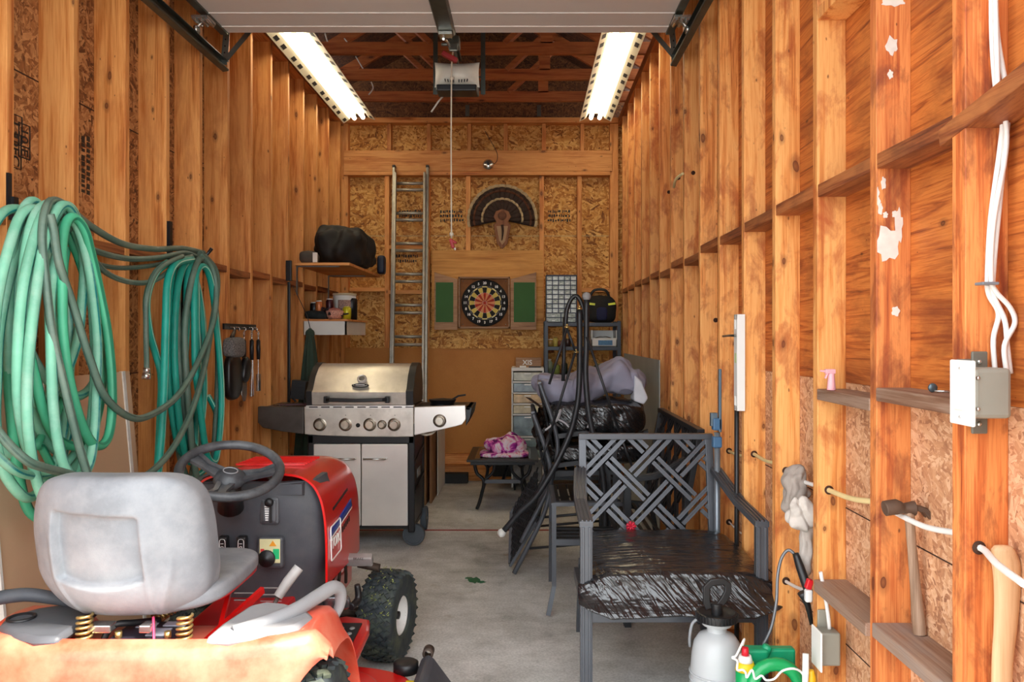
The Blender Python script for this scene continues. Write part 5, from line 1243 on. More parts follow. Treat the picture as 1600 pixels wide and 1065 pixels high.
# lid
lidp = [(YG+.01, .946), (YG+.0, 1.03), (YG+.03, 1.045), (YG+.10, 1.13), (YG+.18, 1.185), (YG+.28, 1.212), (YG+.38, 1.205), (YG+.46, 1.15), (YG+.50, 1.05), (YG+.50, .946)]
xl0, xl1, xl2, xl3 = P(478, 0, YG).x, P(487, 0, YG).x, P(634, 0, YG).x, P(647, 0, YG+.05).x
m = MB(); m.prism(lidp, 'X', xl1, xl2); lid = part('lid', m, M_ss_d, bq, smooth=25)
for a, b in ((xl0, xl1), (xl2, xl3)):
    m = MB(); m.prism([(y*1.0+(.0), z+.006) if i not in (0, len(lidp)-1) else (y, z) for i, (y, z) in enumerate(lidp)], 'X', a, b); part('lid_end_cap', m, M_blk_g, lid, smooth=25)
ha, hb_ = P(512, 0, YG).x, P(607, 0, YG).x; hz = .985
m = MB(); m.polybeam([(ha, YG+.0, hz-.004), (ha, YG-.04, hz+.0), (ha+.03, YG-.058, hz), ((ha+hb_)/2, YG-.062, hz-.004), (hb_-.03, YG-.058, hz), (hb_, YG-.04, hz), (hb_, YG, hz-.004)], .03, .024, up=(0, 0, 1)); m.box((ha, YG-.03, hz), (.03, .05, .045)); m.box((hb_, YG-.03, hz), (.03, .05, .045)); part('lid_handle', m, M_black, lid, bev=.006)
nl = V((0, -.8, .6)); cg = P(566, 584, YG+.07)
TM = frameM((cg.x, YG+.060, 1.115), (1, 0, 0), (0, .62, .78))
m = MB(); m.lathe([(0, .006), (.020, .006), (.027, .010), (.032, .004), (.032, -.01)], TM, 24); tg = part('thermometer', m, M_ss, lid, smooth=50)
m = MB(); m.lathe([(0, .0075), (.019, .0075), (.019, .005)], TM, 20); part('thermometer_face', m, plain('grey_dial', srgb(120, 116, 104), .3), tg)
BM_ = frameM((P(563, 0, YG+.04).x, YG+.037, 1.074), (1, 0, 0), (0, .62, .78))
m = MB(); m.lathe([(0, .004), (.045, .004), (.05, 0), (.05, -.006)], BM_ @ Matrix.Diagonal((1.15, .33, 1, 1)), 28); bd_ = part('badge', m, M_black, lid)
m = MB(); m.tube([BM_ @ V((.047*math.cos(2*PI*k/28), .013*math.sin(2*PI*k/28), .0045)) for k in range(28)], .0012, 5, closed=True); m.box(BM_ @ V((0, 0, .005)), (.06, .002, .004)); part('badge_trim', m, M_ss, bd_)
# knobs
M_bez = plain('knob_bezel', srgb(150, 140, 128), .25, .9); M_knob = plain('cream_chrome_knob', srgb(206, 200, 186), .25, .7)
for px, r in ((500, .030), (540, .030), (578, .030), (597, .021), (616, .030), (687, .030)):
    c = P(px, 663 if px != 687 else 657, YG)
    KM = frameM((c.x, YG, c.z), (1, 0, 0), (0, 0, 1)); pr = cp_ if px != 687 else rs
    m = MB(); m.lathe([(r*1.45, -.002), (r*1.45, .006), (r*1.2, .009), (r*1.1, .004), (r, .004)], KM, 28); bz_ = part('knob_bezel', m, M_bez, pr, smooth=40)
    m = MB(); m.lathe([(r, .002), (r*.96, .026), (r*.8, .031), (0, .031)], KM, 24); m.box((c.x, YG-.033, c.z), (r*.32, .012, r*1.7)); part('knob', m, M_knob, pr, smooth=35)
c = P(559.5, 664, YG); m = MB(); m.lathe([(.014, 0), (.014, .006), (.009, .008), (.008, .014), (0, .014)], frameM((c.x, YG, c.z), (1, 0, 0), (0, 0, 1)), 18); part('igniter_button', m, M_black, cp_)
for px in (500, 540, 579, 617):
    c = P(px, 648.5, YG); m = MB(); m.cyl((c.x, YG-.001, c.z), (c.x, YG+.001, c.z), .003, 8); part('indicator_dot', m, M_dark_print, cp_)
# cart
zc0, zc1 = .145, .74
xd0, xdm, xd1 = P(490, 0, YG).x, P(564, 0, YG).x, P(637, 0, YG).x
for x in (xd0-.022, xd1+.022):
    for y in (YG+.03, YG+.5):
        m = MB(); m.span((x-.022, y-.02, .10), (x+.022, y+.02, .82)); part('cart_post', m, M_blk_g, bq, bev=.008)
m = MB(); m.span((xd0-.04, YG+.01, .69), (xd1+.04, YG+.5, .745)); part('cart_top_rail', m, M_blk_g, bq, bev=.004)
m = MB(); m.span((xd0-.04, YG+.03, .12), (xd1+.04, YG+.5, .15)); part('cart_floor', m, M_blk_g, bq, bev=.004)
m = MB(); m.span((xd1+.03, YG+.05, .15), (xd1+.036, YG+.49, .7)); sp = part('side_panel', m, M_blk_g, bq)
m = MB(); m.box((xd1+.037, YG+.27, .46), (.002, .15, .06)); part('side_label', m, plain('pale_side_label', srgb(150, 150, 146), .5), sp)
for z in (.36, .56):
    m = MB(); m.beam((xd1+.042, YG+.05, z), (xd1+.042, YG+.49, z+.06), .008, .02); part('side_rib', m, M_blk_g, sp)
m = MB(); m.span((xd0-.036, YG+.05, .15), (xd0-.03, YG+.49, .7)); m.span((xd0, YG+.47, .15), (xd1, YG+.476, .7)); part('back_panel', m, M_blk_g, bq)
for a, b, hx in ((xd0, xdm-.003, (P(522, 0, YG).x, P(556, 0, YG).x)), (xdm+.003, xd1, (P(568, 0, YG).x, P(604, 0, YG).x))):
    m = MB(); m.span((a, YG, .148), (b, YG+.025, .688)); dr = part('door', m, M_ss, bq, bev=.004)
    z = P(0, 716, YG).z
    m = MB(); m.tube([(hx[0], YG, z), (hx[0]+.004, YG-.028, z), (hx[1]-.004, YG-.028, z), (hx[1], YG, z)], .0065, 8); part('door_handle', m, M_zinc, dr)
def cwheel(c, r, w_, axis='X'):
    M_ = Matrix.Translation(V(c)) @ Matrix.Rotation(PI/2, 4, 'Y') @ Matrix.Identity(4)
    if axis == 'Y': M_ = Matrix.Translation(V(c)) @ Matrix.Rotation(PI/2, 4, 'X')
    m = MB(); m.lathe([(0, -w_/2), (r*.7, -w_/2), (r*.78, -w_*.35), (r*.8, -w_/2), (r*.95, -w_/2), (r, -w_*.3), (r, w_*.3), (r*.95, w_/2), (r*.8, w_/2), (r*.78, w_*.35), (r*.3, w_*.4), (.0, w_*.5)], M_, 32)
    return m
part('wheel', cwheel((P(644, 0, YG).x, YG+.075, .075), .075, .04, 'Y'), plain('grey_wheel_rubber', srgb(72, 78, 84), .7), bq, smooth=40)
part('wheel', cwheel((P(663, 0, YG+.51).x, YG+.51, .085), .085, .04), plain('blue_grey_wheel', srgb(64, 74, 84), .6), bq, smooth=40)
part('wheel', cwheel((xd0-.02, YG+.06, .06), .06, .035, 'Y'), M_rubber, bq, smooth=40)
part('wheel', cwheel((xd0-.03, YG+.51, .06), .06, .035), M_rubber, bq, smooth=40)
m = MB(); m.cyl((P(644, 0, YG).x, YG+.075, .075), (P(644, 0, YG).x-.03, YG+.1, .15), .012); m.cyl((xd1, YG+.51, .085), (P(663, 0, YG+.51).x+.02, YG+.51, .085), .012); part('wheel_axle', m, M_zinc, bq)
m = MB(); m.tube([(x2+.0, YG+.1, .78), (x2+.05, YG+.06, .745), (x2+.11, YG+.06, .75), (x2+.15, YG+.12, .79)], .008, 8, sub=6); part('gas_hose', m, plain('pale_gas_hose', srgb(200, 186, 168), .5), bq)
m = MB(); m.tube([(x2+.14, YG+.12, .80), (x2+.18, YG+.14, .81), (x2+.26, YG+.2, .84)], .012, 8, sub=3); part('burner_pipe', m, M_black, bq)
pn = thing('frying_pan', 'small black pan resting on the right side burner of the grill', 'pan', (x2+.17, YG+.22, .937))
cx_, cy_ = x2+.165, YG+.22
m = MB(); m.lathe([(0, .938), (.075, .938), (.092, .965), (.096, .965), (.078, .934+.004), (0, .938)], Matrix.Translation((cx_, cy_, 0)), 28); m.lathe([(.0, .966), (.094, .966), (.03, .972), (0, .975)], Matrix.Translation((cx_, cy_, 0)), 28); part('pan_body', m, M_black, pn, smooth=40)
m = MB(); m.polybeam([(cx_+.07, cy_, .966), (cx_+.11, cy_-.01, .99), (cx_+.16, cy_-.02, .998)], .022, .012); part('pan_handle', m, M_black, pn, bev=.003)
gl = thing('grill_tool', 'dark red handled tool lying on the left side shelf of the grill', 'tool', (x0+.2, YG+.2, .923))
m = MB(); m.polybeam([(x0+.10, YG+.15, .932), (x0+.2, YG+.17, .936), (x0+.30, YG+.22, .93)], .03, .014); part('handle', m, plain('dark_red_grip', srgb(70, 22, 26), .5), gl, bev=.003)
m = MB(); m.polybeam([(x0+.05, YG+.2, .929), (x0+.1, YG+.16, .93), (x0+.14, YG+.14, .93)], .02, .008); part('tip', m, M_zinc, gl)
bx = thing('grill_basket', 'black metal box standing upright behind the left shelf of the grill', 'box', (P(470, 0, YG+.36).x, YG+.36, .923))
c = P(468, 606, YG+.36)
m = MB(); m.box((c.x, YG+.36, .923+.10), (.10, .08, .13), (0, .12, 0)); m.polybeam([(c.x-.05, YG+.34, .97), (c.x-.02, YG+.34, .94), (c.x-.045, YG+.34, .925)], .012, .012); m.polybeam([(c.x+.04, YG+.34, .97), (c.x+.04, YG+.34, .925)], .012, .012); part('box_body', m, M_black, bx, bev=.004)
for k in range(4):
    m = MB(); m.box((c.x, YG+.317, .98+.03*k), (.08, .004, .006)); part('box_rib', m, M_dark_print, bx)

# green folded umbrella hanging behind the grill, plus its dark neighbour
um = thing('folded_canopy', 'dark green folded cloth canopy hanging on the left wall behind the grill', 'umbrella', (-1.62, 6.1, .35))
def canopy(u, v):
    a = 2*PI*u; r = (.035 + .13*v**.8)*(1+.13*math.sin(7*a)); return V((-1.64+.9*r*math.cos(a)*(.75), 6.0+r*math.sin(a), 1.42-1.0*v))
m = MB(); m.grid(canopy, 56, 14, closed_u=True); m.cyl((-1.64, 6.0, 1.46), (-1.64, 6.0, 1.3), .012); m.sphere((-1.64, 6.0, 1.42), .036, 14); part('canopy', m, plain('dark_green_canvas', srgb(44, 62, 50), .85, 0, .15, 10), um, smooth=60)
m = MB(); m.cyl((-1.64, 6.0, 1.42), (-1.64, 6.0, .02), .014); m.tube([(-1.64, 6.0, 1.46), (-1.66, 6.0, 1.55), (-1.76, 5.97, 1.78)], .003, 5); part('pole', m, M_black, um)
m = MB(); m.box((-1.74, 5.80, 1.30), (.02, .02, 1.0)); m.box((-1.74, 5.80, 1.88), (.04, .035, .15)); single('dark_post', m, M_black_m, 'tall black post hanging on the wall left of the green canopy', 'post', bev=.004)
# boards behind the grill, standing on the floor
M_brd = wood('brown_board', srgb(150, 108, 70), srgb(126, 84, 50), srgb(90, 56, 32), 'Z', knots=.1, stain=.3)
for i, (x, y0, y1, h_, lab) in enumerate(((-.80, 6.62, 7.45, .60, 'rightmost brown board standing on edge behind the grill'), (-.84, 6.55, 7.2, .63, 'brown board standing on edge between the grill and another board'))):
    m = MB(); m.span((x-.009, y0, 0), (x+.009, y1, h_)); single('board', m, M_brd, lab, 'board', 'boards behind the grill')
m = MB(); m.span((-.775, 6.9, .01), (-.770, 7.5, .60)); single('white_panel', m, M_whitep, 'thin white panel edge standing right of the brown boards', 'panel')
m = MB(); m.box((P(706, 0, 7.5).x, 7.55, .05), (.30, .10, .09)); single('dark_box', m, plain('dark_metal_box', srgb(34, 34, 34), .7), 'low dark metal box at the foot of the back wall, left one', 'box')
# ------------------------------------------------------------------ patio furniture
M_pat = plain('charcoal_patio_metal', srgb(84, 87, 93), .36, .3, .1, 10)
M_pat_d = plain('dark_patio_metal', srgb(48, 49, 52), .42, .35, .15, 10)
M_bag = None
def bagmat():
    m, nt, b = mat('black_plastic_wrap')
    mp = nd(nt, 'ShaderNodeMapping'); mp.inputs['Scale'].default_value = (26, 4, 5); lk(nt, coords(nt, (1, 1, 1), (0, .75, 0)), mp.inputs[0])
    ge = nt.nodes.new('ShaderNodeNewGeometry'); sz_ = nt.nodes.new('ShaderNodeSeparateXYZ'); lk(nt, ge.outputs['Normal'], sz_.inputs[0]); side = math_(nt, 'SUBTRACT', 1.12, math_(nt, 'ABSOLUTE', sz_.outputs[2]))
    n1 = math_(nt, 'MULTIPLY', tex_noise(nt, mp.outputs[0], 1.3, 3, .5, .8), side); n2 = math_(nt, 'MULTIPLY', tex_noise(nt, coords(nt, (1, 5, 3)), 4, 3), .4)
    b.inputs['Base Color'].default_value = srgb(26, 27, 30); b.inputs['Roughness'].default_value = .23; b.inputs['Specular IOR Level'].default_value = 1.0
    h = math_(nt, 'ADD', math_(nt, 'MULTIPLY', n1, .6), n2); bump(nt, b, h, 1.0, .045); return m
M_bag = bagmat()
def lattice(m, O, U, Vv, W, Hh, d, bar=.011, gap=.030, n=None, off=(0, 0)):
    """woven pairs of bars at 45 degrees clipped to the rectangle O + u*U + v*Vv"""
    U = V(U).normalized(); Vv = V(Vv).normalized(); N = U.cross(Vv)
    s2 = math.sqrt(.5)
    K = int((W+Hh)/d)+3
    def clip(p, q):
        t0, t1 = 0., 1.; dx = q[0]-p[0]; dy = q[1]-p[1]
        for (pp, dd, lo, hi) in ((p[0], dx, 0, W), (p[1], dy, 0, Hh)):
            if abs(dd) < 1e-9:
                if pp < lo or pp > hi: return None
                continue
            a, b = (lo-pp)/dd, (hi-pp)/dd
            if a > b: a, b = b, a
            t0 = max(t0, a); t1 = min(t1, b)
        if t1-t0 < 1e-3: return None
        return (p[0]+dx*t0, p[1]+dy*t0), (p[0]+dx*t1, p[1]+dy*t1)
    hw = gap/2+bar
    for fam in (0, 1):
        for k in range(-K, K+1):
            for l in range(-K, K+1):
                over = (k+l) % 2 == 0
                a0, a1 = l*d-d/2, l*d+d/2
                segs = [(a0, a1)] if (over == (fam == 0)) else [(a0, l*d-hw), (l*d+hw, a1)]
                for (sa, sb) in segs:
                    for e in (-1, 1):
                        c = k*d + e*gap/2*1.0
                        if fam == 0: f = lambda s: (off[0]+(s*s2 - c*s2), off[1]+(s*s2 + c*s2))
                        else: f = lambda s: (off[0]+(-s*s2 + c*s2), off[1]+(s*s2 + c*s2))
                        r = clip(f(sa), f(sb))
                        if r:
                            (u0, v0), (u1, v1) = r
                            if bar < .014: m.beam(V(O)+U*u0+Vv*v0, V(O)+U*u1+Vv*v1, bar, .012, up=N)
                            else:
                                q0 = V(O)+U*u0+Vv*v0; q1 = V(O)+U*u1+Vv*v1; sd = (q1-q0).cross(N).normalized()*bar*.33
                                for w__ in (-1, 1): m.beam(q0+sd*w__, q1+sd*w__, bar*.5, .012, up=N)
                                m.beam(q0, q1, bar*.6, .007, up=N)
def armchair(label, loc, rotz, w_=.66, group=None, mt=None, name='patio_armchair', zback=.94, zarm=.70, zseat=.37, d=.60, cat='chair', cushion=None, latd=.150, rake=.22):
    """local frame: x right, -y front, z up; front legs at y=0, back at y=d"""
    mt = mt or M_pat
    t = thing(name, label, cat, (0, 0, 0), 0, group)
    hx = w_/2
    for s_ in (-1, 1):
        m = MB(); m.box((s_*hx, 0, zarm/2), (.045, .032, zarm))
        for e in (-1, 1): m.box((s_*hx+e*.012, -.017, zarm/2), (.010, .006, zarm-.01))
        part('front_leg', m, mt, t, bev=.002)
        m = MB(); m.polybeam([(s_*(hx), -.016, zarm+.005), (s_*hx, d*.5, zarm+.022), (s_*(hx-.005), d*.74, zarm+.05), (s_*(hx-.02), d+.02, zarm+.10)], .052, .022, up=(0, 0, 1))
        for e in (-1, 0, 1): m.polybeam([(s_*(hx)+e*.015, -.016, zarm+.018), (s_*hx+e*.015, d*.5, zarm+.035), (s_*(hx-.005)+e*.015, d*.74, zarm+.063), (s_*(hx-.02)+e*.015, d+.02, zarm+.113)], .008, .006, up=(0, 0, 1))
        part('armrest', m, mt, t, bev=.002)
        m = MB(); m.polybeam([(s_*(hx-.03), d+rake, 0.006), (s_*(hx-.03), d+rake*.36, zseat-.03), (s_*(hx-.03), d+.02, zseat+.02)], .032, .032, up=(0, 1, 0)); part('rear_leg', m, mt, t, bev=.002)
        m = MB(); m.beam((s_*(hx-.01), .0, zseat-.02), (s_*(hx-.01), d+.08, zseat-.05), .03, .05); part('side_rail', m, mt, t, bev=.002)
    m = MB(); m.beam((-hx, 0, zseat-.005), (hx, 0, zseat-.005), .02, .05); part('front_rail', m, mt, t, bev=.002)
    m = MB(); m.beam((-hx+.02, d+.06, zseat-.04), (hx-.02, d+.06, zseat-.04), .02, .04); part('rear_rail', m, mt, t, bev=.002)
    for k in range(5):
        y = d*(.16+.18*k); m = MB(); m.box((0, y, zseat-.012-.004*k), (w_-.04, d*.075, .008)); part('seat_slat', m, mt, t)
    # reclined back
    A = V((-hx+.035, d, zseat+.04)); B = V((-hx+.035, d+.10, zback)); Vv = (B-A); Hh = Vv.length; Vv.normalize(); W = w_-.07
    U = V((1, 0, 0))
    for x in (0, W):
        m = MB(); m.beam(A+U*x, B+U*x, .034, .026, up=(0, 1, 0)); part('back_post', m, mt, t, bev=.002)
    m = MB(); m.beam(B+U*(-.017), B+U*(W+.017), .026, .036, up=(0, 1, .0)); part('back_top_rail', m, mt, t, bev=.002)
    m = MB(); m.beam(A+U*(-.017), A+U*(W+.017), .026, .03, up=(0, 1, .0)); part('back_bottom_rail', m, mt, t, bev=.002)
    m = MB(); lattice(m, A, U, Vv, W, Hh, latd, bar=.0155, gap=.030, off=(W*.5+.02, .03)); part('back_lattice', m, mt, t)
    t.location = loc; t.rotation_euler = (0, 0, rotz); return t
ac = armchair('charcoal lattice back armchair with a black wrapped cushion, nearest the camera', ((.223+.873)/2, 2.935, 0), 0, w_=.65)
# wrapped cushion on the front chair
m = MB(); 
def cush(q):
    s = 1.0 + .10*smooth01(abs(q.x), .2, .33)*0
    x = q.x*(1-.05*smooth01(q.y, 0, .3)) + math.copysign(.06*smooth01(abs(q.x), .27, .33)*smooth01(-q.y, .18, .33), q.x); zz_ = q.z*(1-.55*smooth01(abs(q.x), .25, .335)*smooth01(-q.y, .1, .33))
    return V((x, q.y + (.05*(q.z/.075) + .03 - .03*(q.z/.075)**2)*smooth01(-q.y, .2, .33), zz_ + .012*(1-(q.x/.33)**2)))
m.blob((.56, 3.17, .462), (.67, .66, .150), (.03, 0, 0), e=10, cuts=44, amp=.005, freq=7, seed=3, shape=cush, creases=.003)
single('wrapped_cushion', m, M_bag, 'black plastic wrapped cushion on the seat of the nearest armchair', 'cushion', smooth=180)
m = MB()
for k in range(7):
    a = k*.9; m.tube([P(986, 822, 3.5), P(986, 822, 3.5)+V((.022*math.cos(a), .0, .022*math.sin(a)))], [.004, .008], 6)
single('red_tag', m, plain('red_tag', srgb(190, 20, 50), .5), 'small red tag tied to the lattice of the nearest armchair', 'tag')

# loveseat along the right wall, seen edge on
ls = armchair('dark lattice back bench with its back along the right wall', (0, 0, 0), 0, w_=1.20, mt=M_pat_d, name='patio_bench', zback=.935, cat='bench', d=.26, rake=.10)
ls.location = (.49, 4.42, 0); ls.rotation_euler = (0, 0, -PI/2)

# stacked dining chairs facing right: curved side frames
def side_chair(label, loc, dz, group=None, full=True):
    t = thing('dining_chair', label, 'chair', (0, 0, 0), 0, group)
    for s_ in (0, 1):
        y = s_*.52
        m = MB(); m.tube([(.02, y, .95), (.06, y, .84), (.10, y, .72), (.125, y, .60), (.115, y, .47), (.07, y, .33), (-.02, y, .15), (-.09, y, .015)], .014, 8, sub=4); part('back_leg', m, M_pat, t)
        m = MB(); m.polybeam([(.12, y, .64), (.28, y, .66), (.44, y, .64), (.46, y, .60), (.47, y, .0+.01)], .026, .018, up=(0, 1, 0)); part('front_leg', m, M_pat_d, t)
        m = MB(); m.beam((.11, y, .42), (.47, y, .43), .02, .03); part('side_rail', m, M_pat_d, t)
        m = MB(); m.tube([(.0, y, .16), (.47, y, .20)], .008, 6); part('stretcher', m, M_pat_d, t)
    for k in range(6):
        m = MB(); m.box((.15+.06*k, .26, .435), (.05, .52, .008)); part('seat_slat', m, M_pat_d, t)
    m = MB(); m.beam((.02, 0, .95), (.02, .52, .95), .02, .02); part('back_top_rail', m, M_pat, t)
    m = MB(); lattice(m, (.12, .01, .47), (0, 1, 0), (-.22, 0, 1), .50, .46, .12, bar=.008, gap=.02); part('back_lattice', m, M_pat_d, t)
    t.location = (loc[0], loc[1], dz); return t
side_chair('lower dark patio dining chair of the stack beside the folding table', (.02, 4.62, 0), 0)
side_chair('upper dark patio dining chair of the stack, carrying the wrapped cushions', (.06, 4.66, 0), .17)
# lattice side panel leaning against the stack
fp = thing('lattice_panel', 'dark folded lattice chair back leaning against the stack, bottom towards the camera', 'chair back', (-.02, 4.45, 0))
A = P(797, 884, 4.70); B = P(836, 812, 4.62); C = P(806, 760, 5.0); 
A.z = .012
q0, q1 = A, P(800, 800, 4.95)
for a, b in ((P(797, 884, 4.72), P(838, 815, 4.72)), (P(797, 880, 4.74), P(799, 800, 4.95)), (P(799, 800, 4.95), P(836, 745, 4.95)), (P(838, 815, 4.72), P(852, 760, 4.8))):
    a = V(a); b = V(b); a.z = max(a.z, .015); m = MB(); m.beam(a, b, .022, .016); part('frame_bar', m, M_pat, fp)
a0 = P(798, 880, 4.73); u = (P(838, 815, 4.72)-a0); v = (P(802, 795, 4.95)-a0)
for k in range(9):
    for (f1, f2) in (((k/8, 0), (0, k/8)), ((1-k/8, 1), (1, 1-k/8)), ((k/8, 0), (1, 1-k/8)), ((0, k/8), (1-k/8, 1))):
        m = MB() if k == 0 else m
        p = a0+u*f1[0]+v*f1[1]; q = a0+u*f2[0]+v*f2[1]
        if (p-q).length > .02: m.beam(p+V((0, 0, .012)), q+V((0, 0, .012)), .007, .01)
    if k == 0: pass
part('lattice', m, M_pat_d, fp)

# small chair frame in front: thin square tube with slatted seat
ot = thing('slatted_chair', 'thin dark slatted chair frame tucked behind the nearest armchair', 'chair', (.3, 4.0, 0))
yl, yr = 3.96, 4.42
xa, xb = .14, .50
for x in (xa, xb):
    m = MB(); m.polybeam([(x-.03*(x == xa), yl-.02, .01), (x, yl, .15), (x, yl, .565)], .022, .022, up=(0, 1, 0)); part('front_leg', m, M_pat, ot)
    m = MB(); m.beam((x, yr+.1, .0), (x, yr, .565), .022, .022, up=(0, 1, 0)); part('rear_leg', m, M_pat, ot)
    m = MB(); m.beam((x, yl-.01, .56), (x, yr, .56), .026, .014); part('armrest', m, M_pat, ot)
    m = MB(); m.beam((x, yl, .37), (x, yr, .35), .02, .03); part('side_rail', m, M_pat, ot)
m = MB(); m.beam((xa, yl, .56), (xb, yl, .56), .022, .018); part('cross_bar', m, M_pat, ot)
m = MB(); m.beam((xa, yl, .37), (xb, yl, .37), .022, .03); part('front_rail', m, M_pat, ot)
for k in range(5):
    m = MB(); m.box(((xa+xb)/2, yl+.09*(k+.6), .355-.004*k), (xb-xa, .045, .008)); part('seat_slat', m, M_pat_d, ot)
m = MB(); m.beam(((xa+xb)/2, yl, .345), ((xa+xb)/2, yr, .33), .05, .012); part('centre_strut', m, M_pat_d, ot)

# wrapped cushions on the stack
M_bag2 = M_bag
for i, (c, s_, lab) in enumerate((((.42, 4.93, .70), (.62, .52, .13), 'lower long black wrapped cushion on the stacked chairs'), ((.42, 4.95, .905), (.62, .50, .22), 'thick black wrapped cushion under the grey cloth'))):
    m = MB(); m.blob(c, s_, None, e=4.5, cuts=26, amp=.012, freq=7, seed=7+i, creases=.010)
    single('wrapped_cushion', m, M_bag2, lab, 'cushion', smooth=180)
m = MB(); m.blob((.14, 5.0, .84), (.16, .3, .34), (0, .2, 0), e=2.5, cuts=20, amp=.03, freq=12, seed=17, creases=.012); single('plastic_bag', m, plain('brown_black_plastic_bag', srgb(30, 22, 20), .25, 0, .3, 10), 'crumpled black plastic bag bulging at the left end of the cushions', 'bag', smooth=180)
m = MB(); m.slab(lambda u, v: V((.0+.14*u+.03*v, 4.95+.3*v, 1.02-.10*u-.03*v+.0)), 6, 6, .004); single('cardboard_flap', m, plain('dark_brown_flap', srgb(56, 40, 32), .6), 'dark pointed flap sticking out under the left end of the grey cloth', 'flap')
# grey cloth cover
def clothshape(q):
    x = q.x/.36
    top = 1.0 + .55*smooth01(x, .1, .65)*(1-smooth01(x, .8, 1.1))
    z = q.z*top if q.z > 0 else q.z*(1-.3*x)
    return V((q.x, q.y, z + .03*math.sin(4*x)))
M_cloth = plain('lavender_grey_cloth', srgb(150, 148, 166), .9, 0, .08, 6)
m = MB(); m.blob((.40, 5.0, 1.10), (.72, .50, .20), (0, -.02, 0), e=2.8, cuts=60, amp=.03, freq=6, seed=9, shape=clothshape, creases=.035)
cl = single('cloth_cover', m, M_cloth, 'lavender grey crumpled cloth cover heaped on the wrapped cushions', 'cloth', smooth=180)
m = MB(); qq = [P(*p, 4.80) for p in ((992, 586), (1003, 596), (1013, 622), (1006, 632), (990, 626))]; m.prism([(q.x, q.z) for q in qq], 'Y', 4.80, 4.96)
part('white_lining', m, plain('white_lining', srgb(214, 214, 220), .8), cl, bev=.01)
m = MB()
for pts in ([(862, 662, 4.7), (872, 655, 4.7), (876, 640, 4.7), (868, 658, 4.68), (852, 672, 4.68)], [(872, 655, 4.69), (882, 660, 4.68), (890, 668, 4.68)], [(918, 640, 4.7), (922, 655, 4.69), (918, 668, 4.69)]):
    m.tube([P(*p) for p in pts], .006, 6, sub=4)
part('tie_cord', m, plain('pale_tie_cord', srgb(190, 186, 190), .8), cl)

# hanging-chair stand: two curved tubes, hook arm, ball end, thin struts
hs = thing('swing_stand', 'black tubular hanging chair stand with white ball tip and rubber foot', 'stand', (.3, 4.5, 0))
YH = 4.57
H_ = lambda px, py, y=YH: P(px, py, y)
m = MB(); m.tube([H_(905.5, 484), H_(906, 540), H_(905, 600), H_(901, 637), H_(890, 679), H_(866, 730, 4.54), H_(838, 775, 4.54), H_(815, 797, 4.55), H_(787, 829, 4.56)], .017, 12, sub=5); l1 = part('leg_tube', m, M_pat_d, hs)
m = MB(); m.sphere(H_(784, 832, 4.56), .026, 14); part('rubber_foot', m, M_whitep, l1, label='white rubber foot')
m = MB(); m.tube([H_(916.5, 466), H_(916, 540), H_(915, 584), H_(919, 637), H_(927, 679), H_(940, 730), H_(945, 790), V((.455, 4.57, .02))], .017, 12, sub=5); part('leg_tube', m, M_pat_d, hs)
m = MB(); m.sphere(H_(916.5, 463), .026, 16); part('ball_tip', m, plain('grey_ball', srgb(150, 148, 148), .5), hs, label='pale grey ball tip')
m = MB(); m.tube([H_(884, 520, 4.6), H_(884, 500, 4.6), H_(886, 483, 4.6), H_(892, 468, 4.6), H_(900, 462, 4.6), H_(907, 470, 4.6), H_(911, 484, 4.6), H_(913, 500, 4.6)], .013, 10, sub=5); part('hook_arm', m, M_black, hs)
m = MB(); m.tube([H_(882, 495, 4.62), H_(881, 560, 4.62), H_(880, 595, 4.62)], .011, 8); part('rear_post', m, M_pat_d, hs)
for a, b in (((886, 513), (858, 600)), ((886, 513), (899, 549)), ((899, 549), (859, 679)), ((917, 526), (969, 678)), ((859, 679), (846, 720)), ((969, 678), (990, 735))):
    m = MB(); m.tube([H_(*a, 4.55), H_(*b, 4.55)], .0075, 8); part('strut', m, M_pat_d, hs)
for p_ in ((905.5, 482), (886, 511), (900, 550)):
    m = MB(); c = H_(*p_, 4.55); m.cyl(c+V((-.015, 0, 0)), c+V((.015, 0, 0)), .007, 8); m.sphere(c+V((0, 0, .012)), .008, 8); part('bolt', m, M_brass, hs)

# folding table with tie-dyed cloth
ft = thing('coffee_table', 'low dark patio coffee table with crossed curved legs holding the tie-dye cloth', 'table', (-.17, 6.85, 0))
xa, xb, ya, yb = -.475, .10, 6.3, 7.05
m = MB(); m.span((xa, ya, .395), (xb, yb, .415)); tt = part('table_top', m, plain('dark_table_frame', srgb(46, 42, 40), .4, .2), ft, bev=.004)
m = MB(); m.span((xa+.06, ya+.06, .4151), (xb-.06, yb-.06, .4165)); part('top_inset', m, plain('bronze_glass_inset', srgb(76, 68, 54), .15, .1), tt)
m = MB(); m.span((xa+.03, ya+.02, .37), (xb-.03, yb-.02, .396)); part('apron', m, M_black_m, ft)
for y in (ya+.05, yb-.06):
    for x, s_ in ((xa+.09, 1), (xb-.09, -1)):
        m = MB(); m.tube([(x-.03*s_, y, .38), (x-.01*s_, y, .30), (x+.045*s_, y, .235), (x+.02*s_, y, .10), (x-.01*s_, y, .012)], .014, 8, sub=5); part('leg', m, M_black_m, ft)
        m = MB(); m.tube([(x+.13*s_, y, .38), (x+.12*s_, y, .31), (x+.045*s_, y, .235)], .012, 8, sub=4); part('leg_brace', m, M_black_m, ft)
m = MB(); m.beam((xa+.13, ya+.05, .235), (xb-.13, ya+.05, .235), .02, .03); part('stretcher', m, M_pat, ft)
m = MB(); m.beam(((xa+xb)/2, ya+.05, .235), ((xa+xb)/2+.05, yb-.06, .33), .02, .025); part('stretcher', m, M_pat_d, ft)
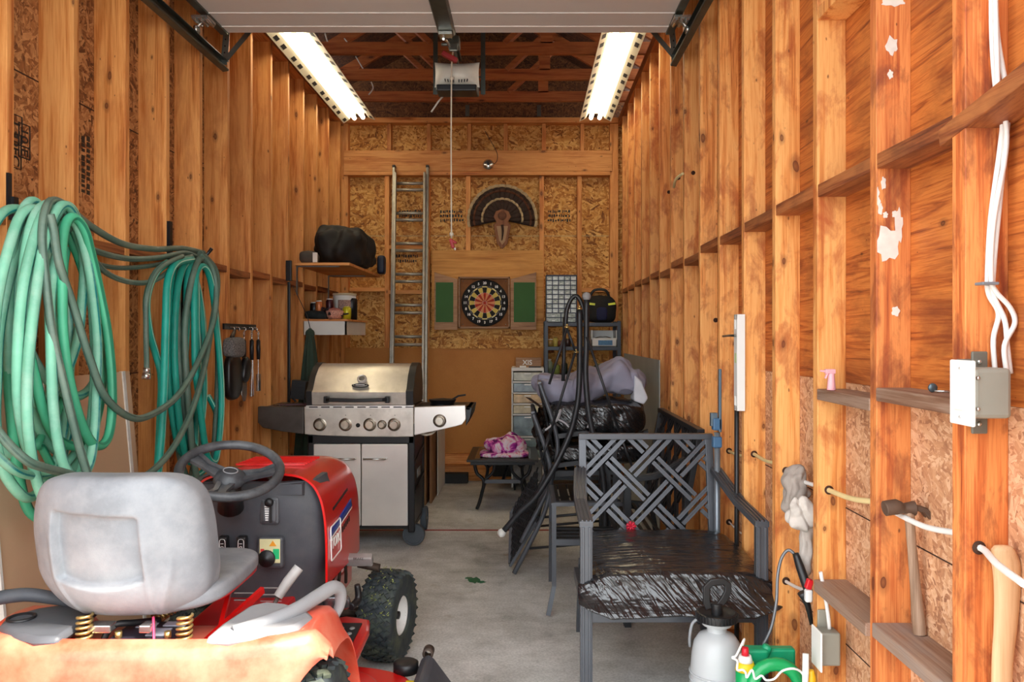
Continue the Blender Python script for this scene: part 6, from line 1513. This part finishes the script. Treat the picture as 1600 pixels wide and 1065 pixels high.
def tiedye():
    m, nt, b = mat('tie_dye_cloth'); v = coords(nt, rand=False); n1 = tex_noise(nt, v, 7, 3, .6, 1.5); n2 = tex_noise(nt, v, 11, 3, .6, .8)
    c = ramp(nt, n1, [(.34, srgb(56, 16, 84)), (.41, srgb(170, 30, 150)), (.46, srgb(226, 120, 190)), (.52, srgb(232, 226, 236)), (.60, srgb(236, 200, 214)), (.66, srgb(220, 60, 110)), (.72, srgb(190, 30, 130))])
    lk(nt, c, b.inputs['Base Color']); b.inputs['Roughness'].default_value = .8; return m
def foldshape(q): return V((q.x, q.y, q.z*(1.15-.5*abs(q.x-.03)/.2) + .015*math.sin(q.x*22)))
m = MB(); m.blob((-.175, 6.55, .50), (.35, .30, .17), (0, .05, 0), e=2.6, cuts=36, amp=.014, freq=9, seed=4, shape=foldshape, creases=.018); m.blob((-.18, 6.52, .436), (.40, .32, .042), None, e=4, cuts=16, amp=.006, freq=9, seed=2)
single('tie_dye_cloth', m, tiedye(), 'folded pink and purple tie-dyed cloth on the low table', 'cloth', smooth=180)
m = MB(); m.span((P(770, 0, 7.3).x, 7.2, .12), (P(838, 0, 7.3).x-.14, 7.5, .36)); single('black_crate', m, plain('black_crate_plastic', srgb(16, 16, 17), .8), 'black box on the floor behind the low table', 'box', bev=.01)

# ------------------------------------------------------------------ sheet leaning on the right wall, far end
m = MB(); m.prism([(5.12, 0.01), (6.95, 0.01), (6.95, 1.25), (5.12, 1.245)], 'X', .862, .868)
single('grey_sheet', m, plain('translucent_grey_sheet', srgb(160, 166, 162), .3, .0, .12, 5), 'smooth grey sheet standing against the right wall behind the bench', 'sheet')

# ------------------------------------------------------------------ right wall: cables
M_cab_y = plain('cream_cable', srgb(226, 206, 150), .5); M_cab_w = plain('white_cable', srgb(226, 224, 220), .5, 0, .04)
XM = XR+.045
def cable(name, label, pts, r, mt_, grp='cables through the right wall studs'):
    m = MB(); m.tube(pts, r, 8, sub=6); return single(name, m, mt_, label, 'cable', grp)
def bore(px, py, r=.014):
    y = min(RY, key=lambda q: abs(F*XM/q + CX - px)) if True else 0
    c = PX(px, py, XM); y = min(RY, key=lambda q: abs(q-c.y)); c = V((XM*1.0, y-.0012, P(px, py, y).z)); c.x = P(px, py, y).x
    m = MB(); m.lathe([(0, 0), (r, 0), (r, .0015), (0, .0015)], frameM(c, (1, 0, 0), (0, 0, 1)), 16); part('bored_hole', m, M_hole, wall_right); return c
def run(px0, py0, px1, py1, label, mt_, r=.006, sag=.01, ye=None):
    a = bore(px0, py0); y1 = a.y-.41 if ye is None else ye
    b = P(px1, py1, y1+.06) if ye is None else P(px1, py1, y1)
    if ye is None: b = V((XM, y1+T, b.z))
    mid = (a+b)/2 + V((-.004, 0, -sag))
    return cable('electrical_cable', label, [a+V((0, .01, 0)), a+V((0, -.02, 0)), mid, b], r, mt_)
run(1295, 765, 1357, 782, 'cream cable leaving the bored hole above the lower left ledge', M_cab_y, .008)
run(1390, 796, 1489, 832, 'white cable passing across the hammer head', M_cab_w, .007, .014)
run(1529, 855, 1600, 912, 'white cable passing in front of the axe handle', M_cab_w, .007, .0, ye=1.38)
run(1178, 709, 1208, 723, 'cream cable right of the black rod', M_cab_y, .007)
run(1139, 704, 1161, 710, 'cream cable crossing behind the black rod', M_cab_y, .007)
run(1139, 815, 1160, 838, 'thin white wire end poking out low beside the black rod', M_cab_w, .004)
run(1228, 735, 1262, 760, 'short cable vanishing under the grey rags', M_cab_w, .007)
run(1228, 907, 1268, 922, 'white cable beside the red sprayer trigger', M_cab_w, .006, .012)
for px, py in ((1045, 300), (1060, 278), (1083, 270), (1118, 500)): bore(px, py, .012)
m = MB(); m.tube([P(1053, 292, 4.6)+V((0, 0, 0)), P(1056, 280, 4.5), P(1067, 271, 4.4)], .008, 8, sub=5); single('electrical_cable', m, M_cab_y, 'curved cream cable high on the far right studs', 'cable', 'cables through the right wall studs')
# cable bundle down the first stud into the switch box
YS0 = RY[0]-.012
m1 = [(1549, -20), (1550, 60), (1556, 140), (1566, 185), (1562, 235), (1548, 340), (1543, 430), (1545, 460), (1560, 490), (1552, 530), (1555, 583)]
m2 = [(1551, -20), (1555, 60), (1570, 150), (1571, 185), (1566, 240), (1556, 340), (1548, 430), (1549, 462), (1566, 500), (1570, 540), (1575, 583)]
m3 = [(1547, -20), (1550, 80), (1553, 150), (1563, 185), (1564, 240), (1545, 350), (1541, 430), (1548, 455), (1570, 480), (1578, 505), (1562, 540), (1566, 583)]
for i, pts in enumerate((m1, m2, m3)):
    m = MB(); m.tube([P(a, b, 1.605 - (.0 if abs(b-200) > 60 else .0)) + V((0, -.008*i, 0)) for a, b in pts], .0052, 8, sub=6)
    single('electrical_cable', m, M_cab_w, ('leftmost', 'middle', 'rightmost')[i]+' of the three white cables running down the nearest stud to the switch', 'cable', 'white cables down the nearest stud')
m = MB(); m.box(P(1542, 443, 1.588), (.034, .03, .006)); single('cable_clip', m, plain('grey_clip', srgb(120, 124, 130), .4), 'small grey clip holding the white cables to the nearest stud', 'clip', bev=.002)
# switch box
sb_ = thing('light_switch', 'white rocker switch on a grey metal box at the nearest stud', 'switch', P(1530, 612, 1.57))
a = P(1515, 575, 1.55); b = P(1570, 652, 1.55)
M_gbox = plain('grey_steel_box', srgb(150, 148, 136), .5, .2, .06, 8)
c = (a+b)/2
m = MB(); m.box((c.x, 1.565, c.z), (.075, .07, .098)); gb = part('steel_box', m, M_gbox, sb_, bev=.008)
m = MB(); m.box(P(1530, 568, 1.60), (.033, .006, .05)); m.box(P(1530, 662, 1.60), (.033, .006, .04)); m.box((c.x-.01, 1.603, c.z), (.045, .006, .13)); part('mounting_bracket', m, plain('dark_grey_bracket', srgb(112, 110, 100), .5, .3), sb_, bev=.003)
for p_ in ((1530, 565), (1530, 662)):
    m = MB(); m.sphere(P(*p_, 1.594), .005, 8); part('bracket_screw', m, M_zinc, sb_)
PXs = P(1514, 0, 1.52).x
m = MB(); m.box((c.x-.043, 1.56, c.z), (.008, .082, .128)); fp_ = part('face_plate', m, M_white, sb_, bev=.003)
m = MB(); m.box((c.x-.049, 1.56, c.z), (.007, .034, .068)); part('rocker', m, M_white, fp_, bev=.002)
for z in (-.048, .048):
    m = MB(); m.sphere((c.x-.0475, 1.56, c.z+z), .003, 8); part('plate_screw', m, M_zinc, fp_)
for z in (-.03, .03):
    m = MB(); m.sphere((c.x-.03, 1.529, c.z+z), .0045, 8); part('box_screw', m, M_zinc, gb)
# lower outlet box
ob = thing('outlet_box', 'lower grey metal box with a white plate beside the green jug', 'outlet', P(1290, 1008, 2.40))
c = P(1293, 1010, 2.40)
m = MB(); m.box((c.x, 2.405, c.z), (.062, .06, .10)); gb = part('steel_box', m, M_gbox, ob, bev=.006)
m = MB(); m.box((c.x-.0, 2.438, c.z+.03), (.034, .008, .14)); part('mounting_bracket', m, M_gbox, ob, bev=.003)
m = MB(); m.box((c.x-.036, 2.39, c.z), (.006, .08, .118)); part('face_plate', m, M_white, ob, bev=.003)
m = MB(); m.tube([(c.x+.01, 2.41, c.z+.05), (c.x+.005, 2.42, c.z+.12), (c.x-.012, 2.425, c.z+.22)], .006, 8, sub=4); part('feed_cable', m, M_cab_w, ob)

# ------------------------------------------------------------------ right wall: hanging and standing tools
lv = thing('spirit_level', 'long white level hanging upright on the right wall studs', 'level', PX(1156, 640, .875))
yl = F*.885/(1156.5-CX)
zt_, zb_ = P(0, 491, yl).z, P(0, 641, yl).z
m = MB()
y0, y1 = yl-.022, yl+.026
def seg(z0, z1, ya_=y0, yb__=y1): m.span((.866, ya_, z0), (.899, yb__, z1))
seg(zb_+.06, zt_-.06); 
for z_, s_ in ((zt_, -1), (zb_, 1)):
    seg(min(z_, z_+s_*.02), max(z_, z_+s_*.02)); 
    m.span((.866, y0, min(z_, z_+s_*.06)), (.899, y0+.010, max(z_, z_+s_*.06))); m.span((.866, y1-.010, min(z_, z_+s_*.06)), (.899, y1, max(z_, z_+s_*.06)))
part('level_body', m, M_white, lv)
m = MB(); m.span((.868, yl-.012, zt_-.20), (.8652, yl+.012, zt_-.16)); part('vial', m, plain('vial_green', srgb(200, 220, 160), .3), lv)
m = MB(); m.tube([PX(1130, 525, .88), PX(1140, 524, .87), PX(1149, 524, .86)], .005, 8); single('peg', m, M_galv, 'small metal peg that holds up the white level', 'peg')
yr_ = F*.88/(1155-CX)+.03
m = MB(); m.tube([(.878, yr_, 1.38), (.878, yr_, 0.01)], .010, 10); single('black_rod', m, M_black, 'thin black rod standing on the floor beneath the white level', 'rod')
pcx = F*.84/(1117-CX)
pp = thing('pipe_clamp', 'blue grey pole tool standing behind the bench on the right wall', 'clamp', (.84, pcx, 0))
m = MB(); m.cyl((.85, pcx, .02), (.85, pcx, P(0, 675, pcx).z), .014, 12); part('pole', m, plain('steel_pole', srgb(128, 136, 144), .35, .5), pp)
m = MB(); m.box((.848, pcx, P(0, 662, pcx).z), (.04, .04, .055)); m.box((.848, pcx, P(0, 690, pcx).z), (.04, .04, .05)); part('blue_collar', m, plain('faded_blue_plastic', srgb(64, 104, 140), .5), pp, bev=.006)
m = MB(); m.box((.86, pcx-.01, P(0, 625, pcx).z), (.012, .02, .28)); m.box((.835, pcx, P(0, 655, pcx).z), (.03, .03, .06)); part('jaw', m, plain('dull_blue_steel', srgb(96, 112, 124), .45, .4), pp, bev=.003)

# rags
M_rag = plain('grey_fluffy_rag', srgb(150, 140, 132), .95, 0, .25, 12, bumps=.8, bscale=90)
M_rag2 = plain('pale_fluffy_rag', srgb(190, 182, 174), .95, 0, .18, 12, bumps=.8, bscale=90)
yrg = 2.68
def ragshape(q): return V((q.x*(1.0+.2*math.sin(q.z*9)), q.y, q.z))
m = MB(); m.blob(P(1242, 772, yrg)+V((0, 0, .01)), (.085, .09, .20), (0, .12, 0), e=2.5, cuts=30, amp=.02, freq=13, seed=3, shape=ragshape, creases=.014); single('rag', m, M_rag, 'darker grey rag hanging from a cable on the right wall', 'rag', 'rags on the right wall', smooth=180)
m = MB(); m.blob(P(1250, 800, yrg-.08), (.085, .07, .12), (0, -.3, 0), e=2.3, cuts=30, amp=.022, freq=15, seed=8, creases=.014); m.blob(P(1257, 850, yrg-.06)+V((.005, 0, 0)), (.045, .05, .21), None, e=2.6, cuts=20, amp=.012, freq=15, seed=5, creases=.008); single('rag', m, M_rag2, 'paler fluffy rag hanging in front of the darker rag', 'rag', 'rags on the right wall', smooth=180)

# hammer on the ledge
yh = 1.95
hm = thing('hammer', 'old claw hammer with wooden handle standing on the lower ledge', 'hammer', P(1437, 985, yh))
hb0 = P(1437, 985, yh); hb0.z = .667; htop = P(1420, 800, yh)
m = MB(); m.tube([hb0, hb0.lerp(htop, .12), hb0.lerp(htop, .4), hb0.lerp(htop, .7), htop+V((0, 0, .012))], [.016, .0155, .0125, .011, .012], 12, sub=3); part('handle', m, wood('grey_old_handle', srgb(160, 132, 110), srgb(134, 106, 84), srgb(96, 72, 54), 'Z', knots=0, stain=.5), hm, smooth=60)
M_iron = plain('rusty_iron', srgb(96, 74, 60), .65, .3, .3, 18, dirt=srgb(60, 44, 36), dirt_amt=.6)
m = MB(); hc = htop+V((0, 0, .004))
m.tube([hc+V((-.062, -.004, .006)), hc+V((-.034, -.003, .010)), hc+V((-.014, 0, .006)), hc+V((.014, 0, .006))], [.019, .0195, .013, .019], 12, sub=2)
for e in (-1, 1): m.polybeam([hc+V((.004, e*.006, .010)), hc+V((.034, e*.009, .004)), hc+V((.056, e*.012, -.022)), hc+V((.068, e*.014, -.056))], .013, .016, up=(0, 1, 0))
part('claw_head', m, M_iron, hm, bev=.002, smooth=40)
# axe handle
ya_ = 1.585
ax = thing('axe_handle', 'pale wooden axe handle leaning at the right edge beside the nearest stud', 'axe handle', (.90, ya_, 0))
pts = [P(1567, 858, ya_), P(1572, 880, ya_), P(1574, 920, ya_), P(1571, 980, ya_), P(1566, 1040, ya_), P(1566, 1120, ya_), P(1572, 1250, ya_), P(1575, 1500, ya_), P(1570, 1660, ya_)]
m = MB(); ws = [.030, .037, .034, .030, .027, .026, .025, .025, .028]; pts[-1].z = .02
pp_, rr_ = smooth_path(pts, [w/2*1.45 for w in ws], 5)
def oval(u, v):
    i = min(int(v*(len(pp_)-1)+.5), len(pp_)-1); r = rr_[i]; a = 2*PI*u
    return pp_[i]+V((r*math.cos(a)*1.05, r*.62*math.sin(a), 0))
m.grid(oval, 20, len(pp_), closed_u=True); m.lathe([(rr_[0]*1.0, -.0), (rr_[0]*.75, .007), (0, .009)], Matrix.Translation(pp_[0]) @ Matrix.Diagonal((1.05, .62, 1, 1)), 20)
part('shaft', m, wood('pale_ash_handle', srgb(206, 168, 128), srgb(190, 148, 106), srgb(156, 112, 76), 'Z', knots=0, stain=.1), ax, smooth=60)
# pink bottle, bolt on the ledges
pk = thing('pink_sprayer_head', 'small pink nozzle standing on the upper left ledge', 'nozzle', (P(1298, 0, 2.40).x, 2.40, 1.238))
x = P(1299, 0, 2.36).x; z0 = 1.239; y = 2.36
M_pink = plain('pink_plastic', srgb(236, 170, 178), .4)
m = MB(); m.lathe([(0, z0), (.013, z0), (.010, z0+.035), (.009, z0+.05), (0, z0+.05)], Matrix.Translation((x, y, 0)), 16); m.box((x-.004, y, z0+.056), (.03, .014, .014)); m.beam((x-.018, y, z0+.056), (x-.034, y, z0+.058), .007, .006); m.box((x-.014, y, z0+.045), (.006, .008, .022), (0, .4, 0)); part('nozzle_body', m, M_pink, pk, bev=.002)
bl = thing('bolt', 'small grey bolt lying on the upper right ledge', 'bolt', (P(1457, 0, 1.86).x, 1.86, 1.268))
x = P(1457, 0, 1.84).x; y = 1.84
m = MB(); m.lathe([(0, .004), (.010, .004), (.011, 0), (.006, -.004), (0, -.004)], frameM((x, y, 1.28), (1, 0, 0), (0, 0, 1)), 14); part('bolt_head', m, plain('blue_grey_steel', srgb(88, 100, 106), .4, .5), bl)
m = MB(); m.cyl((x, y, 1.2725), (x+.04, y-.02, 1.2725), .0028, 8); part('bolt_shank', m, M_zinc, bl)

# ------------------------------------------------------------------ sprayer, green jug, wand
ys = 2.74
xs = P(1120, 0, ys).x
sp = thing('pump_sprayer', 'white plastic pump sprayer tank with black pump handle on the floor', 'sprayer', (xs, ys, 0))
M_milk = plain('milky_tank_plastic', srgb(186, 189, 191), .35, 0, .03, 3)
Ms = Matrix.Translation((xs, ys, 0))
m = MB(); m.lathe([(0, .0), (.085, .0), (.093, .015), (.093, .20), (.0905, .225), (.0895, .25), (.086, .30), (.078, .34), (.062, .365), (.042, .375), (.034, .38), (.033, .395), (.05, .402), (.054, .418), (.05, .425), (0, .425)], Ms, 40); tk_ = part('tank', m, M_milk, sp, smooth=40)
m = MB(); 
for z in (.215, .24):
    m.tube([Ms @ V((.0925*math.cos(2*PI*k/32), .0925*math.sin(2*PI*k/32), z)) for k in range(32)], .003, 6, closed=True)
part('tank_rib', m, M_milk, tk_)
m = MB(); m.lathe([(.052, .415), (.068, .418), (.070, .43), (.069, .444), (.062, .446), (.05, .44), (.03, .438), (0, .438)], Ms, 40); cpn = part('collar', m, M_black, sp, smooth=40)
m = MB()
for k in range(36): m.box(Ms @ V((.0695*math.cos(2*PI*k/36), .0695*math.sin(2*PI*k/36), .431)), (.006, .004, .022), (0, 0, 2*PI*k/36))
part('collar_ribs', m, M_black, cpn)
m = MB(); m.cyl(Ms @ V((0, 0, .43)), Ms @ V((0, 0, .475)), .02, 16)
m.polybeam([Ms @ V(p) for p in ((-.028, 0, .455), (-.036, 0, .48), (-.036, 0, .53), (-.018, 0, .548), (.022, 0, .552), (.038, 0, .54), (.038, 0, .515), (.024, 0, .488), (.004, 0, .462))], .024, .014, up=(0, 1, 0)); part('pump_handle', m, M_black, sp, bev=.003, smooth=40)
m = MB(); m.tube([Ms @ V(p) for p in ((-.06, .0, .425), (-.083, .01, .40), (-.09, .02, .35), (-.085, .04, .31))], .005, 8, sub=5); part('hose_stub', m, plain('grey_hose', srgb(140, 142, 146), .4), sp)
# braided hose and wand
yw = 2.62
bh = thing('spray_wand', 'black spray wand with red trigger and braided grey hose on the right wall', 'sprayer wand', P(1250, 900, yw))
m = MB(); m.tube([P(1193, 1006, 2.62), P(1205, 980, 2.62), P(1213, 940, 2.62), P(1215, 900, 2.64), P(1221, 872, 2.64), P(1232, 859, 2.64), P(1244, 868, 2.62)], .0055, 8, sub=6); part('braided_hose', m, stripe_mat('braided_grey', srgb(128, 130, 134), srgb(70, 72, 76), 4, .4), bh)
m = MB(); m.tube([P(1243, 864, 2.6), P(1250, 885, 2.58), P(1258, 908, 2.56), P(1262, 922, 2.55)], [.010, .014, .015, .012], 12, sub=3); part('grip', m, M_black, bh)
m = MB(); m.box(P(1264, 912, 2.53), (.02, .02, .032), (0, .3, 0)); part('red_trigger', m, plain('red_trigger', srgb(210, 30, 40), .4), bh, bev=.004)
m = MB(); m.box(P(1263, 930, 2.53), (.022, .022, .04)); part('white_valve', m, M_white, bh, bev=.005)
m = MB(); m.tube([P(1252, 925, 2.55), P(1262, 945, 2.55), P(1268, 975, 2.56)], [.014, .010, .006], 10, sub=3); part('nozzle', m, M_black, bh)
# green jug
yj = 2.52
xj = P(1200, 0, yj).x
jg = thing('green_jug', 'green plastic jug with big loop handle in the bottom right corner', 'jug', (xj, yj, 0))
M_jug = plain('green_jug_plastic', srgb(14, 158, 88), .35, 0, .04, 4, coat=.2)
m = MB(); m.blob((xj, yj, .13), (.20, .13, .26), None, e=5, cuts=20, shape=lambda q: V((q.x*(1-.15*smooth01(q.z, .05, .13)), q.y, q.z))); jb = part('jug_body', m, M_jug, jg, smooth=180)
m = MB(); m.tube([(xj+.075*math.cos(a)+.01, yj-.05+.01*math.sin(a), .300+.072*math.sin(a)) for a in [2*PI*k/20 for k in range(20)]], .021, 12, closed=True); part('loop_handle', m, M_jug, jg, smooth=60)
m = MB(); m.box((xj-.03, yj+.03, .372), (.07, .05, .05)); m.box((xj+.05, yj+.05, .36), (.10, .04, .06)); m.cyl((xj-.005, yj+.03, .37), (xj+.01, yj+.03, .405), .016); part('spout', m, plain('teal_green_plastic', srgb(16, 150, 104), .4), jg, bev=.008)
m = MB(); m.cyl((xj-.078, yj-.02, .22), (xj-.078, yj-.02, .345), .030, 20); part('side_bottle', m, M_jug, jg)
m = MB(); m.cyl((xj-.078, yj-.02, .345), (xj-.078, yj-.02, .372), .032, 20, .026); part('yellow_cap', m, M_yel, jg)
m = MB(); m.cyl((xj-.078, yj-.02, .372), (xj-.078, yj-.02, .392), .024, 16, .018); part('white_neck', m, M_white, jg)
m = MB(); m.cyl((xj-.078, yj-.02, .392), (xj-.078, yj-.02, .416), .012, 12, .010); part('red_nozzle', m, plain('red_nozzle', srgb(210, 24, 44), .4), jg)
m = MB(); m.tube([P(1160, 1008, 2.40), P(1163, 998, 2.40), P(1157, 1010, 2.38), P(1150, 1024, 2.36), P(1144, 1027, 2.36), P(1152, 1032, 2.36), P(1152, 1046, 2.36), P(1160, 1046, 2.36), P(1165, 1050, 2.36), P(1167, 1058, 2.36), P(1175, 1046, 2.36), P(1180, 1060, 2.36), P(1190, 1055, 2.36), P(1197, 1062, 2.36), P(1210, 1060, 2.36), P(1222, 1048, 2.36), P(1238, 1044, 2.36), P(1250, 1048, 2.37), P(1256, 1056, 2.38)], .0035, 7, sub=5); single('coiled_cord', m, M_white, 'thin white coiled cord lying across the green jug', 'cord')
yw2 = P(1262, 1045, 2.38)
ys_ = thing('yellow_sprayer', 'yellow and white spray bottle head beside the green jug', 'spray bottle', (yw2.x, yw2.y, 0))
m = MB(); m.cyl((yw2.x, yw2.y, 0), (yw2.x, yw2.y, .30), .032, 20); m.tube([(yw2.x, yw2.y, .30), (yw2.x, yw2.y, .35)], [.032, .016], 16); part('bottle', m, M_white, ys_)
m = MB(); m.tube([(yw2.x-.012, yw2.y-.01, .35), (yw2.x-.01, yw2.y-.01, .39), (yw2.x-.006, yw2.y, .445)], [.008, .010, .009], 10, sub=3); part('white_trigger', m, M_white, ys_)
m = MB(); m.tube([(yw2.x+.008, yw2.y, .33), (yw2.x+.012, yw2.y, .37), (yw2.x+.010, yw2.y, .395)], [.014, .013, .008], 10, sub=3); part('yellow_head', m, plain('orange_yellow_plastic', srgb(232, 176, 20), .4), ys_)
